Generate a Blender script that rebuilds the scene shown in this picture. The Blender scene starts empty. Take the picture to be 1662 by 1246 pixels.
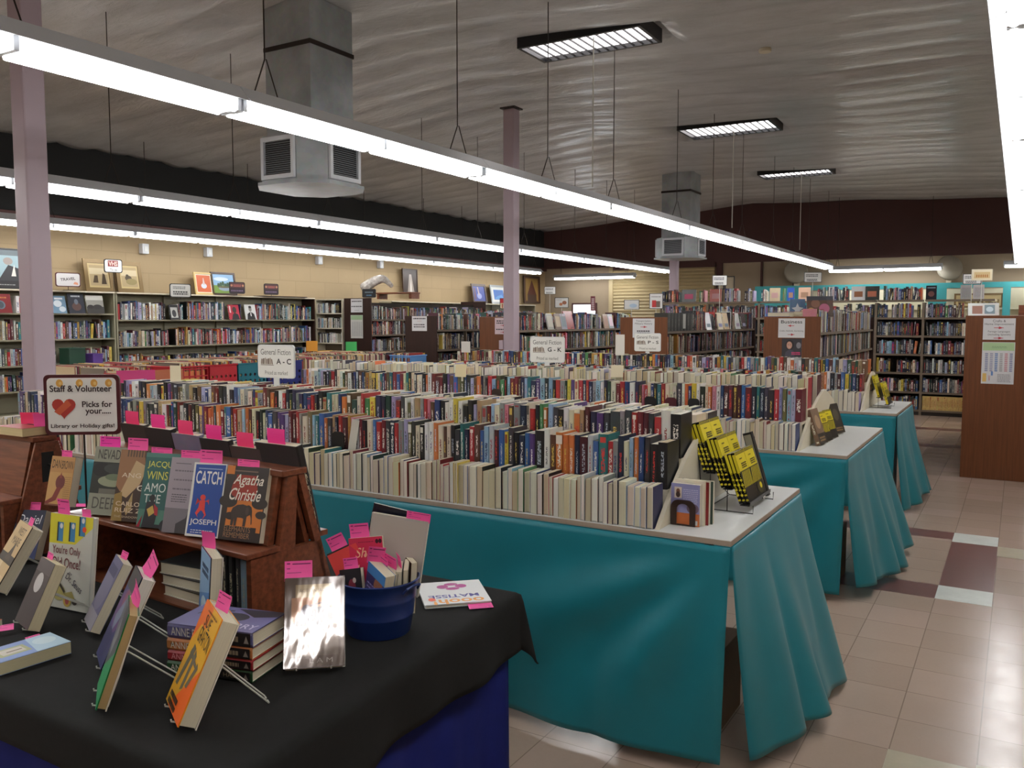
import bpy, bmesh, math, random
import numpy as np
from mathutils import Matrix, Vector
R = random.Random(7)
rad = math.radians
scene = bpy.context.scene
COL = scene.collection
# ------------------------------------------------------------------ camera, world, exposure
IMG_W, IMG_H, F_PX = 1662.0, 1246.0, 1380.0
CAM_H, PITCH, YAW = 1.70, 4.35, 30.8
cd = bpy.data.cameras.new('camera')
cam = bpy.data.objects.new('camera', cd)
COL.objects.link(cam)
cd.sensor_fit = 'HORIZONTAL'
cd.sensor_width = 36.0
cd.lens = F_PX / IMG_W * 36.0
cd.clip_start, cd.clip_end = 0.05, 200
cam.location = (0, 0, CAM_H)
cam.rotation_euler = (rad(90 - PITCH), 0, rad(YAW))
scene.camera = cam
scene.view_settings.view_transform = 'Standard'
scene.view_settings.look = 'None'
scene.view_settings.exposure = 0.25
scene.view_settings.gamma = 1.0
scene.view_settings.use_curve_mapping = False
scene.cycles.max_bounces = 8
scene.cycles.diffuse_bounces = 4
scene.cycles.glossy_bounces = 4
scene.cycles.sample_clamp_indirect = 6.0
world = bpy.data.worlds.new('world')
scene.world = world
world.use_nodes = True
world.node_tree.nodes['Background'].inputs[0].default_value = (0.6, 0.7, 0.85, 1)
world.node_tree.nodes['Background'].inputs[1].default_value = 0.6
TUBE_STRENGTH = 20.0
SKY_STRENGTH = 3.0

# ------------------------------------------------------------------ colours and materials
def lin(c):
    return tuple(((x / 255.0) / 12.92 if x / 255.0 <= 0.04045 else ((x / 255.0 + 0.055) / 1.055) ** 2.4) for x in c[:3])

class NT:
    def __init__(s, name):
        s.m = bpy.data.materials.new(name)
        s.m.use_nodes = True
        s.t = s.m.node_tree
        s.t.nodes.clear()
        s.out = s.n('ShaderNodeOutputMaterial')
        s.b = s.n('ShaderNodeBsdfPrincipled')
        s.t.links.new(s.b.outputs[0], s.out.inputs[0])
    def n(s, typ, **kw):
        nd = s.t.nodes.new(typ)
        for k, v in kw.items():
            setattr(nd, k, v)
        return nd
    def link(s, a, b):
        s.t.links.new(a, b)
    def val(s, sock, v):
        if isinstance(v, bpy.types.NodeSocket):
            s.link(v, sock)
        else:
            sock.default_value = v
    def math(s, op, a, b=0.0, c=0.0):
        nd = s.n('ShaderNodeMath', operation=op)
        s.val(nd.inputs[0], a); s.val(nd.inputs[1], b); s.val(nd.inputs[2], c)
        return nd.outputs[0]
    def mix(s, fac, a, b, mode='MIX'):
        nd = s.n('ShaderNodeMix', data_type='RGBA', blend_type=mode)
        s.val(nd.inputs[0], fac); s.val(nd.inputs[6], a); s.val(nd.inputs[7], b)
        return nd.outputs[2]
    def noise(s, scale, detail=2.0, vec=None, rough=0.5):
        nd = s.n('ShaderNodeTexNoise')
        nd.inputs['Scale'].default_value = scale
        nd.inputs['Detail'].default_value = detail
        nd.inputs['Roughness'].default_value = rough
        if vec is not None:
            s.link(vec, nd.inputs['Vector'])
        return nd
    def obj(s, scale=(1, 1, 1)):
        tc = s.n('ShaderNodeTexCoord'); mp = s.n('ShaderNodeMapping')
        mp.inputs['Scale'].default_value = scale
        s.link(tc.outputs['Object'], mp.inputs[0])
        return mp.outputs[0]
    def geo(s, scale=(1, 1, 1)):
        g = s.n('ShaderNodeNewGeometry'); mp = s.n('ShaderNodeMapping')
        mp.inputs['Scale'].default_value = scale
        s.link(g.outputs['Position'], mp.inputs[0])
        return mp.outputs[0]
    def ramp(s, fac, stops):
        nd = s.n('ShaderNodeValToRGB')
        el = nd.color_ramp.elements
        while len(el) < len(stops):
            el.new(0.5)
        for e, (p, c) in zip(el, stops):
            e.position = p; e.color = (*c, 1) if len(c) == 3 else c
        s.link(fac, nd.inputs[0])
        return nd.outputs[0]
    def bump(s, h, strength, dist=0.01):
        nd = s.n('ShaderNodeBump')
        nd.inputs['Strength'].default_value = strength
        nd.inputs['Distance'].default_value = dist
        s.link(h, nd.inputs['Height']); s.link(nd.outputs[0], s.b.inputs['Normal'])
        return nd.outputs[0]
    def base(s, c):
        s.val(s.b.inputs['Base Color'], (*c, 1) if not isinstance(c, bpy.types.NodeSocket) and len(c) == 3 else c)
    def set(s, rough=0.5, metal=0.0, spec=0.5, coat=0.0):
        s.b.inputs['Roughness'].default_value = rough
        s.b.inputs['Metallic'].default_value = metal
        s.b.inputs['Specular IOR Level'].default_value = spec
        s.b.inputs['Coat Weight'].default_value = coat
        return s.m

def plain(name, rgb, rough=0.5, metal=0.0, spec=0.5, var=0.08, scale=9.0, bump=0.0, coat=0.0):
    t = NT(name); c = lin(rgb)
    nz = t.noise(scale, 3.0, t.obj())
    t.base(t.mix(nz.outputs[0], (*[x * (1 - var) for x in c], 1), (*[min(1, x * (1 + var)) for x in c], 1)))
    if bump:
        t.bump(t.noise(scale * 12, 3.0, t.obj()).outputs[0], bump, 0.002)
    return t.set(rough, metal, spec, coat)

def emissive(name, rgb, strength):
    t = NT(name)
    t.base((0.8, 0.8, 0.8))
    t.b.inputs['Emission Color'].default_value = (*rgb, 1)
    t.b.inputs['Emission Strength'].default_value = strength
    return t.set(0.4)

def wood(name, dark, light, scale=(2, 30, 2), rough=0.4, coat=0.0):
    t = NT(name)
    nz = t.noise(2.2, 5.0, t.obj(scale), 0.6)
    t.base(t.ramp(nz.outputs[0], [(0.3, lin(dark)), (0.7, lin(light))]))
    t.bump(nz.outputs[0], 0.1, 0.002)
    return t.set(rough, 0, 0.4, coat)

def attr_mat(name, rough, spec=0.5, coat=0.0):
    t = NT(name)
    a = t.n('ShaderNodeAttribute', attribute_name='Col')
    t.base(a.outputs[0])
    return t.set(rough, 0, spec, coat)

def spine_mat(name, rough):
    """cover paper with abstract title marks that run along each spine"""
    t = NT(name)
    a = t.n('ShaderNodeAttribute', attribute_name='Col')
    b = t.n('ShaderNodeAttribute', attribute_name='Txt')
    uv = t.n('ShaderNodeUVMap', uv_map='UVMap')
    sp = t.n('ShaderNodeSeparateXYZ'); t.link(uv.outputs[0], sp.inputs[0])
    x, v = sp.outputs[0], sp.outputs[1]
    ident = t.math('FLOOR', x); fu = t.math('FRACT', x)
    wn = t.n('ShaderNodeTexWhiteNoise', noise_dimensions='1D'); t.link(ident, wn.inputs['W'])
    rs = t.n('ShaderNodeSeparateColor'); t.link(wn.outputs[1], rs.inputs[0])
    r, g, bl = rs.outputs[0], rs.outputs[1], rs.outputs[2]
    wn2 = t.n('ShaderNodeTexWhiteNoise', noise_dimensions='1D'); t.link(t.math('ADD', ident, 0.37), wn2.inputs['W'])
    r2 = t.n('ShaderNodeSeparateColor'); t.link(wn2.outputs[1], r2.inputs[0])
    halfw = t.math('MULTIPLY_ADD', r, 0.16, 0.17)
    inu = t.math('LESS_THAN', t.math('ABSOLUTE', t.math('SUBTRACT', fu, 0.5)), halfw)
    lo = t.math('MULTIPLY_ADD', g, 0.22, 0.12)
    hi = t.math('MULTIPLY_ADD', bl, 0.25, 0.62)
    inv = t.math('MULTIPLY', t.math('GREATER_THAN', v, lo), t.math('LESS_THAN', v, hi))
    cv = t.n('ShaderNodeCombineXYZ')
    t.link(t.math('FLOOR', t.math('MULTIPLY', fu, 9.0)), cv.inputs[0])
    t.link(t.math('FLOOR', t.math('MULTIPLY', v, t.math('MULTIPLY_ADD', r2.outputs[0], 30.0, 26.0))), cv.inputs[1])
    t.link(ident, cv.inputs[2])
    w3 = t.n('ShaderNodeTexWhiteNoise', noise_dimensions='3D'); t.link(cv.outputs[0], w3.inputs[0])
    glyph = t.math('MULTIPLY', t.math('MULTIPLY', inu, inv), t.math('GREATER_THAN', w3.outputs[0], 0.45))
    band = t.math('MULTIPLY', t.math('GREATER_THAN', r2.outputs[1], 0.86),
                  t.math('MULTIPLY', t.math('GREATER_THAN', v, t.math('SUBTRACT', 0.97, t.math('MULTIPLY', r2.outputs[2], 0.3))), t.math('LESS_THAN', v, 0.94)))
    low = t.math('MULTIPLY', t.math('LESS_THAN', t.math('ABSOLUTE', t.math('SUBTRACT', v, 0.07)), 0.022),
                 t.math('LESS_THAN', t.math('ABSOLUTE', t.math('SUBTRACT', fu, 0.5)), 0.25))
    m = t.math('MAXIMUM', t.math('MAXIMUM', glyph, band), t.math('MULTIPLY', low, t.math('GREATER_THAN', r2.outputs[0], 0.4)))
    m = t.math('MULTIPLY', m, t.math('GREATER_THAN', x, 0.0))
    nz = t.noise(30.0, 2.0, t.geo())
    c = t.mix(t.math('MULTIPLY', m, 0.9), a.outputs[0], b.outputs[0])
    t.base(t.mix(0.25, c, nz.outputs[1], 'SOFT_LIGHT'))
    return t.set(rough, 0, 0.5)

def paper_mat(name):
    t = NT(name)
    a = t.n('ShaderNodeAttribute', attribute_name='Col')
    uv = t.n('ShaderNodeUVMap', uv_map='UVMap')
    mp = t.n('ShaderNodeMapping'); mp.inputs['Scale'].default_value = (34, 0.6, 1)
    t.link(uv.outputs[0], mp.inputs[0])
    nz = t.noise(1.0, 4.0, mp.outputs[0], 0.7)
    s = t.math('MULTIPLY_ADD', nz.outputs[0], 0.5, 0.72)
    t.base(t.mix(1.0, a.outputs[0], s, 'MULTIPLY'))
    return t.set(0.75, 0, 0.25)

M = {}
M['cover'] = spine_mat('book_cover', 0.42)
M['gloss_cover'] = spine_mat('glossy_cover', 0.22)
M['paper'] = paper_mat('page_edges')
M['print'] = attr_mat('printed_ink', 0.4)
M['card'] = attr_mat('coloured_card', 0.6)
M['tube'] = emissive('fluorescent_tube', (1.0, 0.985, 0.965), TUBE_STRENGTH)
M['skyglass'] = emissive('bright_skylight_glass', (1.0, 0.95, 0.96), SKY_STRENGTH)
M['daylight'] = emissive('daylight_glass', (0.85, 0.93, 1.0), 3.0)
M['white_enamel'] = plain('white_enamel', (206, 210, 216), 0.35, var=0.03)
M['grey_metal'] = plain('grey_housing', (120, 124, 130), 0.4, 0.2, var=0.05)
M['wire'] = plain('dark_wire', (52, 44, 40), 0.5, 0.5)
M['white_wire'] = plain('white_coated_wire', (200, 200, 190), 0.4)
M['black_wire'] = plain('black_coated_wire', (22, 22, 24), 0.4)
M['lavender'] = plain('lavender_column_paint', (166, 149, 158), 0.55, var=0.04, scale=3)
M['unlit_dark'] = plain('unlit_upper_wall', (24, 25, 25), 0.8, var=0.2, scale=2)  # near-black upper wall; the unlit zone above the fixtures is put into the colour
M['maroon_paint'] = plain('maroon_wall_paint', (74, 46, 44), 0.8, var=0.1, scale=2)
M['shelf_metal'] = plain('olive_grey_shelf', (140, 135, 112), 0.5, var=0.06)
M['brown_metal'] = plain('brown_grey_shelf', (112, 98, 82), 0.5, var=0.08)
M['dark_back'] = plain('dark_shelf_back', (46, 38, 32), 0.7, var=0.1)
M['panel_wood'] = wood('brown_end_panel', (96, 54, 27), (116, 68, 36), (30, 30, 1.2), 0.45)
M['panel_dark'] = wood('dark_end_panel', (40, 22, 16), (54, 30, 22), (30, 30, 1.2), 0.5)
M['rack_wood'] = wood('reddish_rack_wood', (92, 48, 30), (138, 78, 50), (2, 24, 24), 0.38, 0.15)
M['cream_ply'] = plain('cream_painted_board', (214, 206, 184), 0.5, var=0.05)
M['laminate'] = plain('white_laminate', (222, 224, 222), 0.3, var=0.03)
M['edge_band'] = plain('tabletop_edge', (164, 148, 132), 0.5)
M['black_cloth'] = plain('black_tablecloth', (30, 30, 29), 0.85, spec=0.2, var=0.15, scale=60, bump=0.15)
M['blue_cloth'] = plain('royal_blue_cloth', (22, 32, 104), 0.8, spec=0.2, var=0.1, scale=30)
M['cardboard'] = plain('brown_cardboard', (120, 92, 66), 0.8)
M['black_plastic'] = plain('black_plastic', (20, 20, 22), 0.35)
M['dark_wood'] = plain('dark_bookend', (52, 34, 28), 0.4)
M['maroon_plastic'] = plain('maroon_plastic', (78, 24, 34), 0.35)
M['white_plastic'] = plain('white_plastic', (225, 228, 228), 0.35, var=0.02)
M['bucket'] = plain('navy_enamel', (26, 48, 104), 0.32, var=0.05)
M['aqua'] = plain('aqua_paint', (62, 160, 164), 0.6)
M['cream_light'] = plain('pale_cream_as_lit', (216, 210, 184), 0.6)  # lightened cream stands in for light inside the recess, no lamp there
M['gilt'] = plain('gilt_frame', (120, 98, 62), 0.4, 0.3)
M['brown_frame'] = plain('dark_brown_frame', (62, 42, 30), 0.4)
M['galv'] = None

def teal_cloth():
    t = NT('teal_cloth'); c = lin((20, 122, 136))
    w = t.noise(420.0, 1.0, t.obj((1, 1, 0.15)))
    nz = t.noise(6.0, 3.0, t.obj())
    t.base(t.mix(nz.outputs[0], (*[x * 0.86 for x in c], 1), (*[x * 1.1 for x in c], 1)))
    t.bump(w.outputs[0], 0.08, 0.001)
    t.b.inputs['Sheen Weight'].default_value = 0.1
    return t.set(0.42, 0, 0.4)
M['teal'] = teal_cloth()

def galvanised():
    t = NT('galvanised_steel')
    v = t.n('ShaderNodeTexVoronoi'); v.inputs['Scale'].default_value = 22
    t.link(t.obj(), v.inputs['Vector'])
    nz = t.noise(3.0, 4.0, t.obj())
    c = t.ramp(nz.outputs[0], [(0.3, lin((140, 146, 150))), (0.7, lin((172, 178, 182)))])
    t.base(t.mix(0.08, c, v.outputs['Color'], 'SOFT_LIGHT'))
    return t.set(0.4, 0.2, 0.6)
M['galv'] = galvanised()

def floor_mat():
    t = NT('vinyl_tiles')
    g = t.n('ShaderNodeNewGeometry'); s = t.n('ShaderNodeSeparateXYZ'); t.link(g.outputs[0], s.inputs[0])
    S = 0.3055
    X = t.math('DIVIDE', t.math('ADD', s.outputs[0], 0.0763), S)
    Y = t.math('DIVIDE', t.math('ADD', s.outputs[1], -3.56 + 30 * S), S)
    ix, iy = t.math('FLOOR', X), t.math('FLOOR', Y)
    fx, fy = t.math('FRACT', X), t.math('FRACT', Y)
    cv = t.n('ShaderNodeCombineXYZ'); t.link(ix, cv.inputs[0]); t.link(iy, cv.inputs[1])
    w = t.n('ShaderNodeTexWhiteNoise', noise_dimensions='2D'); t.link(cv.outputs[0], w.inputs[0])
    nz = t.noise(7.0, 5.0, t.geo(), 0.6)
    nz2 = t.noise(60.0, 3.0, t.geo(), 0.7)
    c = t.ramp(w.outputs[0], [(0.0, lin((164, 142, 126))), (0.6, lin((172, 150, 134))), (0.95, lin((178, 154, 140)))])
    c = t.mix(t.math('MULTIPLY', nz.outputs[0], 0.25), c, (*lin((140, 118, 102)), 1))
    c = t.mix(t.math('MULTIPLY', nz2.outputs[0], 0.14), c, (*lin((206, 190, 174)), 1))
    joint = t.math('MINIMUM', t.math('MINIMUM', fx, t.math('SUBTRACT', 1.0, fx)), t.math('MINIMUM', fy, t.math('SUBTRACT', 1.0, fy)))
    j = t.math('LESS_THAN', joint, 0.008)
    c = t.mix(t.math('MULTIPLY', j, 0.5), c, (*lin((84, 66, 54)), 1))
    t.base(c)
    t.b.inputs['Roughness'].default_value = 0.3
    t.link(t.math('MULTIPLY_ADD', nz.outputs[0], 0.2, 0.12), t.b.inputs['Roughness'])
    t.bump(t.noise(4.0, 2.0, t.geo()).outputs[0], 0.12, 0.01)
    m = t.set(0.27, 0, 0.5)
    return m
M['floor'] = floor_mat()
def accent(name, rgb):
    t = NT(name); c = lin(rgb)
    nz = t.noise(9.0, 5.0, t.geo(), 0.7)
    t.base(t.mix(nz.outputs[0], (*[x * 0.8 for x in c], 1), (*[min(1, x * 1.15) for x in c], 1)))
    return t.set(0.28)
M['tile_white'] = accent('white_vinyl', (224, 230, 224))
M['tile_maroon'] = accent('maroon_vinyl', (108, 70, 66))

def block_wall(name, rgb):
    t = NT(name); c = lin(rgb)
    g = t.n('ShaderNodeNewGeometry'); s = t.n('ShaderNodeSeparateXYZ'); t.link(g.outputs[0], s.inputs[0])
    cv = t.n('ShaderNodeCombineXYZ')
    t.link(t.math('ADD', s.outputs[0], s.outputs[1]), cv.inputs[0]); t.link(s.outputs[2], cv.inputs[1])
    br = t.n('ShaderNodeTexBrick')
    br.inputs['Scale'].default_value = 1.0
    br.inputs['Brick Width'].default_value = 0.81
    br.inputs['Row Height'].default_value = 0.305
    br.inputs['Mortar Size'].default_value = 0.008
    br.inputs['Color1'].default_value = (*c, 1)
    br.inputs['Color2'].default_value = (*[x * 0.95 for x in c], 1)
    br.inputs['Mortar'].default_value = (*[x * 0.84 for x in c], 1)
    t.link(cv.outputs[0], br.inputs['Vector'])
    nz = t.noise(2.0, 4.0, t.geo())
    t.base(t.mix(0.12, br.outputs[0], nz.outputs[0], 'MULTIPLY'))
    t.bump(t.noise(25.0, 3.0, t.geo()).outputs[0], 0.12, 0.01)
    return t.set(0.7, 0, 0.3)
M['cream_wall'] = block_wall('cream_block_wall', (170, 149, 116))

def ceiling_mat():
    t = NT('white_insulation_film')
    nz = t.noise(1.2, 6.0, t.geo((1, 3.0, 1)), 0.62)
    n2 = t.noise(5.0, 5.0, t.geo((0.5, 1.6, 1)), 0.62)
    n2.inputs['Distortion'].default_value = 1.2
    c = t.ramp(nz.outputs[0], [(0.3, lin((174, 175, 177))), (0.7, lin((202, 203, 206)))])
    t.base(c)
    t.bump(t.math('ADD', n2.outputs[0], t.math('MULTIPLY', nz.outputs[0], 1.0)), 0.55, 0.05)
    t.b.inputs['Coat Weight'].default_value = 0.35
    t.b.inputs['Coat Roughness'].default_value = 0.18
    m_ = t.set(0.4, 0, 0.6); t.b.inputs['Coat Weight'].default_value = 0.35; return m_
M['ceiling'] = ceiling_mat()

# ------------------------------------------------------------------ mesh helpers
class MB:
    def __init__(s):
        s.v, s.f, s.m, s.c, s.t, s.uv = [], [], [], [], [], []
    def face(s, idx, mat=0, col=(1, 1, 1), txt=(1, 1, 1), uv=None):
        s.f.append(idx); s.m.append(mat); s.c.append(col); s.t.append(txt); s.uv.append(uv)
    def add(s, verts, faces, mat=0, col=(1, 1, 1), M4=None):
        o = len(s.v)
        if M4 is not None:
            verts = [tuple(M4 @ Vector(p)) for p in verts]
        s.v += [tuple(p) for p in verts]
        for f in faces:
            s.face([i + o for i in f], mat, col)
        return o
    def box(s, lo, hi, mat=0, col=(1, 1, 1), M4=None):
        x0, y0, z0 = lo; x1, y1, z1 = hi
        vs = [(x0, y0, z0), (x1, y0, z0), (x1, y1, z0), (x0, y1, z0), (x0, y0, z1), (x1, y0, z1), (x1, y1, z1), (x0, y1, z1)]
        return s.add(vs, [(0, 3, 2, 1), (4, 5, 6, 7), (0, 1, 5, 4), (1, 2, 6, 5), (2, 3, 7, 6), (3, 0, 4, 7)], mat, col, M4)
    def prism(s, poly, a, b, axis='x', mat=0, col=(1, 1, 1), M4=None):
        """extrude a 2D polygon (counter-clockwise) along an axis from a to b"""
        n = len(poly)
        def P(p, t):
            return {'x': (t, p[0], p[1]), 'y': (p[0], t, p[1]), 'z': (p[0], p[1], t)}[axis]
        vs = [P(p, a) for p in poly] + [P(p, b) for p in poly]
        fs = [tuple(range(n))[::-1], tuple(range(n, 2 * n))] + [(i, (i + 1) % n, n + (i + 1) % n, n + i) for i in range(n)]
        return s.add(vs, fs, mat, col, M4)
    def tube(s, pts, r, n=6, mat=0, col=(1, 1, 1), closed=False, M4=None):
        pts = [Vector(p) for p in pts]
        rings = []
        N = len(pts)
        up = None
        for i, p in enumerate(pts):
            a = pts[(i - 1) % N] if (i > 0 or closed) else pts[i]
            b = pts[(i + 1) % N] if (i < N - 1 or closed) else pts[i]
            d = (b - a).normalized()
            if up is None:
                up = d.orthogonal().normalized()
            up = (up - d * up.dot(d))
            up = up.normalized() if up.length > 1e-6 else d.orthogonal().normalized()
            w = d.cross(up)
            rr = r[i] if isinstance(r, (list, tuple)) else r
            rings.append([p + (up * math.cos(2 * math.pi * k / n) + w * math.sin(2 * math.pi * k / n)) * rr for k in range(n)])
        vs = [q for ring in rings for q in ring]
        fs = []
        for i in range(N if closed else N - 1):
            j = (i + 1) % N
            for k in range(n):
                fs.append((i * n + k, i * n + (k + 1) % n, j * n + (k + 1) % n, j * n + k))
        if not closed:
            fs.append(tuple(range(n))[::-1]); fs.append(tuple(range((N - 1) * n, N * n)))
        return s.add(vs, fs, mat, col, M4)
    def lathe(s, prof, n=32, center=(0, 0, 0), mat=0, col=(1, 1, 1), sx=1, sy=1):
        vs = []
        for r, z in prof:
            for k in range(n):
                a = 2 * math.pi * k / n
                vs.append((center[0] + r * math.cos(a) * sx, center[1] + r * math.sin(a) * sy, center[2] + z))
        fs = []
        for i in range(len(prof) - 1):
            for k in range(n):
                fs.append((i * n + k, i * n + (k + 1) % n, (i + 1) * n + (k + 1) % n, (i + 1) * n + k))
        fs.append(tuple(range(n))[::-1]); fs.append(tuple(range((len(prof) - 1) * n, len(prof) * n)))
        return s.add(vs, fs, mat, col)
    def grid(s, nu, nv, fn, mat=0, col=(1, 1, 1)):
        vs = [fn(i / nu, j / nv) for j in range(nv + 1) for i in range(nu + 1)]
        fs = [(j * (nu + 1) + i, j * (nu + 1) + i + 1, (j + 1) * (nu + 1) + i + 1, (j + 1) * (nu + 1) + i) for j in range(nv) for i in range(nu)]
        return s.add(vs, fs, mat, col)
    def mesh(s, name, mats, smooth=False, attrs=False):
        me = bpy.data.meshes.new(name)
        me.from_pydata(s.v, [], s.f)
        for m in mats:
            me.materials.append(m)
        nf = len(s.f)
        me.polygons.foreach_set('material_index', np.array(s.m, dtype=np.int32))
        if smooth:
            me.polygons.foreach_set('use_smooth', np.ones(nf, dtype=bool))
        if attrs:
            cnt = np.array([len(f) for f in s.f])
            for nm, src in (('Col', s.c), ('Txt', s.t)):
                a = me.color_attributes.new(nm, 'FLOAT_COLOR', 'CORNER')
                arr = np.ones((nf, 4), dtype=np.float32); arr[:, :3] = np.array(src, dtype=np.float32)
                a.data.foreach_set('color', np.repeat(arr, cnt, axis=0).ravel())
            uvl = me.uv_layers.new(name='UVMap')
            flat = []
            for f, u in zip(s.f, s.uv):
                if u is None:
                    flat += [-1.0, -1.0] * len(f)
                else:
                    for q in u:
                        flat += [q[0], q[1]]
            uvl.data.foreach_set('uv', np.array(flat, dtype=np.float32))
        me.update()
        return me
    def build(s, name, mats, parent=None, smooth=False, attrs=False, M4=None):
        if not isinstance(mats, (list, tuple)):
            mats = [mats]
        o = bpy.data.objects.new(name, s.mesh(name, mats, smooth, attrs))
        COL.objects.link(o)
        if parent is not None:
            o.parent = parent
        if M4 is not None:
            o.matrix_local = M4
        return o

def tag(o, label, cat, group=None, kind=None):
    o['label'] = label
    o['category'] = cat
    if group: o['group'] = group
    if kind: o['kind'] = kind
    return o
def thing(name, label, cat, loc=(0, 0, 0), rz=0.0, group=None, M4=None):
    o = bpy.data.objects.new(name, None)
    COL.objects.link(o)
    o.empty_display_size = 0.1
    if M4 is not None:
        o.matrix_world = M4
    else:
        o.location = loc; o.rotation_euler = (0, 0, rz)
    return tag(o, label, cat, group)
def struct(o, label=None):
    o['kind'] = 'structure'
    if label: o['label'] = label
    return o
def shade_auto(o, ang=40):
    for p in o.data.polygons:
        p.use_smooth = True
    me = o.data
    bm = bmesh.new(); bm.from_mesh(me)
    for e in bm.edges:
        if len(e.link_faces) == 2 and e.calc_face_angle(0) > rad(ang):
            e.smooth = False
    bm.to_mesh(me); bm.free()
    return o
def bevel(o, w, seg=2):
    m = o.modifiers.new('bevel', 'BEVEL'); m.width = w; m.segments = seg; m.limit_method = 'ANGLE'; m.angle_limit = rad(40)
    return o
def ordinal(n):
    return f"{n}{'th' if 10 <= n % 100 <= 20 else {1: 'st', 2: 'nd', 3: 'rd'}.get(n % 10, 'th')}"
def Tm(x, y, z): return Matrix.Translation((x, y, z))
def Rz(a): return Matrix.Rotation(a, 4, 'Z')
def Rx(a): return Matrix.Rotation(a, 4, 'X')
def Ry(a): return Matrix.Rotation(a, 4, 'Y')

# text ------------------------------------------------------------------------------------
_TXT = {}
def text_mesh(s, bold=0.0, shear=0.0):
    key = (s, bold, shear)
    if key not in _TXT:
        cu = bpy.data.curves.new('txt', 'FONT')
        cu.body = s; cu.size = 1.0; cu.offset = bold; cu.shear = shear; cu.resolution_u = 3
        ob = bpy.data.objects.new('txt', cu)
        me = bpy.data.meshes.new_from_object(ob)
        vs = [(v.co.x, v.co.y) for v in me.vertices]
        fs = [tuple(p.vertices) for p in me.polygons]
        bpy.data.objects.remove(ob); bpy.data.curves.remove(cu); bpy.data.meshes.remove(me)
        x0 = min(v[0] for v in vs); x1 = max(v[0] for v in vs); y0 = min(v[1] for v in vs); y1 = max(v[1] for v in vs)
        _TXT[key] = ([((x - x0) / (x1 - x0), (y - y0) / (y1 - y0)) for x, y in vs], fs, (x1 - x0) / (y1 - y0))
    return _TXT[key]

class Art:
    """flat printed artwork on one plane: origin lower-left, u right, v up, metres; layers lift by 0.15 mm"""
    def __init__(s):
        s.b = MB(); s.k = 0
    def poly(s, pts, rgb):
        s.k += 1
        z = -0.00025 - 0.00012 * s.k
        area = sum(pts[i][0] * pts[(i + 1) % len(pts)][1] - pts[(i + 1) % len(pts)][0] * pts[i][1] for i in range(len(pts)))
        if area < 0: pts = pts[::-1]
        s.b.add([(p[0], z, p[1]) for p in pts], [tuple(range(len(pts)))], 0, lin(rgb))
        return s
    def rect(s, x, y, w, h, rgb):
        return s.poly([(x, y), (x + w, y), (x + w, y + h), (x, y + h)], rgb)
    def disc(s, x, y, rx, ry, rgb, n=18, rot=0.0):
        c, q = math.cos(rot), math.sin(rot)
        P = []
        for k in range(n):
            a = 2 * math.pi * k / n
            px, py = rx * math.cos(a), ry * math.sin(a)
            P.append((x + px * c - py * q, y + px * q + py * c))
        return s.poly(P, rgb)
    def text(s, t, x, y, w, h, rgb, bold=0.0, shear=0.0, rot=0.0):
        s.k += 1
        z = -0.00025 - 0.00012 * s.k
        vs, fs, asp = text_mesh(t, bold, shear)
        if w is None: w = h * asp
        c, q = math.cos(rot), math.sin(rot)
        s.b.add([(x + a * w * c - b_ * h * q, z, y + a * w * q + b_ * h * c) for a, b_ in vs], fs, 0, lin(rgb))
        return s
    def lines(s, x, y, w, h, n, rgb, seed=0, thick=0.35):
        """rows of small unreadable print"""
        r = random.Random(seed)
        for i in range(n):
            yy = y + h - (i + 1) * h / n
            xx = x
            while xx < x + w * 0.96:
                ww = min(r.uniform(0.05, 0.16) * w, x + w - xx)
                s.k += 0
                s.b.add([(xx, -0.00028 - 0.00012 * (s.k + 1), yy), (xx + ww, -0.00028 - 0.00012 * (s.k + 1), yy), (xx + ww, -0.00028 - 0.00012 * (s.k + 1), yy + h / n * thick), (xx, -0.00028 - 0.00012 * (s.k + 1), yy + h / n * thick)], [(0, 1, 2, 3)], 0, lin(rgb))
                xx += ww + 0.03 * w
        s.k += 1
        return s
    def build(s, parent, M4=None, name='cover_print'):
        if not s.b.f: return None
        return s.b.build(name, [M['print']], parent, attrs=True, M4=M4)

# ------------------------------------------------------------------ books
PAL = [('black', (24, 24, 26), 13), ('charcoal', (52, 54, 58), 8), ('navy', (28, 36, 66), 10), ('dark blue', (34, 56, 112), 6), ('blue', (52, 94, 160), 6),
       ('pale blue', (138, 172, 200), 5), ('teal', (34, 108, 112), 3), ('dark green', (28, 62, 46), 4), ('green', (58, 122, 70), 2), ('olive', (96, 94, 56), 3),
       ('yellow', (216, 192, 62), 3), ('mustard', (178, 132, 50), 2), ('orange', (206, 106, 44), 4), ('red', (176, 36, 38), 7), ('dark red', (116, 28, 34), 6),
       ('maroon', (78, 28, 36), 5), ('pink', (200, 110, 130), 2), ('purple', (84, 54, 112), 4), ('lavender', (150, 144, 186), 3), ('white', (222, 222, 216), 12),
       ('cream', (214, 204, 174), 9), ('grey', (132, 134, 132), 5), ('silver grey', (176, 180, 182), 4), ('brown', (92, 62, 42), 6), ('tan', (170, 138, 98), 4)]
PALD = {n: c for n, c, w in PAL}
PN = [n for n, c, w in PAL]; PWT = [w for n, c, w in PAL]
LIGHT = {'white', 'cream', 'yellow', 'pale blue', 'silver grey', 'lavender', 'tan', 'pink', 'mustard', 'grey'}
def jitter(c, r, a=14):
    d = r.uniform(-a, a)
    return tuple(max(4, min(250, x + d + r.uniform(-a / 2, a / 2))) for x in c)
def txt_for(n, r):
    if n in LIGHT:
        return r.choice([(30, 30, 34), (120, 24, 28), (28, 44, 96), (60, 60, 60), (150, 40, 40)])
    return r.choice([(232, 228, 214), (232, 228, 214), (220, 190, 90), (210, 60, 50), (240, 236, 226), (180, 190, 200)])
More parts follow.
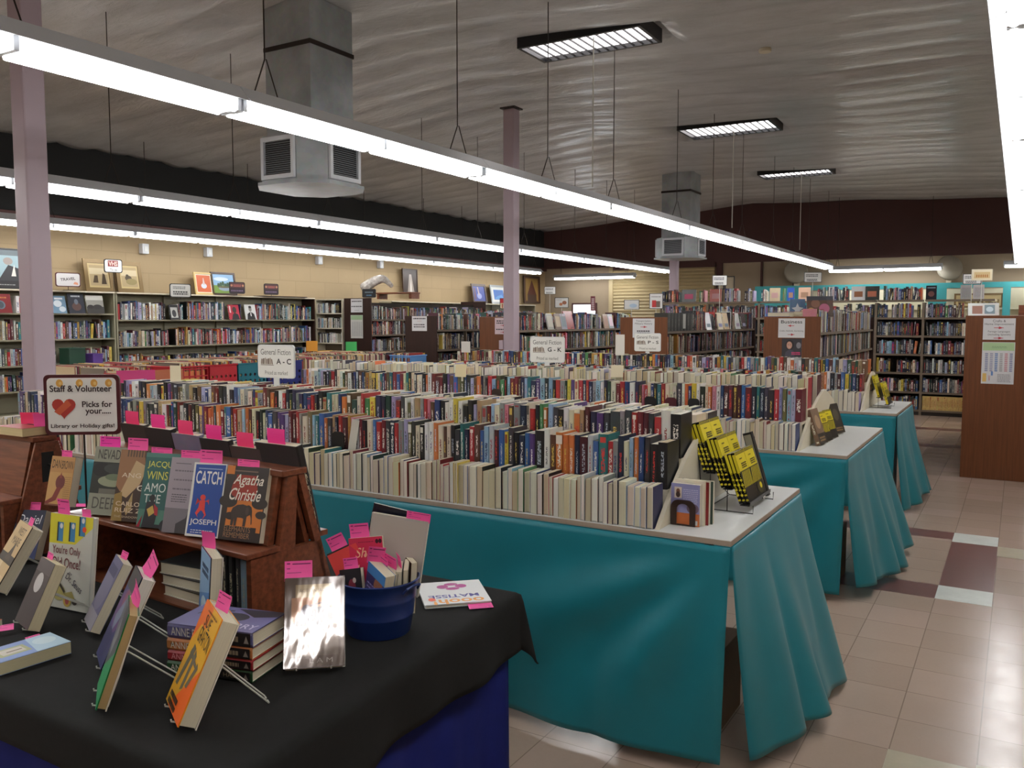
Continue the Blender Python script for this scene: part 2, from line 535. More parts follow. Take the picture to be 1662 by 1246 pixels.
PAGE = [(214, 205, 182), (206, 194, 164), (222, 216, 200), (196, 182, 148), (228, 224, 214), (204, 196, 174)]
UID = [1]

def cprofile(T, D, hard):
    h = T / 2
    if hard:
        b = 0.003
        return [(-h, D), (-h, 0.004), (-h * 0.6, 0.0), (h * 0.6, 0.0), (h, 0.004), (h, D), (h - b, D), (h - b, b + 0.002), (-h + b, b + 0.002), (-h + b, D)], (2,)
    b = 0.0008
    return [(-h, D), (-h, 0.0), (h, 0.0), (h, D), (h - b, D), (h - b, b), (-h + b, b), (-h + b, D)], (1,)

def add_cover(mb, T, D, H, hard, cov, txt, M4=None, mat=0, back=None):
    prof, spine = cprofile(T, D, hard)
    n = len(prof)
    o = len(mb.v)
    vs = [(p[0], p[1], 0) for p in prof] + [(p[0], p[1], H) for p in prof]
    if M4 is not None:
        vs = [tuple(M4 @ Vector(p)) for p in vs]
    mb.v += vs
    c = lin(cov); t = lin(txt)
    UID[0] += 1
    u = UID[0] % 997 + 1
    for i in range(n):
        j = (i + 1) % n
        idx = [o + i, o + j, o + n + j, o + n + i]
        if i in spine:
            mb.face(idx, mat, c, t, [(u + 0.02, 0.0), (u + 0.98, 0.0), (u + 0.98, 1.0), (u + 0.02, 1.0)])
        elif i in (n - 4, n - 3, n - 2) and False:
            mb.face(idx, mat, c)
        else:
            mb.face(idx, mat, c if i < n // 2 + 1 or not hard else lin((226, 220, 205)), t)
    mb.face([o + i for i in range(n)][::-1], mat, c)
    mb.face([o + n + i for i in range(n)], mat, c)

def add_pages(mb, T, D, H, hard, pg, M4=None, mat=1):
    b = 0.0034 if hard else 0.0012
    i = 0.0035 if hard else 0.0004
    h = T / 2 - b
    y0, y1 = (0.006 if hard else 0.0016), D - i
    z0, z1 = i, H - i
    o = len(mb.v)
    vs = [(-h, y0, z0), (h, y0, z0), (h, y1, z0), (-h, y1, z0), (-h, y0, z1), (h, y0, z1), (h, y1, z1), (-h, y1, z1)]
    if M4 is not None:
        vs = [tuple(M4 @ Vector(p)) for p in vs]
    mb.v += vs
    c = lin(pg)
    r = (UID[0] % 50) * 0.37
    for f, uv in (((0, 3, 2, 1), ((0, 0), (0, 1), (1, 1), (1, 0))), ((4, 5, 6, 7), ((0, 0), (1, 0), (1, 1), (0, 1))), ((2, 3, 7, 6), ((0, 0), (1, 0), (1, 1), (0, 1))),
                  ((0, 1, 5, 4), ((0, 0), (1, 0), (1, 1), (0, 1))), ((1, 2, 6, 5), ((0, 0), (0, 0), (0, 1), (0, 1))), ((3, 0, 4, 7), ((0, 0), (0, 0), (0, 1), (0, 1)))):
        mb.face([o + k for k in f], mat, c, (1, 1, 1), [(a + r, b_) for a, b_ in uv])

def book(name, label, T, D, H, hard, cov, txt, pg, M4, group=None, mat='cover', cat='book', gloss=False):
    """standing book: spine at y=0 facing -y, thickness along x; one thing with its page block as a part"""
    mb = MB(); add_cover(mb, T, D, H, hard, cov, txt)
    o = mb.build(name, [M['gloss_cover' if gloss else mat]], None, attrs=True, M4=M4)
    tag(o, label, cat, group)
    pb = MB(); add_pages(pb, T, D, H, hard, pg, mat=0)
    pb.build('page_block', [M['paper']], o, attrs=True)
    return o
TO_FRONT = lambda D, T: Matrix(((0, 1, 0, -D / 2), (-1, 0, 0, T / 2), (0, 0, 1, 0), (0, 0, 0, 1)))
def display_book(name, label, x, y, z, yaw, tilt, W, H, T, hard, cov, txt, pg, art=None, gloss=False, extra=None, M4=None, roll=0.0):
    """book seen from its front cover: cover plane y=0, spine on the left, leaning back by tilt"""
    if M4 is None:
        M4 = Tm(x, y, z) @ Rz(rad(yaw)) @ Rx(rad(-tilt)) @ Ry(rad(roll))
    o = book(name, label, T, W, H, hard, cov, txt, pg, M4 @ TO_FRONT(W, T), gloss=gloss)
    if art is not None:
        inv = TO_FRONT(W, T).inverted()
        art.build(o, inv @ Tm(-W / 2, 0, 0))
    return o, M4

def slip(label, M4, w=0.07, h=0.06, bend=0.25, lines=True, rgb=(250, 92, 170)):
    """pink bookmark slip: local x across, z up, origin at bottom centre"""
    mb = MB()
    n = 5
    for side in (0, 1):
        pass
    pts = []
    for i in range(n + 1):
        t = i / n
        a = bend * t
        pts.append((-(math.sin(a) * h * t * 0.5), h * t * math.cos(a * 0.6)))
    th = 0.0004
    vs, fs = [], []
    for (yy, zz) in pts:
        vs += [(-w / 2, yy, zz), (w / 2, yy, zz), (w / 2, yy + th, zz), (-w / 2, yy + th, zz)]
    for i in range(n):
        a, b = i * 4, i * 4 + 4
        fs += [(a, a + 1, b + 1, b), (a + 1, a + 2, b + 2, b + 1), (a + 2, a + 3, b + 3, b + 2), (a + 3, a, b, b + 3)]
    fs += [(0, 3, 2, 1), (n * 4, n * 4 + 1, n * 4 + 2, n * 4 + 3)]
    mb.add(vs, fs, 0, lin(rgb))
    o = mb.build('bookmark_slip', [M['card']], None, attrs=True, M4=M4)
    tag(o, label, 'paper slip', 'pink recommendation slips')
    if lines:
        a = MB()
        def P(u, t):
            k = min(n - 1, int(t * n)); f = t * n - k
            y0, z0 = pts[k]; y1, z1 = pts[k + 1]
            return (u * w, y0 + (y1 - y0) * f - 0.0006, z0 + (z1 - z0) * f)
        for t, x0, x1, tk in ((0.84, -0.42, -0.3, 0.06), (0.82, -0.22, 0.44, 0.05), (0.6, -0.42, -0.3, 0.04), (0.4, -0.42, 0.1, 0.025)):
            a.add([P(x0, t), P(x1, t), P(x1, t + tk), P(x0, t + tk)], [(0, 1, 2, 3)], 0, lin((120, 30, 90)))
        a.build('printed_lettering', [M['print']], o, attrs=True)
    return o

# ================================================================== THE ROOM
XL, XR, YB, YF = -12.1, 3.5, 22.2, -4.0
RIDGE_X, RIDGE_Z = -6.0, 4.66
def ceil_z(x):
    return RIDGE_Z - (0.0705 * (RIDGE_X - x) if x < RIDGE_X else 0.045 * (x - RIDGE_X))
b = MB(); b.box((XL - 0.2, YF - 0.2, -0.1), (XR + 0.2, YB + 0.2, 0)); struct(b.build('floor', M['floor']))
def inlay(x0, x1, y0, y1, mat):
    b = MB(); b.box((x0, y0, 0.0002), (x1, y1, 0.0010)); struct(b.build('floor_tile', mat))
inlay(-0.3845, -0.079, 5.69, 5.99, M['tile_white'])
inlay(-0.3845, -0.079, 5.99, 7.235, M['tile_maroon'])
inlay(-0.3845, -0.079, 7.235, 7.55, M['tile_white'])
inlay(-1.9, -0.3845, 5.69, 5.99, M['tile_maroon'])
inlay(-1.9, -0.3845, 7.30, 7.55, M['tile_maroon'])
inlay(-2.6, 0.6, 12.55, 12.86, M['tile_maroon'])
inlay(-2.6, 0.6, 14.5, 14.8, M['tile_maroon'])
M['tile_cream'] = accent('mottled_cream_vinyl', (176, 166, 142))
inlay(-0.079, 0.53, 6.95, 7.25, M['tile_cream'])
inlay(-0.3845, -0.079, 3.265, 3.56, M['tile_cream'])
inlay(-0.079, 0.2265, 3.30, 3.60, M['tile_cream'])

cr = random.Random(3)
SKYL = ((-4.66, -3.28, 7.92, 8.52), (-4.56, -3.18, 12.5, 13.3), (-4.58, -3.22, 17.15, 17.8))
amps = [cr.uniform(0.03, 0.065) for _ in range(80)]
def ceil_pt(u, v):
    x = XL + (XR - XL) * u; y = YF + (YB - YF) * v
    k = (y + 10) / 0.58
    a = amps[int(k) % 80] * (0.45 if y < 7 else 1.0) * (0.7 + 0.3 * math.sin(x * 0.9 + int(k) * 1.7))
    z = ceil_z(x) - a * abs(math.sin(math.pi * k)) ** 0.75 - 0.02 * math.sin(x * 0.8 + y * 0.35) - 0.012 * math.sin(x * 2.1 - y * 0.6)
    for x0, x1, y0, y1 in SKYL:
        if x0 - 0.12 < x < x1 + 0.12 and y0 - 0.06 < y < y1 + 0.06: return (x, y, ceil_z(x) + 0.14)
    return (x, y, z + 0.03)
b = MB(); b.grid(100, 480, ceil_pt)
b.f = [f[::-1] for f in b.f]
o = b.build('ceiling', M['ceiling'], smooth=True); struct(o)
s_ = o.modifiers.new('solid', 'SOLIDIFY'); s_.thickness = 0.08; s_.offset = -1

def wall(name, lo, hi, mat):
    b = MB(); b.box(lo, hi); return struct(b.build(name, mat))
wall('wall_left', (XL - 0.15, YF, 0), (XL, YB, 3.16), M['cream_wall'])
wall('wall_left_upper', (XL - 0.15, YF, 3.16), (XL - 0.02, YB, 4.6), M['unlit_dark'])
b = MB(); b.box((XL - 0.02, YF, 3.10), (XL + 0.06, YB, 3.2)); struct(b.build('trim_1', M['maroon_paint']))
wall('wall_back', (XL - 0.15, YB, 0), (XR + 0.15, YB + 0.15, 3.17), plain('grey_beige_wall', (150, 134, 112), 0.75, var=0.06, scale=1.5))
wall('wall_back_upper', (XL - 0.15, YB - 0.03, 3.17), (XR + 0.15, YB + 0.15, 4.75), M['maroon_paint'])
wall('wall_right', (XR, YF, 0), (XR + 0.15, YB, 4.4), M['cream_wall'])
wall('wall_front', (XL, YF - 0.15, 0), (XR, YF, 4.75), M['cream_wall'])
for i, (x, w) in enumerate(((-6.85, 0.16), (-5.75, 0.05), (-4.95, 0.03))):
    b = MB(); b.box((x - w / 2, YB - 0.06, 0), (x + w / 2, YB, 3.17)); struct(b.build(f'trim_{i + 2}', M['maroon_paint']))
# roll-up shutter in the back wall
e = thing('door_1', 'ribbed cream roll-up shutter closing an opening in the back wall', 'shutter door', (0, 0, 0)); e['kind'] = 'structure'
b = MB()
prof = []
n = 34
pts = []
for i in range(n):
    z0 = 3.08 * i / n; z1 = 3.08 * (i + 1) / n
    pts += [(YB - 0.05, z0 + 0.004), (YB - 0.075, (z0 + z1) / 2), (YB - 0.05, z1 - 0.004), (YB - 0.04, z1)]
for i in range(len(pts) - 1):
    (y0, z0), (y1, z1) = pts[i], pts[i + 1]
    b.add([(-9.9, y0, z0), (-6.98, y0, z0), (-6.98, y1, z1), (-9.9, y1, z1)], [(0, 1, 2, 3)])
M['shutter'] = plain('cream_shutter', (176, 160, 122), 0.5, var=0.05)
b.build('curtain_slats', M['shutter'], e)
b = MB(); b.box((-10.0, YB - 0.1, 0), (-9.88, YB, 3.15)); b.build('guide_rail', M['shutter'], e)
b = MB(); b.box((-9.88, YB - 0.1, 3.08), (-6.95, YB, 3.2)); b.build('head_box', M['maroon_paint'], e)
# window glimpsed in the back wall
e = thing('window_1', 'small bright daylight window low in the back wall', 'window'); e['kind'] = 'structure'
b = MB(); b.box((-11.15, YB - 0.012, 1.2), (-10.45, YB - 0.004, 2.12)); b.build('pane', M['daylight'], e)
b = MB()
for lo, hi in (((-11.2, YB - 0.03, 1.15), (-11.15, YB, 2.17)), ((-10.45, YB - 0.03, 1.15), (-10.4, YB, 2.17)), ((-11.15, YB - 0.03, 2.12), (-10.45, YB, 2.17)), ((-11.15, YB - 0.03, 1.15), (-10.45, YB, 1.2))):
    b.box(lo, hi)
b.build('window_frame', M['maroon_paint'], e)
# columns
for i, (x, y, zt) in enumerate(((-6.073, 3.52, 4.6), (-5.84, 9.78, 4.44), (-6.25, 17.1, 4.6))):
    b = MB(); w = 0.08
    b.box((x - w, y - w, 0), (x + w, y + w, zt))
    o = bevel(b.build('column', M['lavender']), 0.012); struct(o, ['lavender steel column nearest the camera behind the book table', 'lavender steel column before the brown bookcase end', 'lavender steel column beneath the far air diffuser'][i])
    b = MB(); b.box((x - 0.11, y - 0.11, zt), (x + 0.11, y + 0.11, zt + 0.02)); b.build('cap_plate', M['wire'], o)
    if i == 1:
        b = MB(); b.box((x - 0.14, y - w - 0.01, 1.3), (x - w, y - 0.02, 1.42)); b.build('junction_box', M['lavender'], o)

# ------------------------------------------------------------------ fluorescent rows
def fixture(name, label, M4, L=2.44, group=None, chains=None, plain_end=False):
    """strip light along local y from 0 to L; tubes at z=0"""
    e = thing(name, label, 'strip light', M4=M4, group=group)
    b = MB()
    prof = [(-0.15, 0.035), (-0.06, 0.062), (0.06, 0.062), (0.15, 0.035), (0.152, 0.038), (0.07, 0.125), (-0.07, 0.125), (-0.152, 0.038)]
    b.prism([(p[0], p[1]) for p in prof], 0.004, L - 0.004, 'y')
    b.build('reflector_housing', M['white_enamel'], e)
    for k in range(2):
        for x in (-0.065, 0.065):
            y0 = k * L / 2 + 0.035; y1 = (k + 1) * L / 2 - 0.035
            b = MB(); b.tube([(x, y0, 0.0), (x, y1, 0.0)], 0.019, 10)
            b.build('fluorescent_tube', M['tube'], e, smooth=False)
    for yy in (0.02, L / 2, L - 0.02):
        b = MB(); b.box((-0.09, yy - 0.012, -0.01), (0.09, yy + 0.012, 0.066)); b.build('lamp_holder', M['white_enamel'], e)
    for (yy, top) in chains or []:
        b = MB()
        m = 0.34
        b.tube([(-0.05, yy - 0.05, 0.12), (0, yy, m), (0, yy, top)], 0.0045, 5)
        b.tube([(0.05, yy + 0.05, 0.12), (0.012, yy, m)], 0.004, 5)
        b.build('hanger_chain', M['wire'], e)
    return e
rows = [('over the teal book tables', -3.78, 2.844, 20.4, 10), ('over the crates and tall cases', -7.44, 2.844, 19.96, 10), ('beside the cream wall', -11.15, 2.92, 20.1, 10), ('above the tiled aisle', 0.0, 2.84, 21.0, 10)]
for rn, x, z, yend, n in rows:
    for k in range(n):
        y0 = yend - 2.44 * (k + 1)
        top = ceil_z(x) - z
        lab = f'white fluorescent strip light {rn}, {ordinal(k + 1)} from the back wall end'
        fixture('strip_light', lab, Tm(x, y0, z), chains=[(0.25, top), (2.2, top)] if k % 2 == 0 else [(1.22, top)], group='hanging strip lights ' + rn)
for lab, x0, y in (('white strip light hung across the end of the book table row', -3.98, 21.45), ('white strip light hung across before the shutter and small window', -11.4, 21.5), ('white strip light hung across the far end of the tiled aisle', -0.36, 21.35)):
    fixture('strip_light', lab, Tm(x0, y, 2.83) @ Rz(-math.pi / 2) , chains=[(0.2, ceil_z(x0) - 2.83), (2.2, ceil_z(x0 + 2.2) - 2.83)])

# ------------------------------------------------------------------ skylights with security bars
for i, (x0, x1, y0, y1) in enumerate(SKYL):
    zc = ceil_z((x0 + x1) / 2) + 0.0
    e = thing(f'window_{i + 2}', ['barred rooflight nearest the camera with a pale glowing pane', 'barred rooflight in the middle of the three', 'barred rooflight nearest the back wall'][i], 'rooflight'); e['kind'] = 'structure'
    b = MB(); b.box((x0 + 0.02, y0 + 0.02, zc + 0.02), (x1 - 0.02, y1 - 0.02, zc + 0.03)); b.build('pane', M['skyglass'], e)
    b = MB()
    t = 0.035
    for lo, hi in (((x0, y0, 0), (x1, y0 + t, 0.15)), ((x0, y1 - t, 0), (x1, y1, 0.15)), ((x0, y0 + t, 0), (x0 + t, y1 - t, 0.15)), ((x1 - t, y0 + t, 0), (x1, y1 - t, 0.15))):
        b.box((lo[0], lo[1], zc - 0.03 + lo[2]), (hi[0], hi[1], zc - 0.03 + hi[2]))
    b.build('frame', M['black_plastic'], e)  # sides extended above the pane to block its light from leaking sideways
    for k in range(13):
        xx = x0 + (x1 - x0) * (k + 1) / 14
        b = MB(); b.box((xx - 0.007, y0 + t, zc - 0.025), (xx + 0.007, y1 - t, zc - 0.010)); b.build('bar', M['black_plastic'], e)
    b = MB(); b.tube([((x0 + x1) / 2 + 0.15, y0 + 0.1, zc - 0.02), ((x0 + x1) / 2 + 0.15, y0 + 0.1, 3.05)], 0.007, 6); b.build('crank_rod', M['white_wire'], e)

# ------------------------------------------------------------------ air diffusers on ducts
def diffuser(label, x1, y0, w, zb, hb):
    """galvanised duct whose near right corner stands at (x1, y0), chamfered box with louvres below"""
    e = thing('air_diffuser', label, 'air diffuser', (0, 0, 0), group='galvanised ceiling diffusers')
    cx, cy = x1 - w / 2, y0 + w / 2
    top = ceil_z(cx) + 0.02
    b = MB(); b.box((x1 - w, y0, zb + hb - 0.05), (x1, y0 + w, top)); b.build('duct', M['galv'], e)
    for zz in (top - 0.42,):
        b = MB(); b.box((x1 - w - 0.012, y0 - 0.012, zz - 0.02), (x1 + 0.012, y0 + w + 0.012, zz + 0.02)); b.build('joint_flange', M['wire'], e)
    b = MB(); b.prism([(x1 - w * .5, zb + hb + 0.02), (x1 - w * 0.98, zb + hb + 0.3), (x1 - w * 0.02, zb + hb + 0.02)], y0 - 0.006, y0 - 0.001, 'y'); b.build('patch_sheet', M['galv'], e)
    H = w / 2 + 0.13; c = 0.2
    o8 = [(cx - H + c, cy - H), (cx + H - c, cy - H), (cx + H, cy - H + c), (cx + H, cy + H - c), (cx + H - c, cy + H), (cx - H + c, cy + H), (cx - H, cy + H - c), (cx - H, cy - H + c)]
    b = MB(); b.prism(o8, zb + 0.03, zb + hb, 'z'); b.build('plenum_box', M['galv'], e)
    b = MB(); b.prism([(cx + (p[0] - cx) * 1.1, cy + (p[1] - cy) * 1.1) for p in o8], zb, zb + 0.03, 'z'); b.build('base_plate', M['galv'], e)
    for k, (px, py, ang) in enumerate(((cx, cy - H, 0), (cx + H, cy, 90), (cx - H, cy, -90))):
        M4 = Tm(px, py, 0) @ Rz(rad(ang))
        hw = H - c - 0.01
        g = MB()
        for lo, hi in (((-hw, -0.03, zb + 0.05), (hw, 0, zb + 0.09)), ((-hw, -0.03, zb + hb - 0.06), (hw, 0, zb + hb - 0.02)), ((-hw, -0.03, zb + 0.09), (-hw + 0.035, 0, zb + hb - 0.06)), ((hw - 0.035, -0.03, zb + 0.09), (hw, 0, zb + hb - 0.06))):
            g.box(lo, hi)
        gr = g.build('louvre_grille', M['white_enamel'], e, M4=M4)
        s = MB()
        n = 15
        for i in range(n):
            zz = zb + 0.1 + (hb - 0.17) * i / n
            s.add([(-hw + 0.035, -0.026, zz), (hw - 0.035, -0.026, zz), (hw - 0.035, -0.004, zz + 0.012), (-hw + 0.035, -0.004, zz + 0.012)], [(0, 1, 2, 3)])
        s.build('slat', M['white_enamel'], gr)
        d = MB(); d.box((-hw, -0.002, zb + 0.05), (hw, -0.0005, zb + hb - 0.02)); d.build('dark_backing', M['black_plastic'], gr)
    return e
diffuser('galvanised duct and louvred diffuser hanging nearest the camera', -5.72, 5.96, 0.58, 2.96, 0.46)
diffuser('galvanised duct and louvred diffuser above the far lavender column', -5.72, 16.52, 0.6, 2.92, 0.42)

# smoke detectors, ceiling rail, wall boxes, wall fans
for x, y, lab in ((-2.35, 9.0, 'small round smoke detector on the ceiling near the aisle'),):
    b = MB(); b.lathe([(0.06, 0.0), (0.065, 0.02), (0.05, 0.05)], 20, (x, y, ceil_z(x) - 0.07)); o = b.build('smoke_detector', M['cream_ply']); tag(o, lab, 'smoke detector')
    d = MB(); d.lathe([(0.066, 0.05), (0.07, 0.085)], 20, (x, y, ceil_z(x) - 0.07)); d.build('base', M['wire'], o)
b = MB(); b.box((-0.58, 4.4, 4.2), (-0.52, 6.6, 4.26)); o = b.build('ceiling_rail', M['grey_metal']); tag(o, 'grey metal rail fixed along the ceiling over the aisle', 'rail')
for i, (y, z) in enumerate(((8.75, 2.83), (10.0, 2.86), (12.7, 2.88), (14.6, 2.9))):
    b = MB(); b.box((XL, y - 0.06, z - 0.09), (XL + 0.1, y + 0.06, z + 0.07)); o = bevel(b.build('wall_box', M['white_enamel']), 0.01)
    tag(o, f'small white electrical box under the top of the cream wall, {ordinal(i + 1)} from the lavender column', 'wall box')
    d = MB(); d.box((XL + 0.1, y - 0.03, z - 0.05), (XL + 0.106, y + 0.03, z + 0.03)); d.build('cover_plate', M['white_plastic'], o)
M['fan_grey'] = plain('aged_fan_plastic', (150, 144, 130), 0.6)
def wall_fan(label, x, z):
    e = thing('wall_fan', label, 'fan', (x, YB - 0.26, z), group=None)
    b = MB(); b.lathe([(0.02, -0.02), (0.27, 0.0), (0.29, 0.04), (0.26, 0.09), (0.08, 0.13)], 28)
    M4 = Rz(rad(25)) @ Rx(rad(80))
    b.build('guard', M['fan_grey'], e, smooth=True, M4=M4)
    g = MB()
    for k in range(24):
        a = 2 * math.pi * k / 24
        g.tube([(0.05 * math.cos(a), 0.05 * math.sin(a), 0.135), (0.28 * math.cos(a), 0.28 * math.sin(a), 0.06)], 0.003, 4)
    g.build('guard_grille', M['fan_grey'], e, M4=M4)
    b = MB(); b.box((-0.05, 0.05, -0.38), (0.05, 0.25, -0.2)); b.build('motor_base', M['cream_ply'], e)
wall_fan('pale wall fan on the back wall beyond the strip light end', -1.45, 2.86)
wall_fan('pale wall fan on the back wall over the aqua board', -4.85, 2.86)

# ================================================================== BOOKCASES AND SHELVED BOOKS
SHELF_STUFF = MB()
N_SHELVED = [0]
DARK_W = [w * (2.0 if n in ('black', 'charcoal', 'navy', 'maroon', 'dark red', 'brown', 'dark green') else 0.8) for n, w in zip(PN, PWT)]
BLOCK = []
def blocked(p):
    return any(a[0] < p.x < a[1] and a[2] < p.y < a[3] and a[4] < p.z < a[5] for a in BLOCK)
def mute(c, k=0.16):
    g = sum(c) / 3 * 0.75 + 30
    return tuple(x * (1 - k) + g * k for x in c)
def pick(r, wts=PWT):
    n = r.choices(PN, wts)[0]
    return n, jitter(mute(PALD[n]), r)

def fill(P, ang, length, r, hmin=0.17, hmax=0.26, dep=(0.13, 0.19), wts=PWT, where=None, inset=0.01, tmin=0.014, tmax=0.042, clear=(), zmax=9, gap=0.03, fore=False):
    """row of books from P along the direction ang (viewer's left to right); WHERE: shelf phrase -> individual books"""
    M0 = Tm(*P) @ Rz(ang)
    s = 0.0; k = 0
    base_h = r.uniform(hmin + 0.02, hmax - 0.02)
    while True:
        T = r.uniform(tmin, tmax)
        if s + T > length: break
        for a, b_ in clear:
            if a - T < s < b_: s = b_
        if s + T > length: break
        if r.random() < gap: s += r.uniform(0.02, 0.12); base_h = r.uniform(hmin + 0.02, hmax - 0.02); continue
        if r.random() < 0.12: base_h = r.uniform(hmin + 0.02, hmax - 0.02)
        H = min(zmax, max(hmin, min(hmax, base_h + r.gauss(0, 0.018))))
        D = r.uniform(*dep)
        n, c = pick(r, wts)
        hard = r.random() < 0.6
        pg = jitter(r.choice(PAGE), r, 8)
        lean = 0.0
        if r.random() < 0.06: lean = r.uniform(-0.16, 0.16)
        M4 = M0 @ Tm(s + T / 2 + max(0, -lean) * H + (0.004 if lean else 0), inset + r.uniform(0, 0.015), 0.0)
        if lean:
            M4 = M4 @ Tm(0, 0, T / 2 * abs(math.sin(lean)) + 0.0005) @ Ry(lean)
            s += abs(lean) * H + 0.008
        if fore:
            M4 = M4 @ Tm(0, D, 0) @ Rz(math.pi)
        t = txt_for(n, r)
        if blocked(M4 @ Vector((0, D * 0.4, 0.05))):
            s += T; continue
        k += 1
        if where and N_SHELVED[0] < 300:
            N_SHELVED[0] += 1
            book('shelved_book', f'{n} spined book, {ordinal(k)} from {where}', T, D, H, hard, c, t, pg, M4, 'books on the cream wall shelves')
        else:
            add_cover(SHELF_STUFF, T, D, H, hard, c, t, M4); add_pages(SHELF_STUFF, T, D, H, hard, pg, M4)
        s += T + 0.0006

def face_out(name, label, P, ang, W, H, T, cov, art=None, tilt=12, gloss=True, cat='book'):
    return display_book(name, label, P[0], P[1], P[2], ang, tilt, W, H, T, True, cov, (230, 230, 220), (222, 214, 196), art, gloss)

def wall_case(label, y0, y1, zs, ztop, unit=0.95, xf=-11.75, dark_end=False):
    e = thing('wall_bookcase', label, 'bookcase', (0, 0, 0))
    xb = -12.085
    n = max(1, round((y1 - y0) / unit))
    b = MB(); b.box((xb, y0 + 0.02, 0.05), (xb + 0.008, y1 - 0.02, ztop - 0.005)); b.build('back_panel', M['shelf_metal'], e)
    for i in range(n + 1):
        y = y0 + (y1 - y0) * i / n
        b = MB()
        if i in (0, n):
            b.box((xb, y - 0.012, 0.0), (xf - 0.01, y + 0.012, ztop)); b.build('side_panel', M['panel_dark'] if (dark_end and i == n) else M['shelf_metal'], e)
        else:
            b.box((xb + 0.008, y - 0.015, 0.0), (xb + 0.05, y + 0.015, ztop)); b.build('upright', M['shelf_metal'], e)
    for z in zs:
        b = MB(); b.box((xb + 0.01, y0 + 0.012, z - 0.022), (xf, y1 - 0.012, z)); b.build('shelf', M['shelf_metal'], e)
    b = MB(); b.box((xb, y0, ztop), (xf + 0.01, y1, ztop + 0.02)); b.build('top_board', M['cream_ply'], e)
    return e
wall_case('olive metal wall shelves half hidden by the nearest lavender column', 5.0, 8.0, (0.12, 0.40, 0.715, 1.065, 1.42, 1.785), 2.09)
wall_case('olive metal wall shelves under the two leaning paintings and dark end panel', 8.04, 12.25, (0.12, 0.46, 0.87, 1.28, 1.695), 2.09, dark_end=True)
wall_case('tall wall shelves far along the cream wall under the guitar picture', 14.6, 21.0, (0.3, 0.9, 1.3, 1.7), 2.08)
rw = random.Random(21)
BLOCK += [(-6.05, -5.7, 11.42, 11.78, 1.5, 2), (-6.05, -5.7, 10.82, 11.5, 1.5, 2), (-6.05, -5.7, 12.78, 13.22, 1.5, 2), (-4.1, -3.6, 10.0, 11.05, 1.5, 2), (-4.0, -3.6, 11.62, 11.9, 1.5, 2), (-4.0, -3.6, 12.15, 12.76, 1.5, 2), (-4.0, -3.6, 13.06, 13.7, 1.5, 2)]
BLOCK += [(a - .02 , b + .02, 16.5, 17.0, 2.0, 2.4) for a, b in ((-5.93, -5.57), (-5.35, -5.05), (-4.18, -3.92), (-3.85, -3.66), (-3.64, -3.36), (-2.7, -2.4), (-2.46, -2.16))]
E90 = math.pi / 2
fill((-11.77, 8.08, 1.695), E90, 4.1, rw, 0.2, 0.3, (0.16, 0.22), where='column end of top wall shelf under the paintings', clear=((0.85, 1.05), (2.02, 2.36), (2.4, 2.75)))
fill((-11.77, 8.08, 1.28), E90, 4.1, rw, 0.2, 0.3, (0.16, 0.22), where='column end of second wall shelf under the paintings')
fill((-11.77, 5.1, 1.42), E90, 2.85, rw, 0.2, 0.28, where='far end of second wall shelf behind the column')
fill((-11.77, 5.1, 1.065), E90, 2.0, rw, 0.18, 0.26)
fill((-11.77, 7.4, 1.065), E90, 0.55, rw, 0.18, 0.24)
fill((-11.77, 6.55, 1.785), E90, 0.3, rw, 0.18, 0.24)
fill((-11.77, 8.08, 0.87), E90, 4.1, rw, 0.2, 0.3)
fill((-11.77, 5.1, 0.715), E90, 2.85, rw, 0.18, 0.28)
fill((-11.77, 14.7, 1.7), E90, 6.2, rw, 0.18, 0.26)
fill((-11.77, 14.7, 1.3), E90, 6.2, rw, 0.18, 0.26)
# face-out books on those shelves
A = lambda: Art()
a = Art().rect(0, 0, .28, .26, (118, 26, 30)).disc(.14, .11, .06, .06, (92, 110, 122)).lines(.05, .2, .18, .025, 1, (180, 120, 60), 3, .8).disc(.14, .11, .04, .045, (60, 70, 78))
face_out('large_book', 'large dark red atlas standing face out on the wall shelf beside the column', (-11.72, 6.32, 1.786), 90, .28, .26, .03, (118, 26, 30), a)
a = Art().rect(0, 0, .2, .25, (108, 140, 164)).disc(.08, .14, .06, .05, (206, 214, 220)).disc(.14, .06, .05, .04, (196, 206, 212)).rect(.04, .2, .12, .025, (220, 224, 228))
face_out('travel_book', 'pale blue cloudy travel book face out beneath the travel sign', (-11.72, 7.13, 1.786), 90, .2, .25, .02, (108, 140, 164), a)
a = Art().rect(0, 0, .24, .29, (36, 40, 52)).disc(.12, .1, .07, .06, (92, 66, 60)).disc(.12, .17, .03, .04, (104, 112, 124)).lines(.05, .24, .14, .03, 1, (180, 184, 190), 3, .8)
face_out('travel_book', 'dark blue travel book face out between the pale and the black and white ones', (-11.72, 7.39, 1.786), 90, .24, .29, .02, (36, 40, 52), a)
a = Art().rect(0, 0, .27, .27, (142, 140, 132)).rect(0, 0, .27, .1, (54, 52, 50)).disc(.06, .1, .05, .03, (40, 38, 38)).disc(.17, .1, .07, .035, (46, 44, 44)).rect(0, .2, .27, .07, (186, 184, 176))
face_out('travel_book', 'black and white street photo book face out at the travel shelf end', (-11.72, 7.68, 1.786), 90, .27, .27, .02, (142, 140, 132), a)
a = Art().rect(0, 0, .23, .26, (176, 40, 60)).disc(.13, .17, .045, .055, (54, 40, 36)).poly([(.05, 0), (.22, 0), (.2, .09), (.13, .12), (.08, .09)], (28, 28, 34)).rect(.02, .12, .03, .12, (224, 200, 200))
face_out('biography_book', 'pink biography with a suited portrait face out on the top wall shelf', (-11.7, 10.25, 1.696), 90, .23, .26, .02, (176, 40, 60), a)
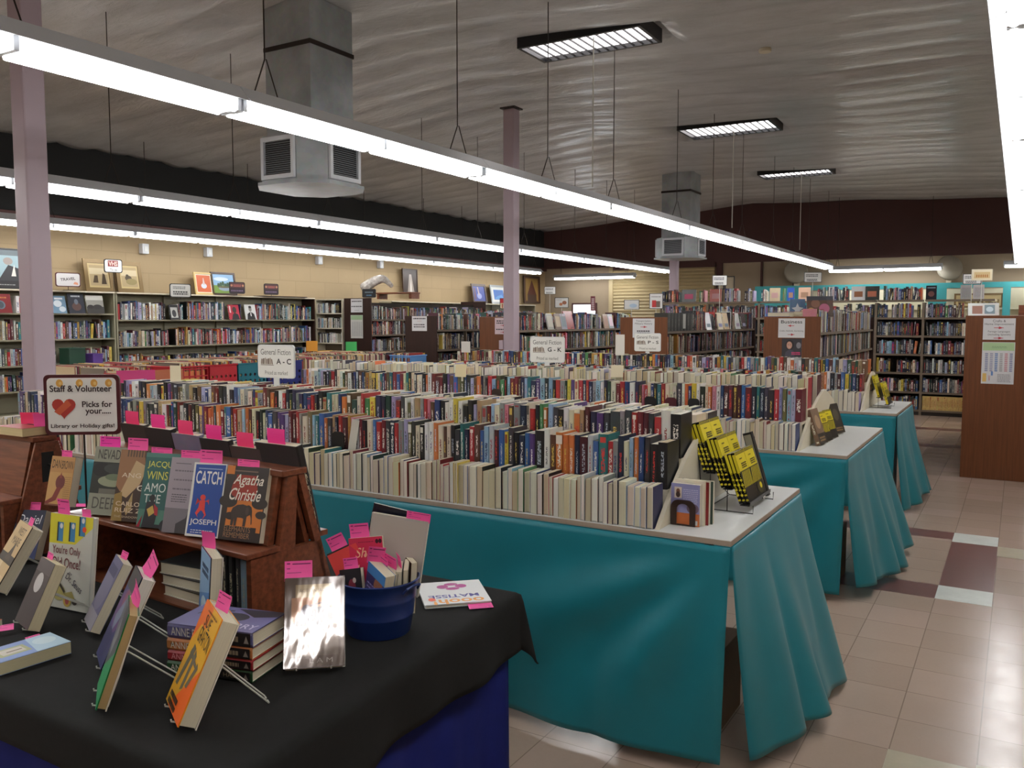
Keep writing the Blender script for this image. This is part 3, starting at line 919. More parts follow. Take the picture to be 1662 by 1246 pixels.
a = Art().rect(0, 0, .25, .27, (206, 206, 204)).disc(.125, .19, .035, .05, (128, 122, 116)).poly([(.03, 0), (.22, 0), (.2, .1), (.15, .13), (.1, .13), (.05, .1)], (30, 30, 32)).rect(.117, .06, .018, .06, (230, 230, 230)).disc(.125, .225, .034, .022, (34, 32, 32))
face_out('biography_book', 'grey biography with a bow tied portrait face out on the top wall shelf', (-11.7, 10.62, 1.696), 90, .25, .27, .02, (206, 206, 204), a)
a = Art().rect(0, 0, .17, .24, (52, 52, 54)).rect(.02, .03, .13, .17, (196, 196, 190)).disc(.08, .1, .04, .06, (66, 66, 70))
face_out('travel_book', 'charcoal book with a pale picture panel face out on the top wall shelf', (-11.7, 9.03, 1.696), 90, .17, .24, .02, (52, 52, 54), a)
# baskets on the lower column-side shelf
def basket(label, x, y, z, w, h, rgb):
    e = thing('plastic_basket', label, 'basket', (x, y, z))
    m = plain('basket_plastic', rgb, 0.45)
    b = MB(); t = .006
    b.box((-.12, -w / 2, 0), (.12, w / 2, t))
    for lo, hi in (((-.12, -w / 2, t), (-.12 + t, w / 2, h)), ((.12 - t, -w / 2, t), (.12, w / 2, h)), ((-.12 + t, -w / 2, t), (.12 - t, -w / 2 + t, h)), ((-.12 + t, w / 2 - t, t), (.12 - t, w / 2, h))):
        b.box(lo, hi)
    b.build('tub', m, e)
    b = MB(); b.tube([(-.125, -w / 2, h), (.125, -w / 2, h), (.125, w / 2, h), (-.125, w / 2, h)], .008, 6, closed=True); b.build('rim', m, e)
basket('dark green plastic basket on the lower shelf beside the column', -11.62, 7.22, 1.066, .24, .22, (24, 66, 48))
basket('small purple plastic basket on the lower shelf beside the green one', -11.6, 7.52, 1.066, .15, .13, (98, 66, 150))

def aisle_case(label, x0, x1, y0, y1, zs, ztop, dark=False, right=True, top=True, wts=DARK_W, seed=1, hm=(0.18, 0.27), unit=0.9):
    """double sided bookcase running away along y with a broad wooden end panel facing -y"""
    e = thing('aisle_bookcase', label, 'bookcase', (0, 0, 0))
    b = MB(); b.box((x0, y0, 0.0), (x1, y0 + 0.025, ztop)); bevel(b.build('end_panel', M['panel_dark' if dark else 'panel_wood'], e), 0.004)
    b = MB(); b.box((x0, y1 - 0.025, 0.0), (x1, y1, ztop)); b.build('far_end_panel', M['panel_dark'], e)
    xm = (x0 + x1) / 2
    b = MB(); b.box((xm - 0.01, y0 + 0.025, 0.05), (xm + 0.01, y1 - 0.025, ztop - 0.08)); b.build('centre_panel', M['dark_back'], e)
    n = max(1, round((y1 - y0) / unit))
    for i in range(1, n):
        y = y0 + (y1 - y0) * i / n
        for xa, xb in ((x0 + 0.03, xm - 0.01), (xm + 0.01, x1 - 0.03)):
            b = MB(); b.box((xa, y - 0.008, 0), (xb, y + 0.008, ztop - 0.16)); b.build('divider', M['brown_metal'], e)
    for z in zs:
        b = MB(); b.box((x0 + 0.012, y0 + 0.026, z - 0.03), (xm - 0.011, y1 - 0.026, z)); b.build('shelf', M['brown_metal'], e)
        b = MB(); b.box((xm + 0.011, y0 + 0.026, z - 0.03), (x1 - 0.012, y1 - 0.026, z)); b.build('shelf', M['brown_metal'], e)
    r = random.Random(seed)
    if right:
        for i in range(n):
            ya = y0 + (y1 - y0) * i / n + 0.03; L = (y1 - y0) / n - 0.05
            for z in zs:
                if z > 0.8:
                    fill((x1 - 0.03, ya, z), E90, L, r, hm[0], min(hm[1], 0.27), (0.14, 0.2), wts)
    return e
ZS = (0.12, 0.39, 0.68, 0.97, 1.262, 1.55)
aisle_case('dark brown ended bookcase with two notices by the cream wall', -11.14, -10.47, 12.4, 16.4, (0.3, 0.78, 1.095, 1.41, 1.70), 2.1, dark=True, seed=11)
aisle_case('dark ended aisle bookcase with one white notice beyond the crates', -7.8, -7.23, 10.0, 14.1, ZS, 1.75, dark=True, seed=12)
aisle_case('brown ended aisle bookcase standing behind the middle lavender column', -6.49, -5.85, 10.0, 14.1, ZS, 1.735, seed=13, wts=PWT)
aisle_case('brown ended aisle bookcase with a transport and military history notice', -4.36, -3.735, 10.0, 14.1, ZS[:-1] + (1.55,), 1.725, seed=14)
aisle_case('brown ended aisle bookcase with the business notice and a portrait poster', -2.556, -1.926, 10.0, 14.1, ZS, 1.73, seed=15, hm=(0.22, 0.29), wts=[w * (2 if n in ('cream', 'grey', 'tan', 'brown', 'silver grey', 'dark green') else .7) for n, w in zip(PN, PWT)])
aisle_case('brown ended aisle bookcase with crafts notice nearest the tiled aisle', -0.5, 0.13, 10.3, 14.4, ZS, 1.74, right=False, seed=16)
# low strips at the foot of the nearest end panel
# rear row of open cases facing the camera
XS = (-6.36, -5.37, -4.345, -3.3, -2.245, -1.47, -0.36)
YR = 16.6
RZ = (0.1, 0.418, 0.756, 1.087, 1.413, 1.733, 2.046)
rr = random.Random(31)
for i in range(6):
    x0, x1 = XS[i], XS[i + 1]
    lab = ['brown metal bookcase at the shutter end of the rear row', 'brown metal bookcase second from the shutter end of the rear row', 'brown metal bookcase third from the shutter end of the rear row', 'brown metal bookcase of the rear row behind the business bookcase',
           'narrow brown metal bookcase of the rear row left of the wide upright', 'brown metal rear bookcase nearest the aisle with yellow magazines below'][i]
    e = thing('rear_bookcase', lab, 'bookcase')
    for x in (x0, x1):
        b = MB(); b.box((x - 0.021 if x == x1 else x, YR, 0), (x if x == x1 else x + 0.021, YR + 0.32, RZ[-1] - 0.05)); b.build('side_panel', M['brown_metal'], e)
    b = MB(); b.box((x0 + 0.022, YR + 0.31, 0.06), (x1 - 0.022, YR + 0.318, 1.7)); b.build('back_panel', M['dark_back'], e)
    for z in RZ:
        b = MB(); b.box((x0 + 0.022, YR, z - 0.035), (x1 - 0.022, YR + 0.309, z)); b.build('shelf', M['brown_metal'], e)
    b = MB(); b.box((x0 + 0.022, YR + 0.02, 0.0), (x1 - 0.022, YR + 0.04, 0.064)); b.build('kick_board', M['dark_back'], e)
    for z in RZ[1:]:
        if i == 5 and z > 2: continue
        fill((x0 + 0.03, YR + 0.01, z), 0, x1 - x0 - 0.06, rr, 0.19, 0.255, (0.13, 0.18), DARK_W)
    if i < 5: fill((x0 + 0.03, YR + 0.01, RZ[0]), 0, x1 - x0 - 0.06, rr, 0.19, 0.25, (0.13, 0.18), DARK_W)
# yellow spined magazines on the lowest shelf, dark red set above them
for k in range(60):
    add_cover(SHELF_STUFF, 0.016, 0.17, 0.245, False, jitter((206, 176, 108), rr, 8), (150, 40, 30), Tm(-1.43 + 0.0172 * k, YR + 0.012, 0.101)); UID[0] += 1
# cream unit on the wall beyond
e = thing('cream_bookcase', 'small cream bookcase of white spined tapes beside the dark brown case', 'bookcase')
for x in (-11.93, -11.25):
    b = MB(); b.box((x, 12.45, 0), (x + 0.02, 12.72, 2.09)); b.build('side_panel', M['cream_ply'], e)
b = MB(); b.box((-11.91, 12.70, 0), (-11.25, 12.72, 2.09)); b.build('back_panel', M['brown_metal'], e)
for z in (0.1, 0.6, 0.95, 1.245, 1.533, 1.82, 2.09):
    b = MB(); b.box((-11.91, 12.45, z - 0.02), (-11.25, 12.70, z)); b.build('shelf', M['cream_ply'], e)
WHITE_W = [8 if n == 'white' else 3 if n in ('silver grey', 'black') else 1 if n in ('pale blue', 'cream', 'charcoal') else 0.1 for n in PN]
for z in (1.245, 1.533, 1.82):
    fill((-11.9, 12.46, z), 0, 0.64, rr, 0.17, 0.2, (0.1, 0.13), WHITE_W, tmin=0.02, tmax=0.03)

# ================================================================== TEAL BOOK TABLES
TABLE_Z = 0.885
TABLE_STUFF = MB()
def teal_table(label, sk_label, xl, xr, yf, yb, slit, seed, front_l=None, flare_s=0.14):
    e = thing('book_table', label, 'table', (xr, yf, 0))
    b = MB(); b.box((xl - xr, 0, TABLE_Z - 0.022), (0, yb - yf, TABLE_Z)); tp = b.build('tabletop', [M['laminate']], e)
    b = MB()
    ed = 0.0015
    b.box((xl - xr - ed, -ed, TABLE_Z - 0.021), (ed, 0, TABLE_Z - 0.002)); b.box((0, 0, TABLE_Z - 0.021), (ed, yb - yf, TABLE_Z - 0.002))
    b.build('edge_band', M['edge_band'], tp)
    for lx in (-0.12, (xl - xr) / 2, xl - xr + 0.12):
        for ly in (0.12, yb - yf - 0.12):
            g = MB(); g.tube([(lx, ly, 0), (lx, ly, TABLE_Z - 0.022)], 0.018, 10); g.build('leg', M['grey_metal'], e)
    # skirt
    s = thing('table_skirt', sk_label, 'table skirt', (xr, yf, 0), group=None)
    r = random.Random(seed)
    ph = [r.uniform(0, 6.28) for _ in range(8)]
    zt = TABLE_Z - 0.024
    L = xr - xl; D = yb - yf
    def front(u, v):          # u 0 left..1 right, v 0 top..1 hem
        x = -L + L * u
        z = zt * (1 - v) + 0.045 * v
        near = math.exp(-((1 - u) * L / 0.55) ** 2)
        fold = v ** 1.2 * (0.028 * math.sin(x * 5.2 + ph[0] + v * 1.1) + 0.016 * math.sin(x * 11.0 + ph[1] - v * 1.5) + 0.010 * math.sin(x * 2.1 + ph[2]))
        # diagonal drapes that fan out from the gathered corner
        q = math.atan2((1 - u) * L + 0.02, v * zt + 0.02); rr_ = math.hypot((1 - u) * L, v * zt)
        fan = 0.05 * math.exp(-(rr_ / 1.15) ** 2) * min(1, rr_ / 0.3) * (0.5 + 0.5 * math.sin(q * 12 + ph[3])) * min(1, v * 2.5)
        y = -0.010 - 0.03 * v - abs(fold) * (0.3 + 0.6 * min(1, (1 - u) * L / 0.3)) - fan * (0.08 + 1.1 * min(1, (1 - u) * L / 0.3))
        xs = 0.0
        x2 = x + xs - 0.012 * v * max(0, (u - 0.9) / 0.1)
        return (x2, y, z)
    b = MB(); b.grid(150, 34, front); b.build('front_panel', M['teal'], s, smooth=True)
    def side(u, v):           # u 0 front..1 back
        y = D * u
        z = zt * (1 - v) + (0.03 + 0.05 * abs(math.sin(u * 3 + ph[4]))) * v
        near = math.exp(-(u * D / 0.4) ** 2)
        fold = v ** 1.1 * (0.045 * math.sin(y * 8 + ph[5] + v) + 0.025 * math.sin(y * 17 + ph[6])) * min(1, 0.25 + u * D / 0.25)
        bulge = math.sin(math.pi * min(1, u * 0.78)) ** 0.7
        x = 0.006 + max(0, v - slit * 0.6) * 0.06 + v * (flare_s * 1.15 * bulge) + abs(fold)
        gap = 0.10 * max(0.0, (v - slit) / (1 - slit)) ** 1.3 * near
        yy = y + 0.02 * v * near + gap * 0.12 + 0.02 * v * math.sin(u * 9 + ph[7]) * (1 - near)
        x += gap * 0.1
        return (x, yy, z)
    b = MB(); b.grid(60, 34, side); b.build('side_panel', M['teal'], s, smooth=True)
    for c in s.children:
        m = c.modifiers.new('solid', 'SOLIDIFY'); m.thickness = 0.0016; m.offset = 0
    return e
teal_table('white topped book table nearest the camera holding A to C fiction', 'teal cloth skirt of the nearest book table, slit at its corner', -5.92, -0.885, 3.06, 4.20, 0.12, 4)
teal_table('white topped book table second from the camera', 'teal cloth skirt of the second book table, slit at its corner', -5.95, -0.86, 5.36, 6.89, 0.35, 5)
teal_table('white topped book table third from the camera', 'teal cloth skirt of the third book table beside the aisle', -6.3, -0.89, 8.0, 9.23, 0.4, 6, flare_s=0.10)
for i, (x, y) in enumerate(((-1.2, 3.25), (-1.15, 5.6))):
    b = MB(); b.box((x - 0.22, y, 0.0), (x + 0.2, y + 0.4, 0.34)); o = b.build('carton', M['cardboard']); tag(o, ['brown cardboard carton under the nearest book table', 'brown cardboard carton under the second book table'][i], 'box')
    d = MB(); d.box((x - 0.222, y - 0.0012, 0.15), (x + 0.202, y - 0.0002, 0.2)); d.build('packing_tape', M['cream_ply'], o)

def riser(label, yf, yb, x0, x1, mid_l=None, s1=0.165):
    """stepped display rack with arched white end panels"""
    e = thing('book_riser', label, 'display rack', (0, 0, 0))
    ym = (yf + yb) / 2
    hw = (yb - yf) / 2 - 0.015
    for x in ((x0, x0 + 0.018), (x1 - 0.018, x1)):
        P = [(ym + hw * t, TABLE_Z + 0.001 + 0.325 * (1 - abs(t) ** 1.55)) for t in [1 - 2 * k / 24 for k in range(25)]]
        b = MB(); b.prism(P, x[0], x[1], 'x'); b.build('arched_end_panel', M['cream_ply'], e)
    ml = mid_l if mid_l is not None else x0 + 0.019
    for ya, yb2, z in ((yf + 0.155, yf + 0.31, TABLE_Z + s1), (yf + 0.31, yb - 0.31, TABLE_Z + 0.235), (yb - 0.31, yb - 0.155, TABLE_Z + 0.165)):
        b = MB(); b.box((x0 + 0.019, ya, z - 0.016), (x1 - 0.019, yb2 - 0.001, z)); b.build('step_shelf', M['cream_ply'], e)
        b = MB(); b.box((x0 + 0.019, ya if ya < ym else yb2 - 0.02, TABLE_Z + 0.001), (x1 - 0.019, (ya if ya < ym else yb2 - 0.02) + 0.014, z - 0.017)); b.build('riser_board', M['cream_ply'], e)
    return e
RX = -1.17
riser('cream stepped book riser with arched ends on the nearest book table', 3.06, 4.20, -5.0, RX, s1=0.13)
riser('cream stepped book riser with arched ends on the second book table', 5.36, 6.89, -5.6, -1.14)
riser('cream stepped book riser with arched ends on the third book table', 8.0, 9.23, -6.0, -1.17)
e = thing('low_riser', 'low cream step board at the column end of the nearest book table', 'display rack')
b = MB(); b.box((-5.9, 3.215, TABLE_Z + 0.114), (-5.02, 3.37, TABLE_Z + 0.13)); b.build('step_shelf', M['cream_ply'], e)
b = MB(); b.box((-5.9, 3.215, TABLE_Z + 0.001), (-5.02, 3.23, TABLE_Z + 0.113)); b.build('riser_board', M['cream_ply'], e)

ROW_A = 'black:.045,black:.04,charcoal:.026,dark blue:.026,orange:.022,pale blue:.02,cream:.026,navy:.03,grey:.024,red:.024,teal:.05,blue:.026,silver grey:.028,maroon:.04,navy:.03,orange:.03,orange:.032,orange:.034,brown:.034,white:.032,black:.052,purple:.03,blue:.028,navy:.03,black:.03,charcoal:.03,yellow:.022,blue:.034,maroon:.028,silver grey:.03,pale blue:.026,blue:.024,brown:.036,red:.03,navy:.03,teal:.026,charcoal:.03,black:.028,cream:.026,brown:.02,cream:.034,orange:.03,white:.03,white:.028,black:.03,cream:.026,charcoal:.026,olive:.022,lavender:.03,grey:.036,red:.03,navy:.024,charcoal:.034,dark red:.03,red:.036,blue:.024,cream:.04,black:.034,dark red:.022,silver grey:.03,pink:.026,mustard:.024,maroon:.04,red:.03,navy:.02,tan:.022,charcoal:.036'.split(',')
ROW_B = 'black:.05,white:.05,red:.032,charcoal:.028,maroon:.026,dark red:.03,red:.03,charcoal:.034,grey:.026,charcoal:.05,charcoal:.034,purple:.036,navy:.034,maroon:.026,tan:.024,orange:.03,cream:.03,white:.03,black:.03,charcoal:.026,pale blue:.03,orange:.022,green:.022,black:.026,red:.03,cream:.018,navy:.04,grey:.04,brown:.026,pink:.024,grey:.03,cream:.03,pale blue:.024,dark red:.026,grey:.03,tan:.03,lavender:.022,black:.034,black:.03,white:.03,yellow:.03,white:.03,white:.026,black:.03,dark blue:.034,brown:.03,pink:.022,red:.024,grey:.024,tan:.04,white:.024,olive:.02,white:.022,charcoal:.03,dark red:.03'.split(',')
def row(y, z, xr, xl, r, name, where, hr, dep, forward, hard_p, spec=None, wts=PWT, limit=999, tr=(0.018, 0.04), group=None, skip=None, endname='arched end'):
    """books along a table from xr towards -x. forward: spines face the camera"""
    x = xr; k = 0
    while True:
        k += 1
        T = r.uniform(*tr)
        n, c = pick(r, wts)
        if spec and k <= len(spec):
            n, t = spec[k - 1].split(':'); T = float(t) * 0.87; c = jitter(mute(PALD[n]), r, 8)
        if x - T < xl: break
        hard = r.random() < hard_p
        H = r.uniform(*hr) + (0.008 if hard else 0); D = r.uniform(*dep)
        if skip and any(a < x < b_ for a, b_ in skip):
            x -= T; continue
        pg = jitter(r.choice(PAGE), r, 10)
        lean = r.uniform(-0.008, 0.008)
        lift = abs(math.sin(lean)) * T / 2 + 0.0006
        M4 = Tm(x - T / 2, y + (0 if forward else r.uniform(-0.006, 0.006)), z + lift) @ Ry(lean)
        if not forward: M4 = M4 @ Tm(0, D, 0) @ Rz(math.pi)
        t = txt_for(n, r)
        if name and k <= limit:
            if forward: lab = f'{n} spined hardback, {where}, {ordinal(k)} from {endname}'
            else: lab = f'{n} paperback with page edge out, {where}, {ordinal(k)} from {endname}'
            book(name, lab, T, D, H, hard, c, t, pg, M4, group)
        else:
            add_cover(TABLE_STUFF, T, D, H, hard, c, t, M4); add_pages(TABLE_STUFF, T, D, H, hard, pg, M4)
        x -= T + 0.0008 + (r.uniform(0, 0.004) if r.random() < 0.3 else 0)
    return k
r1 = random.Random(101)
Z1, Z2 = TABLE_Z + 0.165, TABLE_Z + 0.235
row(3.072, TABLE_Z, RX - 0.025, -5.85, r1, 'paperback_book', 'front row of nearest table', (0.152, 0.178), (0.105, 0.125), False, 0.35, limit=150, tr=(0.016, 0.034), group='books shown fore edge out on the nearest table', skip=((-5.003, -4.94),))
row(3.222, TABLE_Z + 0.13, RX - 0.025, -5.85, r1, 'hardcover_book', 'lower spine row of nearest table', (0.172, 0.202), (0.125, 0.138), True, 0.8, ROW_A, limit=190, group='spines on the lower step of the nearest table', skip=((-5.025, -4.94),))
row(3.376, Z2, RX - 0.025, -4.95, r1, 'hardcover_book', 'upper spine row of nearest table', (0.160, 0.190), (0.13, 0.15), True, 0.8, ROW_B, limit=110, group='spines on the upper step of the nearest table')
row(3.58, Z2, RX - 0.025, -4.9, r1, None, '', (0.15, 0.175), (0.13, 0.15), False, 0.5)
row(3.74, Z2 , RX - 0.025, -4.9, r1, None, '', (0.15, 0.175), (0.13, 0.14), False, 0.5)
row(5.372, TABLE_Z, -1.165, -5.5, r1, 'paperback_book', 'front row of second table', (0.152, 0.178), (0.105, 0.125), False, 0.4, limit=40, tr=(0.018, 0.034), group='books shown fore edge out on the second table')
row(5.523, Z1, -1.165, -5.5, r1, None, '', (0.188, 0.214), (0.125, 0.138), True, 0.8)
row(5.70, Z2, -1.165, -5.55, r1, None, '', (0.185, 0.212), (0.13, 0.15), False, 0.5, tr=(0.02, 0.045))
row(5.98, Z2, -1.165, -5.5, r1, None, '', (0.17, 0.2), (0.13, 0.15), False, 0.5)
row(8.012, TABLE_Z, -1.2, -5.9, r1, None, '', (0.16, 0.185), (0.105, 0.125), False, 0.4)
row(8.163, Z1, -1.2, -5.9, r1, None, '', (0.14, 0.165), (0.125, 0.138), True, 0.8)
row(8.34, Z2, -1.2, -5.75, r1, None, '', (0.19, 0.215), (0.13, 0.15), True, 0.8)
row(8.52, Z2, -1.2, -5.75, r1, None, '', (0.18, 0.2), (0.13, 0.15), True, 0.8)

# ================================================================== BLACK DISPLAY TABLE
TZ = 0.760
e = thing('display_table', 'display table under the black cloth nearest the camera', 'table', (-2.6, 1.8, 0))
b = MB(); b.box((-1.25, -0.64, 0.728), (1.13, 0.64, 0.753)); b.build('tabletop', M['laminate'], e)
for lx in (-1.1, 1.05):
    for ly in (-0.5, 0.5):
        b = MB(); b.tube([(lx, ly, 0), (lx, ly, 0.727)], 0.018, 10); b.build('leg', M['grey_metal'], e)
CX0, CY0, CY1 = -3.95, 1.135, 2.475
def cx1(y): return -1.362 - 0.075 * (y - 1.19)
def cloth(u, v):
    """square cloth: u along x, v along y, in metres from the table corner; beyond the edge it folds down"""
    W = cx1(1.8) - CX0; D = CY1 - CY0
    dr, df, db = 0.205, 0.125, 0.21
    sx = -0.02 + (W + dr + 0.02) * u
    sy = -df + (D + db + df) * v
    ex = max(0.0, sx - W); ey = max(0.0, sy - D); en = max(0.0, -sy)
    y0 = CY0 + min(max(sy, 0), D)
    x0 = CX0 + min(sx, W) + (cx1(y0) - cx1(1.8)) * min(sx, W) / W
    z = 0.7595
    def drop(s):
        r = 0.018
        if s < r * 1.57: a = s / r; return r * math.sin(a), r * (1 - math.cos(a))
        return r + 0.03 * (s - r * 1.57), r + (s - r * 1.57)
    ox, dx = drop(ex); oy, dy = drop(ey); on, dn = drop(en)
    wave = 0.0
    if ex > 0: wave = ex / dr * (0.012 * math.sin(y0 * 9 + 1) + 0.008 * math.sin(y0 * 21))
    x = x0 + ox + wave; y = y0 + oy - on
    z -= math.hypot(dx, max(dy, dn)) if (ex > 0 and (ey > 0 or en > 0)) else max(dx, dy, dn)
    if ex > 0 and ey > 0:
        rho = math.hypot(ex, ey); phi = math.atan2(ey, ex)
        o2, d2 = drop(rho); o2 += 0.20 * rho * math.sin(2 * phi) ** 2
        x = x0 + o2 * math.cos(phi) + wave * math.cos(phi); y = y0 + o2 * math.sin(phi); z = 0.7595 - d2
    z -= 0.006 * math.sin(y0 * 6) * (ex / dr)
    return (x, y, max(z, 0.5))
b = MB(); b.grid(130, 100, cloth)
o = b.build('tablecloth', M['black_cloth'], smooth=True); tag(o, 'black cloth draped over the display table nearest the camera', 'tablecloth')
m = o.modifiers.new('solid', 'SOLIDIFY'); m.thickness = 0.0018; m.offset = -1
def bskirt(u, v):
    # near edge then right edge
    P = [(-3.9, 1.15), (-1.4, 1.15), (cx1(2.4) - 0.02, 2.44)]
    L1 = 2.5; L2 = 1.29; s = u * (L1 + L2)
    if s < L1: x, y, nx, ny = -3.9 + s, 1.15, 0, -1
    else:
        t = (s - L1) / L2; x = P[1][0] + (P[2][0] - P[1][0]) * t; y = 1.15 + L2 * t; nx, ny = 1, 0
    w = v * (0.012 * math.sin(s * 17) + 0.006 * math.sin(s * 41))
    return (x + nx * w, y + ny * w, 0.735 - v * 0.70)
b = MB(); b.grid(160, 12, bskirt); o = b.build('table_skirt', M['blue_cloth'], smooth=True); tag(o, 'royal blue skirt hanging beneath the black tablecloth', 'table skirt')
m = o.modifiers.new('solid', 'SOLIDIFY'); m.thickness = 0.0015; m.offset = -1

# ------------------------------------------------------------------ wooden racks
def wood_rack(label, M4, L):
    e = thing('display_shelf', label, 'display rack', M4=M4)
    w = M['rack_wood']
    b = MB(); b.box((-L, 0, 0.222), (0, 0.125, 0.24)); bevel(b.build('ledge', w, e), 0.003)
    for x in (-L + 0.005, -0.028):
        b = MB(); b.prism([(0.018, 0.001), (0.33, 0.001), (0.30, 0.2215), (0.018, 0.2215)], x, x + 0.022, 'x'); b.build('base_side', w, e)
        b = MB(); b.prism([(0.1255, 0.222), (0.19, 0.222), (0.205, 0.451), (0.165, 0.451)], x, x + 0.022, 'x'); b.build('upper_side', w, e)
        b = MB(); b.prism([(0.335, 0.001), (0.365, 0.001), (0.232, 0.451), (0.208, 0.451)], x, x + 0.022, 'x'); b.build('back_strut', w, e)
    b = MB(); b.prism([(0.1, 0.241), (0.124, 0.241), (0.1645, 0.4505), (0.148, 0.4505)], -L + 0.03, -0.03, 'x'); b.build('sloped_face', w, e)
    b = MB(); b.prism([(0.31, 0.002), (0.33, 0.002), (0.206, 0.4505), (0.19, 0.4505)], -L + 0.03, -0.03, 'x'); b.build('back_face', w, e)
    b = MB(); b.box((-L + 0.03, 0.262, 0.222), (-0.04, 0.36, 0.24)); b.build('back_ledge', w, e)
    b = MB(); b.box((-L, 0.14, 0.452), (0, 0.24, 0.472)); bevel(b.build('top_board', w, e), 0.003)
    b = MB(); b.box((-L + 0.03, 0.02, 0.0015), (-0.03, 0.30, 0.008)); b.build('base_board', w, e)
    return e
MR = Tm(-1.949, 1.73, TZ) @ Rz(rad(-3.6))
wood_rack('reddish wooden sloped display rack holding the face out novels', MR, 1.02)
MR2 = Tm(-3.345, 1.76, TZ)
e2 = wood_rack('reddish wooden display rack end with a black slot beside the sign', MR2, 0.5)
b = MB(); b.prism([(0.02, 0.001), (0.365, 0.001), (0.235, 0.4505), (0.145, 0.4505)], 0.0015, 0.012, 'x'); b.build('end_panel', M['rack_wood'], e2)
b = MB(); b.box((0.0121, 0.165, 0.29), (0.0131, 0.215, 0.41)); b.build('black_slot', M['black_plastic'], e2)
b = MB(); b.tube([(0.0135, 0.19, 0.36), (0.04, 0.2, 0.352), (0.05, 0.28, 0.348)], 0.004, 6); b.build('black_hook', M['black_plastic'], e2)

def on_ledge(x, y, yaw, tilt, W, H, T, z=0.2402):
    """display frame whose bottom left front corner stands at rack coordinates x, y"""
    return MR @ Tm(x, y, z) @ Rz(rad(yaw)) @ Rx(rad(-tilt)) @ Tm(W / 2, 0, T * math.sin(rad(tilt)))
def bk(name, label, M4, W, H, T, hard, cov, txt, pg, art=None, gloss=False):
    return display_book(name, label, 0, 0, 0, 0, 0, W, H, T, hard, cov, txt, pg, art, gloss, M4=M4)
CREAM = (214, 205, 180)
def slip_on(M4, label, u, H, T, w=0.07, h=0.05, rz=0, bend=0.3, lines=True, rgb=(250, 92, 170), ry=0):
    return slip(label, M4 @ Tm(u, T * 0.5, H - 0.006) @ Rz(rad(rz)) @ Ry(rad(ry)), w, h, bend, lines, rgb)

# -- novels on the ledge, from the end by the bucket
W, H, T = 0.158, 0.232, 0.046
a = Art().rect(0, 0, W, H, (44, 34, 30)).rect(.03, .12, .085, .085, (150, 42, 30)).disc(.075, .16, .05, .045, (160, 48, 32)).rect(.02, .03, .135, .095, (206, 120, 44))
for k, (x, y, rx, ry) in enumerate(((.02, .12, .035, .02), (.14, .12, .03, .018), (.035, .075, .02, .012), (.15, .085, .02, .012), (.02, .2, .02, .02))): a.disc(x, y, rx, ry, (46, 36, 30))
a.poly([(.036 + .085 * p, .046 + .068 * q) for p, q in ((.05, 0), (.05, .45), (0, .6), (.06, .8), (.25, .95), (.5, 1), (.68, .95), (.78, .98), (.9, .9), (.95, .7), (.97, .45), (1, .15), (.96, .1), (.93, .4), (.88, .55), (.8, .5), (.74, .45), (.72, 0), (.6, 0), (.6, .35), (.5, .38), (.32, .38), (.3, 0), (.2, 0), (.19, .35), (.16, 0))], (56, 44, 38)).poly([(.036 + .085 * p, .046 + .068 * q) for p, q in ((.66, .85), (.78, .88), (.8, .6), (.72, .5), (.66, .62))], (72, 58, 50))
a.rect(.02, .0, .12, .045, (44, 34, 30)).rect(0, .205, .03, .027, (206, 120, 44))
a.text('Agatha', .03, .165, .115, .042, (240, 232, 216), .01, .35).text('Christie', .022, .125, .12, .038, (240, 232, 216), .01, .35)
a.text('ELEPHANTS', .02, .028, .1, .017, (150, 112, 76)).text('REMEMBER', .02, .009, .1, .016, (150, 112, 76)).rect(.03, .215, .09, .004, (120, 96, 80))
m4 = on_ledge(-.196, .04, 13, 15, W, H, T)
bk('novel', 'dark elephant mystery paperback with white script lettering on the wooden rack', m4, W, H, T, False, (44, 34, 30), (230, 220, 200), CREAM, a)
slip_on(m4, 'pink slip in the elephant mystery', -.02, H, T, .085, .03)
W, H, T = 0.125, 0.236, 0.03
a = Art().rect(0, 0, W, H, (226, 226, 220)).poly([(.006, .008), (.12, .005), (.119, .12), (.121, .232), (.007, .23), (.01, .12)], (26, 72, 156)).text('CATCH', .014, .168, .098, .042, (236, 236, 232), .015).text('JOSEPH', .012, .034, .1, .022, (236, 236, 232), .01)
a.disc(.05, .125, .010, .009, (222, 62, 54)).poly([(.04, .115), (.06, .117), (.062, .09), (.05, .082), (.038, .09)], (222, 62, 54)).poly([(.038, .092), (.028, .074), (.04, .06), (.036, .07), (.05, .086)], (222, 62, 54)).poly([(.06, .092), (.07, .07), (.058, .055), (.064, .07), (.05, .086)], (222, 62, 54)).poly([(.04, .112), (.026, .1), (.03, .122), (.034, .106)], (222, 62, 54)).poly([(.06, .112), (.074, .12), (.076, .102), (.07, .112)], (222, 62, 54))
a.lines(.02, .012, .085, .014, 2, (220, 224, 230), 3).rect(.02, .216, .09, .003, (150, 176, 214))
m4 = on_ledge(-.331, .016, 17, 15, W, H, T)
bk('novel', 'blue and white war satire paperback with a red running figure on the rack', m4, W, H, T, False, (26, 72, 156), (236, 236, 232), CREAM, a)
slip_on(m4, 'bright pink slip in the blue war satire paperback', -.012, H, T, .085, .05)
W, H, T = 0.15, 0.246, 0.024
a = Art().rect(0, 0, W, H, (158, 148, 156)).rect(0, 0, W, .08, (120, 114, 120)).poly([(.15, .0), (.15, .2), (.135, .18), (.12, .12), (.1, .09), (.085, .05), (.05, .03), (.05, 0)], (58, 56, 60)).disc(.125, .1, .025, .04, (50, 48, 52)).lines(.02, .1, .06, .03, 4, (70, 66, 72), 5).rect(.02, .225, .06, .003, (110, 104, 112))
for k, yy in enumerate((.2, .17, .14)): a.lines(.02, yy, .08, .006, 1, (112, 104, 112), k, .8)
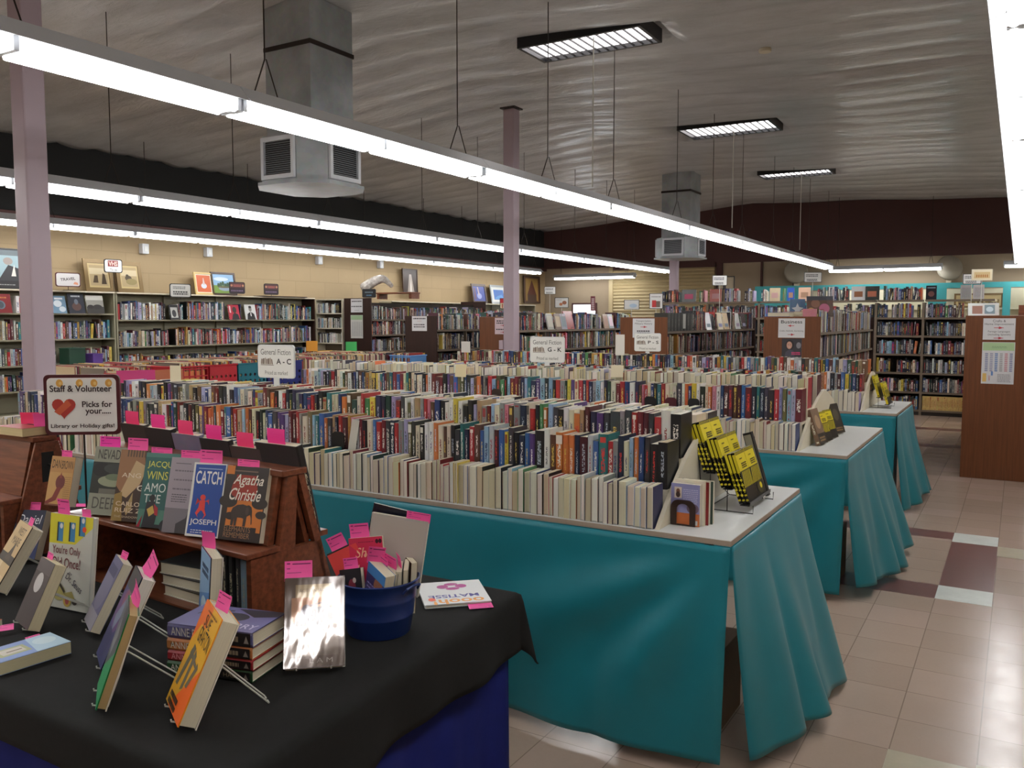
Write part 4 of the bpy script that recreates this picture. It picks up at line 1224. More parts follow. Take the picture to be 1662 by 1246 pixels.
m4 = on_ledge(-.441, .006, 17, 15, W, H, T)
bk('novel', 'pale grey misty landscape novel on the wooden rack', m4, W, H, T, True, (158, 148, 156), (60, 60, 60), CREAM, a)
slip_on(m4, 'pink slip in the grey misty novel', -.012, H, T, .075, .032)
W, H, T = 0.158, 0.25, 0.026
a = Art().rect(0, 0, W, H, (44, 96, 92)).rect(0, 0, W, .06, (78, 128, 112)).rect(0, .235, W, .015, (70, 122, 112))
a.text('JACQU', .012, .196, .1, .026, (214, 214, 90)).text('WINS', .014, .16, .085, .028, (214, 214, 90)).text('AMO', .012, .118, .085, .03, (214, 224, 216)).text('THE', .016, .082, .066, .028, (214, 224, 216))
a.disc(.05, .098, .012, .012, (30, 30, 34)).poly([(.03, .085), (.062, .088), (.075, .04), (.07, .0), (.02, .0), (.026, .04)], (34, 34, 40)).poly([(.06, .08), (.078, .066), (.08, .04), (.066, .044)], (170, 40, 54)).poly([(.034, .06), (.056, .074), (.066, .05), (.046, .036)], (196, 164, 80)).poly([(0, .0), (.02, .04), (.014, 0)], (160, 34, 50)).disc(.112, .01, .02, .02, (32, 36, 44)).rect(.07, 0, .08, .012, (32, 36, 44)).disc(.11, .045, .004, .003, (32, 36, 44))
m4 = on_ledge(-.5745, -.001, 17, 15, W, H, T)
bk('novel', 'green mystery novel with yellow lettering and a woman in silhouette', m4, W, H, T, True, (44, 96, 92), (214, 214, 90), CREAM, a)
slip_on(m4, 'pink slip in the green mystery novel', -.03, H, T, .085, .026)
W, H, T = 0.15, 0.246, 0.03
a = Art().rect(0, 0, W, H, (62, 42, 32)).poly([(.0, .246), (.1, .246), (.11, .2), (.1, .15), (.06, .11), (.02, .1), (0, .12)], (150, 108, 74)).poly([(.07, .21), (.12, .19), (.1, .13), (.05, .08), (.02, .09)], (196, 168, 126)).poly([(0, .09), (.03, .1), (.045, .0), (0, 0)], (150, 122, 62)).poly([(.05, .04), (.075, .1), (.08, .05), (.06, .02)], (176, 150, 100))
for k in range(9): a.rect(.03 + k * .012, .222, .006, .024, (96, 74, 58))
a.text('ANG', .02, .15, .08, .016, (226, 214, 190)).text('G', .09, .106, .03, .02, (232, 222, 204), .02).text('CARLO', .012, .052, .1, .015, (220, 200, 170), .01).text('RUIZ Z', .012, .03, .11, .015, (220, 200, 170), .01).text('THE SHADOW', .012, .012, .1, .007, (200, 180, 150))
m4 = on_ledge(-.7265, -.001, 17, 15, W, H, T)
bk('novel', 'brown photographic novel with white serif lettering on the rack', m4, W, H, T, True, (62, 42, 32), (226, 214, 190), CREAM, a)
slip_on(m4, 'pink slip in the brown photographic novel', -.02, H, T, .085, .05)
W, H, T = 0.15, 0.242, 0.036
a = Art().rect(0, 0, W, H, (146, 148, 130)).rect(.0, .075, W, .112, (44, 48, 44)).disc(.09, .12, .06, .02, (150, 156, 128)).disc(.1, .135, .04, .012, (108, 122, 96)).disc(.04, .16, .04, .025, (32, 34, 36)).disc(.1, .165, .05, .018, (56, 62, 60)).rect(.04, .075, .11, .018, (110, 108, 98)).text('NEVADA', .018, .198, .118, .034, (66, 62, 60)).text('DEEP', .02, .022, .1, .04, (84, 82, 76))
m4 = on_ledge(-.888, .002, 17, 14, W, H, T)
o, _ = bk('novel', 'sage green mystery with a dark forest picture and lettered black spine', m4, W, H, T, True, (20, 22, 30), (236, 236, 236), CREAM, a)
sa = Art().rect(.004, .15, .028, .088, (24, 24, 28)).rect(.004, .06, .028, .09, (32, 48, 96)).text('N', .007, .188, .022, .03, (236, 236, 236), .02).text('D', .007, .152, .022, .03, (236, 236, 236), .02).text('N', .006, .075, .024, .066, (150, 160, 180), .01)
sa.build(o, TO_FRONT(W, T).inverted() @ Tm(-W / 2, T, 0) @ Rz(rad(-90)), 'spine_print')
slip_on(m4, 'hot pink slip in the sage green mystery', -.03, H, T, .09, .045, rgb=(248, 60, 176))
W, H, T = 0.112, 0.178, 0.035
a = Art().rect(0, 0, W, H, (196, 152, 92)).rect(0, .12, W, .058, (186, 138, 82)).text('DAN', .008, .135, .04, .03, (40, 30, 28)).text('BROWN', .053, .133, .054, .03, (40, 30, 28)).disc(.058, .085, .022, .026, (110, 48, 46)).poly([(.046, .066), (.068, .066), (.05, .02), (.0, .0), (0, .012), (.03, .03)], (126, 50, 44)).poly([(.058, .122), (.064, .1), (.05, .1)], (140, 66, 54)).lines(.078, .02, .03, .09, 12, (156, 116, 70), 8).rect(.0, 0, W, .006, (120, 70, 50))
m4 = on_ledge(-1.062, -.055, 14, 14, W, H, T, z=.262)
bk('paperback_thriller', 'tan thriller paperback with tall black letters at the rack end', m4, W, H, T, False, (120, 50, 40), (220, 200, 150), CREAM, a)
slip_on(m4, 'small pink slip in the tan thriller', -.006, H, T, .05, .03)

# -- flat and standing books inside the base
def base_book(label, x, T, D, H, cov, hard=True, y=.05, txt=(200, 190, 160)):
    return book('base_book', label, T, D, H, hard, cov, txt, CREAM, MR @ Tm(x, y, .0085), 'books standing inside the rack base')
for lab, x, T, H, c in (('thin cream book standing inside the rack base', -.205, .016, .19, (206, 198, 176)), ('black ribbed book standing inside the rack base', -.178, .03, .2, (30, 28, 28)), ('charcoal book with upright lettering inside the rack base', -.146, .026, .195, (40, 40, 42)),
                        ('pale blue book standing inside the rack base', -.085, .034, .19, (150, 176, 190)), ('dark green book standing inside the rack base', -.052, .022, .2, (26, 40, 36)), ('dark grey book standing inside the rack base', -.114, .02, .2, (62, 62, 66))):
    base_book(lab, x, T, .16, H, c)
zz = .0085
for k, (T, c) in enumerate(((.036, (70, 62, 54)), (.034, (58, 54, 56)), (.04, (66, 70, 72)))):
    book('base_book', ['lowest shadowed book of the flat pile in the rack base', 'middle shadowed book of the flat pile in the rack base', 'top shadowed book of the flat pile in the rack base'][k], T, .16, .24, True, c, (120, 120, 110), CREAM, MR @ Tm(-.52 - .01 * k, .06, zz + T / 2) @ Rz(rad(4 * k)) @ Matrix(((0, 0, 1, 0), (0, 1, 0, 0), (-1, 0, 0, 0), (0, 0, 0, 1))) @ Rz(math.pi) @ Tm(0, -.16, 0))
    zz += T + .0006

# -- books propped on the back slope, only their tops and slips show
back = [(-.02, .20, .275, .03, (34, 32, 34), 'large black speckled book leaning behind the rack end'), (-.2, .16, .25, .025, (70, 60, 56), 'dark book propped behind the elephant mystery'), (-.36, .16, .265, .022, (30, 30, 32), 'black book propped behind the blue war satire'),
        (-.52, .16, .27, .024, (122, 116, 140), 'lavender grey book propped behind the grey misty novel'), (-.68, .17, .28, .03, (28, 28, 28), 'black book propped behind the green mystery'), (-.84, .16, .285, .02, (50, 44, 42), 'dark brown book propped behind the brown novel')]
for k, (x, W, H, T, c, lab) in enumerate(back):
    m4 = MR @ Tm(x - W / 2 + .01, .276 + T * 1.04, .2415) @ Rz(math.pi) @ Rx(rad(-13.5)) @ Tm(0, 0, T * .24)
    H2 = H + .03
    bk('propped_book', lab, m4, W, H2, T, True, c, (200, 190, 160), CREAM)
    slip(f'red pink slip in the {lab}', m4 @ Tm(0.01, T * .5, H2 - .006) @ Rz(math.pi), .085, .052, -.35, False, (246, 58, 120) if k % 2 else (250, 50, 150))

# -- free standing and lying books on the cloth
def stand(name, label, x, y, z, yaw, tilt, W, H, T, hard, cov, txt, art, gloss=False, pg=CREAM):
    m4 = Tm(x, y, z) @ Rz(rad(yaw)) @ Rx(rad(-tilt)) @ Tm(0, 0, 0)
    lift = T * math.sin(rad(tilt))
    m4 = Tm(0, 0, lift + 0.001) @ m4
    bk(name, label, m4, W, H, T, hard, cov, txt, pg, art, gloss)
    return m4
def easel(label, m4, W, H, T, back=0.13):
    """white wire easel: lips under the book, two legs behind"""
    e = thing('book_easel', label, 'book easel', (0, 0, 0))
    r = 0.0022
    P = lambda x, y, z: m4 @ Vector((x, y, z))
    def gnd(x, y):
        p = P(x, y, 0); q = m4.to_3x3() @ Vector((0, 1, 0)); q.z = 0; q.normalize()
        return p, q
    for sx in (-1, 1):
        top = P(sx * .022, T + .004, H * .55)
        mid = P(sx * .022, T + .004, 0.004)
        d = (m4.to_3x3() @ Vector((0, 1, 0))); d.z = 0; d.normalize()
        foot = top + d * back; foot.z = TZ + .004
        inner = foot - (m4.to_3x3() @ Vector((sx * .016, 0, 0)))
        b = MB(); b.tube([top, top * .5 + foot * .5, foot, inner], r, 6); b.build('leg', M['white_wire'], e)
        lip = P(sx * .045, -.007, -.004); lip0 = P(sx * .045, T + .004, -.004)
        zmin = TZ + .003
        lip.z = max(lip.z, zmin); lip0.z = max(lip0.z, zmin)
        up = lip + Vector((0, 0, .005))
        b = MB(); b.tube([top, P(sx * .045, T + .004, H * .3), lip0, lip, up], r, 6); b.build('support_wire', M['white_wire'], e)
    return e
# orange thriller
W, H, T = .168, .252, .044
a = Art().rect(0, 0, W, H, (236, 178, 44)).poly([(W, 0), (W, .13), (.06, .03), (.03, 0)], (240, 104, 30)).rect(0, .2, W * .5, .052, (238, 120, 34)).poly([(0, .15), (.08, .252), (0, .252)], (238, 112, 30))
for q in ([(.02, .05), (.04, .05), (.075, .15), (.05, .155)], [(.07, .05), (.09, .06), (.1, .14), (.08, .15)], [(.1, .07), (.118, .07), (.145, .125), (.13, .135)], [(.04, .13), (.13, .118), (.13, .126), (.045, .142)]): a.poly(q, (112, 104, 88))
a.text('SUE', .055, .205, .06, .026, (60, 46, 30)).text('GRAFTON', .05, .165, .108, .036, (60, 46, 30)).lines(.05, .236, .1, .01, 1, (130, 80, 30), 4).lines(.02, .004, .08, .034, 2, (70, 50, 30), 12, .7)
m4 = stand('standing_thriller', 'orange and yellow thriller propped on a white wire easel nearest the camera', -1.67, 1.246, .764, -29, 24, W, H, T, True, (240, 150, 40), (60, 46, 30), a, True)
easel('white wire easel behind the orange and yellow thriller', m4, W, H, T, .12)
slip_on(m4, 'pink slip in the orange and yellow thriller', -.02, H, T, .05, .045, rz=25)
# green book and blue book on easels
W, H, T = .16, .236, .025
a = Art().rect(0, 0, W, H, (40, 150, 92)).poly([(0, .236), (W, .236), (W, .14), (.0, .05)], (70, 74, 80)).poly([(0, .236), (.08, .236), (.0, .1)], (96, 104, 116)).poly([(.02, .12), (.06, .2), (.1, .16), (.05, .09)], (130, 136, 142))
m4 = stand('standing_book', 'thin green and grey book standing on an easel with a bent pink slip', -1.919, 1.22, .764, -35, 19.5, W, H, T, True, (24, 112, 60), (220, 220, 220), a, True, (176, 150, 104))
easel('white wire easel behind the thin green book', m4, W, H, T, .15)
slip_on(m4, 'bent pink slip in the thin green book', -.02, H, T, .06, .062, rz=20, ry=25, bend=.5)
W, H, T = .135, .255, .037
a = Art().rect(0, 0, W, H, (46, 52, 104)).disc(.06, .14, .06, .06, (92, 60, 116)).disc(.08, .17, .04, .035, (130, 66, 96)).rect(0, .2, W, .055, (40, 46, 56)).poly([(.03, .12), (.09, .2), (.12, .17), (.06, .08)], (110, 124, 150)).disc(.05, .05, .05, .04, (34, 40, 92))
m4 = stand('standing_book', 'dark blue and purple hardback standing on an easel behind the green one', -2.101, 1.345, .764, -29, 25, W, H, T, True, (30, 34, 60), (200, 200, 210), a, True, (222, 218, 208))
easel('white wire easel behind the dark blue and purple hardback', m4, W, H, T, .14)
slip_on(m4, 'tall pink slip in the dark blue and purple hardback', .0, H, T, .06, .07, rz=20, ry=25, bend=.3)
W, H, T = .131, .213, .03
a = Art().rect(0, 0, W, H, (96, 96, 130)).disc(.06, .12, .06, .07, (120, 118, 146)).rect(0, 0, W, .05, (150, 148, 160)).rect(.01, .16, .1, .03, (60, 60, 100))
m4 = stand('standing_book', 'lavender grey paperback standing open paged behind the blue hardback', -2.386, 1.495, .764, -26, 27, W, H, T, False, (110, 108, 140), (230, 230, 230), a)
slip_on(m4, 'small pink slip in the lavender grey paperback', -.02, H, T, .03, .03, rz=30)
easel('white wire easel behind the lavender grey paperback', m4, W, H, T, .13)
# thick mass market with fanned pages
W, H, T = .125, .2, .036
a = Art().rect(0, 0, W, H, (66, 60, 64)).disc(.06, .13, .03, .03, (200, 200, 200)).rect(0, .16, W, .04, (90, 84, 88))
m4 = stand('standing_book', 'thick cream paged paperback standing on an easel before the picture book', -2.557, 1.393, .764, -14, 24.5, W, H, T, False, (70, 64, 66), (200, 200, 200), a, False, (206, 194, 160))
easel('white wire easel behind the thick cream paged paperback', m4, W, H, T, .15)
slip_on(m4, 'pink slip in the thick cream paged paperback', -.045, H, T, .05, .025)
# western with tan cover
W, H, T = .16, .233, .04
a = Art().rect(0, 0, W, H, (206, 178, 130)).rect(0, .09, W, .03, (52, 48, 44)).poly([(.06, .1), (.1, .17), (.12, .1)], (70, 60, 52)).text('WEST', .05, .19, .08, .026, (80, 60, 48)).text('MARIE', .04, .155, .09, .026, (80, 60, 48)).rect(0, .0, W, .05, (216, 190, 142)).rect(.02, .06, .05, .03, (226, 206, 166))
m4 = stand('standing_book', 'tan covered hardback leaning back at the edge of the display', -3.006, 1.538, .764, -16.5, 31, W, H, T, True, (60, 52, 46), (206, 178, 130), a)
slip_on(m4, 'pink slip in the tan covered hardback', -.02, H, T, .05, .03)
easel('white wire easel behind the tan covered hardback', m4, W, H, T, .15)
W, H, T = .12, .19, .04
a = Art().rect(0, 0, W, H, (28, 34, 60)).text('Daniel', .01, .135, .1, .036, (226, 228, 234), 0, .2).rect(0, .0, W, .06, (30, 44, 96)).text('S', .02, .08, .03, .03, (200, 204, 220))
m4 = stand('standing_book', 'navy paperback with tall white cursive lettering behind the tan hardback', -3.27, 1.79, .764, 22, 24, W, H, T, False, (28, 34, 60), (226, 228, 234), a)
m4 = m4
slip_on(m4, 'pink slip in the navy paperback', -.01, H, T, .055, .04)
# picture book
W, H, T = .196, .303, .02
a = Art().rect(0, 0, W, H, (208, 210, 200)).poly([(0, .303), (W, .303), (W, .27), (.12, .21), (0, .206)], (222, 214, 62))
for x, y in ((.035, .215), (.09, .218), (.135, .24)): a.rect(x, y, .028, .062, (70, 140, 190)); a.disc(x + .018, y + .05, .007, .009, (230, 230, 226)); a.rect(x + .0, y, .006, .062, (30, 40, 60))
a.disc(.16, .262, .009, .009, (240, 84, 48))
a.text("You're Only", .018, .168, .13, .034, (122, 66, 70), .01).text('Old Once!', .02, .132, .13, .032, (122, 66, 70), .01).text('by', .1, .112, .014, .012, (70, 66, 80), 0, 0, -.4).text('Dr. Seuss', .085, .1, .085, .022, (70, 66, 80), .008, 0, -.55)
a.disc(.06, .05, .03, .025, (196, 188, 120)).disc(.1, .028, .018, .02, (196, 170, 80)).disc(.1, .028, .009, .012, (170, 80, 84)).disc(.05, .1, .012, .016, (200, 196, 140)).poly([(.08, .05), (.12, .06), (.14, .03), (.1, .04)], (170, 160, 96)).disc(.135, .028, .012, .01, (52, 48, 46)).poly([(.06, .075), (.085, .05), (.088, .058), (.066, .082)], (60, 56, 50))
m4 = stand('picture_book', 'tall white and yellow hardback picture book with maroon title before the rack', -2.613, 1.57, .762, 6.7, 6.4, W, H, T, True, (206, 208, 198), (120, 60, 60), a, False, (226, 224, 212))
slip_on(m4, 'pink slip in the tall white and yellow picture book', -.05, H, T, .055, .055)
slip_on(m4 @ Tm(.04, .004, 0), 'second pink slip behind the tall picture book', .01, H, T, .04, .03, lines=False)
# dark paperback on the second rack ledge
W, H, T = .11, .17, .03
a = Art().rect(0, 0, W, H, (52, 30, 34)).text('T', .035, .06, .03, .05, (170, 160, 150)).lines(.02, .02, .05, .02, 1, (150, 140, 130), 12)
m4 = stand('standing_book', 'dark maroon paperback with a purple red lettered spine by the second rack', -3.15, 1.93, .79, 30, 12, W, H, T, False, (40, 26, 60), (214, 60, 50), a)
slip('pink slip lying along the dark maroon paperback', m4 @ Tm(-.0, T * .5, H - .004) @ Rx(rad(-60)), .1, .03, .1, True)
# books on the second rack
m4 = MR2 @ Tm(-.50, .03, .2402) @ Rx(rad(-16))
m4 = MR2 @ Tm(-.09, .276 + .032, .2415) @ Rz(math.pi) @ Rx(rad(-13.5)) @ Tm(0, 0, .008)
o, _ = bk('novel', 'black and red spined hardback leaning behind the second rack end', m4, .17, .275, .03, True, (30, 26, 30), (190, 40, 44), CREAM, None)
sa = Art().rect(.002, .01, .026, .05, (150, 34, 40)).rect(.002, .09, .026, .13, (150, 34, 40)).rect(.002, .25, .026, .02, (170, 40, 46)).lines(.006, .1, .016, .11, 9, (226, 200, 190), 7, .7)
sa.build(o, TO_FRONT(.17, .03).inverted() @ Tm(-.085, .03, 0) @ Rz(rad(-90)), 'spine_print')
bk('novel', 'cream paged paperback lying on top of the second rack', MR2 @ Tm(-.13, .12, .4735) @ Tm(0, 0, .034) @ Rx(rad(-90)), .19, .125, .034, False, (150, 60, 60), (230, 220, 200), (214, 196, 150))
slip('folded pink slip standing on the second rack books', MR2 @ Tm(-.04, .2, .5085) @ Rz(rad(30)), .06, .055, .3, False)
slip('round topped red slip at the edge of the second rack', MR2 @ Tm(-.15, .22, .5085) @ Rz(rad(30)), .08, .05, .3, False, (250, 70, 120))
# light blue book lying flat at the edge
a = Art().rect(0, 0, .19, .12, (126, 150, 200)).rect(.02, .03, .08, .06, (170, 176, 130)).rect(.03, .04, .06, .04, (206, 200, 186)).poly([(.1, 0), (.19, 0), (.19, .12), (.12, .12)], (176, 204, 220)).disc(.15, .07, .03, .03, (200, 220, 228)).rect(.045, .055, .04, .006, (110, 90, 70))
ML = Tm(-2.27, 1.273, .7615) @ Rz(rad(85))
lay = lambda W, H: Matrix(((1, 0, 0, -W / 2), (0, 0, 1, 0), (0, -1, 0, 0), (0, 0, 0, 1)))
def lying(name, label, M4, W, H, T, hard, cov, txt, pg, art=None, gloss=False):
    """book on its back: local x along the bottom edge, y towards the top edge"""
    m = M4 @ Tm(0, 0, T) @ Rx(rad(-90))
    return bk(name, label, m, W, H, T, hard, cov, txt, pg, art, gloss)
lying('lying_book', 'pale blue paperback lying flat at the near edge of the display', ML, .19, .12, .034, False, (126, 150, 200), (60, 60, 80), (196, 186, 150), a)
slip('pink slip in the pale blue paperback', ML @ Tm(.06, .118, .02) @ Rx(rad(-80)), .04, .035, .1)
lying('lying_book', 'orange and white paperback lying flat beside the pale blue one', Tm(-2.62, 1.33, .7615) @ Rz(rad(110)), .11, .17, .025, False, (214, 96, 50), (240, 240, 230), CREAM, Art().rect(.01, .03, .07, .12, (236, 226, 206)).lines(.02, .05, .05, .04, 2, (50, 44, 40), 12, .7))
slip('pink slip in the orange and white paperback', Tm(-2.56, 1.35, .776) @ Rz(rad(60)) @ Rx(rad(-75)), .04, .03, .1)
# upturned art book
MM = Tm(-1.545, 2.249, .7615) @ Rz(rad(43.6))
W, H = .222, .235
a = Art().rect(0, 0, W, H, (232, 234, 234))
MX = lambda x: W - x
def up(t, x, y, w, h, c, bold=0.0): a.text(t, W - x, H - y, w, h, c, bold, 0, math.pi)
up('oooh!', .02, .19, .17, .05, (232, 150, 40), .02); up('MATISSE', .03, .145, .17, .032, (56, 50, 150), .02)
for dx, dy in ((.0, .024), (.0, -.024), (.032, 0), (-.032, 0)): a.disc(.115 + dx, .175 + dy, .024 if dy else .02, .014 if dy else .02, (170, 40, 130))
a.disc(.03, .048, .012, .016, (240, 96, 60))
lying('art_book', 'white square art book lying upside down at the far corner of the black cloth', MM, W, H, .012, True, (228, 230, 230), (60, 60, 60), (226, 220, 204), a, True)
slip('pink slip sticking out under the white art book', MM @ Tm(.07, .0, .006) @ Rx(rad(97)) @ Rz(math.pi), .08, .04, .1)
# stack of four novels
MS = Tm(-1.796, 1.456, .7615) @ Rz(rad(14))
z = 0.0
for k, (T, cov, nm, lab, side) in enumerate(((.030, (34, 74, 40), 'ANNE PERRY', 'green spined hardback at the bottom of the pile of four', 'HALL'), (.028, (150, 36, 42), 'ANNE PERRY', 'red spined hardback second from the bottom of the pile of four', 'LANE'), (.032, (178, 110, 60), 'ANNE PERRY', 'orange spined hardback under the purple one in the pile', 'SQUARE'), (.040, (92, 88, 132), 'ANNE PERRY', 'purple hardback on top of the pile of four', 'ROW'))):
    mb = Matrix(((0, 0, 1, -.13), (0, 1, 0, 0), (-1, 0, 0, T / 2), (0, 0, 0, 1)))
    o = book('piled_book', lab, T, .158, .26, True, cov, (40, 40, 40), CREAM, MS @ Tm(.002 * (k % 2), .001 * k, z) @ mb)
    sa = Art().rect(.15, .003, .105, T - .006, (26, 24, 30)).text(nm, .012, T * .22, .125, T * .56, (214, 210, 200) if k != 1 else (222, 160, 160))
    if k == 0: sa.text('HALL', .175, T * .3, .045, T * .38, (150, 140, 120))
    else: sa.lines(.16, T * .3, .06, T * .4, 1, (150, 140, 120), k, .9)
    sa.poly([(.235, T * .25), (.25, T * .25), (.2425, T * .75)], (150, 146, 140))
    inv = mb.inverted()
    sa.build(o, inv @ Tm(-.13, 0, 0), 'spine_print')
    if k == 3:
        ta = Art().rect(0, 0, .26, .158, (104, 100, 146)).disc(.14, .09, .05, .03, (36, 32, 48)).text('ANNE', .03, .085, .09, .05, (40, 36, 54), .02).text('PERRY', .15, .02, .1, .03, (196, 190, 214), .01).poly([(.12, .15), (.26, .158), (.26, .12), (.2, .1)], (40, 36, 50))
        ta.build(o, inv @ Tm(-.13, 0, T) @ Rx(rad(-90)), 'cover_print')
    z += T + .0008
# shiny jacketed novel
W, H, T = .162, .24, .03
def foil():
    t = NT('foil_jacket')
    a_ = t.n('ShaderNodeAttribute', attribute_name='Col')
    nz = t.noise(9.0, 3.0, t.obj((1, 0.6, 0.5)))
    t.base(t.mix(nz.outputs[0], a_.outputs[0], (*lin((90, 74, 62)), 1)))
    t.link(t.bump(nz.outputs[0], 0.16, 0.02), t.b.inputs['Coat Normal'])
    t.b.inputs['Coat Weight'].default_value = 1.0
    t.b.inputs['Coat Roughness'].default_value = 0.04
    t.b.inputs['Coat IOR'].default_value = 1.6
    return t.set(0.12, 0.3, 0.8, 1.0)
M['foil'] = foil()
a = Art().rect(.002, .002, .158, .236, (86, 66, 56)).rect(.03, .185, .1, .035, (190, 164, 120)).rect(.02, .11, .125, .075, (186, 122, 76)).disc(.06, .14, .016, .026, (92, 88, 100)).disc(.1, .13, .03, .03, (62, 56, 52)).disc(.115, .148, .012, .016, (60, 54, 50)).disc(.04, .115, .015, .008, (40, 36, 34)).poly([(.07, .16), (.115, .17), (.115, .173), (.07, .165)], (90, 52, 40)).rect(.02, .03, .125, .08, (120, 104, 92))
a.text('ACTION JACKY', .04, .196, .085, .012, (110, 88, 60)).text('L A M', .07, .012, .06, .012, (214, 200, 190)).lines(.08, .09, .06, .016, 2, (170, 160, 150), 9)
m4 = stand('jacketed_novel', 'shiny brown jacketed novel with glaring reflections standing before the bucket', -1.576, 1.616, .7625, 40.8, 28, W, H, T, True, (74, 50, 44), (200, 180, 150), None, True)
o = COL.objects[-1] if False else bpy.data.objects['jacketed_novel']
ar = a.build(o, TO_FRONT(W, T).inverted() @ Tm(-W / 2, 0, 0)); ar.data.materials[0] = M['foil']
slip_on(m4, 'broad pink slip in the shiny brown novel', -.045, H, T, .075, .055)
easel('white wire easel behind the shiny brown novel', m4, W, H, T, .06)
# tall pale blue book edge on before the rack
W, H, T = .155, .242, .036
a = Art().rect(0, 0, W, H, (96, 140, 196)).poly([(0, .1), (.155, .14), (.155, .242), (0, .242)], (150, 186, 220)).lines(.03, .17, .1, .04, 2, (40, 60, 96), 12, .7).disc(.08, .07, .05, .04, (190, 210, 226))
m4 = stand('standing_book', 'pale blue hardback standing edge on in front of the rack ledge', -2.07, 1.66, .7625, -30, 4, W, H, T, True, (52, 58, 72), (220, 226, 236), a, True)
slip_on(m4, 'thin upright pink slip in the pale blue hardback', -.06, H, T, .05, .055, rz=40, lines=False)

# ------------------------------------------------------------------ bucket of books
BC = (-1.635, 1.955)
e = thing('bucket', 'round navy metal bucket crammed with slipped paperbacks on the black cloth', 'bucket', (BC[0], BC[1], .7605))
b = MB()
prof = [(.0925, 0), (.095, .004), (.104, .055), (.1062, .058), (.1055, .061), (.112, .105), (.1142, .109), (.1135, .113), (.121, .158), (.125, .162), (.126, .166), (.122, .168), (.118, .165), (.092, .012), (.0, .010)]
n = 40
vs = []
for r, z in prof:
    for k in range(n):
        q = 2 * math.pi * k / n; vs.append((r * math.cos(q), r * math.sin(q), z))
fs = [(i * n + k, i * n + (k + 1) % n, (i + 1) * n + (k + 1) % n, (i + 1) * n + k) for i in range(len(prof) - 1) for k in range(n)] + [tuple(range(n))[::-1]]
b.add(vs, fs)
shade_auto(b.build('tub', M['bucket'], e), 50)
b = MB()
for sx in (-1, 1):
    b.tube([(sx * .12, -.035, .14), (sx * .132, -.03, .155), (sx * .135, 0, .16), (sx * .132, .03, .155), (sx * .12, .035, .14)], .004, 8)
b.build('handle_grip', M['bucket'], e)
def inb(name, label, dx, dy, z, yaw, tilt, roll, W, H, T, hard, cov, art=None, pg=CREAM, gloss=False, sl=None):
    m4 = Tm(BC[0] + dx, BC[1] + dy, .772 + z) @ Rz(rad(yaw)) @ Ry(rad(roll)) @ Rx(rad(-tilt))
    bk(name, label, m4, W, H, T, hard, cov, (220, 210, 190), pg, art, gloss)
    if sl: slip(sl[0], m4 @ Tm(sl[1], T * .5, H - .006) @ Rz(rad(sl[2])), sl[3], sl[4], .3)
    return m4
inb('bucket_book', 'large grey backed hardback at the back of the bucket', .0, .05, .09, 24, 4, 8, .18, .235, .018, True, (172, 168, 160), Art().rect(.006, .006, .168, .222, (176, 170, 160)), sl=('deep pink slip at the corner of the large grey hardback', .055, 0, .075, .03))
inb('bucket_book', 'dark glossy album behind the grey hardback in the bucket', -.05, .078, .125, 24, 3, 12, .15, .22, .012, True, (24, 24, 40), None, gloss=True)
W, H = .105, .18
a = Art().rect(0, 0, W, H, (206, 40, 80)).text('Sh', .018, .12, .035, .03, (236, 190, 150), 0, .3).text('opping', .045, .116, .055, .02, (236, 190, 150), 0, .3).lines(.03, .165, .05, .006, 1, (120, 20, 50), 4).disc(.088, .166, .005, .007, (60, 16, 30)).disc(.098, .166, .005, .007, (60, 16, 30)).poly([(.02, .095), (.03, .1), (.026, .085)], (236, 190, 150))
inb('bucket_book', 'crimson paperback with gold script standing in the bucket', -.035, .0, .085, 26, 8, -6, W, H, .03, False, (196, 34, 74), a, sl=('pink slip in the crimson paperback', -.02, 0, .06, .05))
a = Art().rect(0, .1, .1, .08, (226, 74, 70)).poly([(0, 0), (.1, 0), (.1, .14), (.06, .13), (.02, .08), (0, .05)], (62, 62, 60))
inb('bucket_book', 'red topped grey paperback leaning out of the bucket beside the rack', -.055, -.006, .06, 26, 6, -26, .085, .185, .022, False, (50, 46, 46), a, sl=('pink slip in the red topped grey paperback', .0, 0, .055, .05))
inb('bucket_book', 'cream edged dark paperback wedged low in the bucket', -.02, -.03, .03, -30, 6, 20, .1, .165, .03, False, (36, 28, 30), Art().rect(0, 0, .1, .165, (40, 30, 34)).disc(.05, .08, .02, .03, (120, 40, 50)), sl=('pink slip across the cream edged dark paperback', -.02, 20, .05, .05))
inb('bucket_book', 'second dark paperback wedged in the middle of the bucket', .012, -.008, .035, -40, 4, 12, .1, .165, .028, False, (32, 30, 32), None, sl=('pink slip in the second dark paperback', 0, 30, .055, .045))
a = Art().rect(0, 0, .1, .17, (58, 46, 92)).disc(.05, .06, .04, .05, (96, 70, 124)).disc(.07, .12, .025, .03, (150, 96, 70)).rect(0, .14, .1, .03, (70, 130, 190)).lines(.01, .02, .08, .1, 8, (160, 150, 190), 6)
inb('bucket_book', 'blue spined purple paperback standing open edged in the bucket', .004, -.048, .035, -20, 0, 16, .1, .172, .034, False, (72, 140, 196), a, sl=('long pink slip on the blue spined purple paperback', -.04, 60, .05, .06))
inb('bucket_book', 'thin grey paperback at the right rim of the bucket', .055, .012, .045, -55, 2, 5, .09, .15, .018, False, (130, 128, 116), None, sl=('pink slip in the thin grey paperback', 0, 20, .04, .045))
inb('bucket_book', 'dark olive paperback at the right rim of the bucket', .06, .04, .045, -55, 2, 6, .09, .15, .016, False, (62, 58, 50), None)
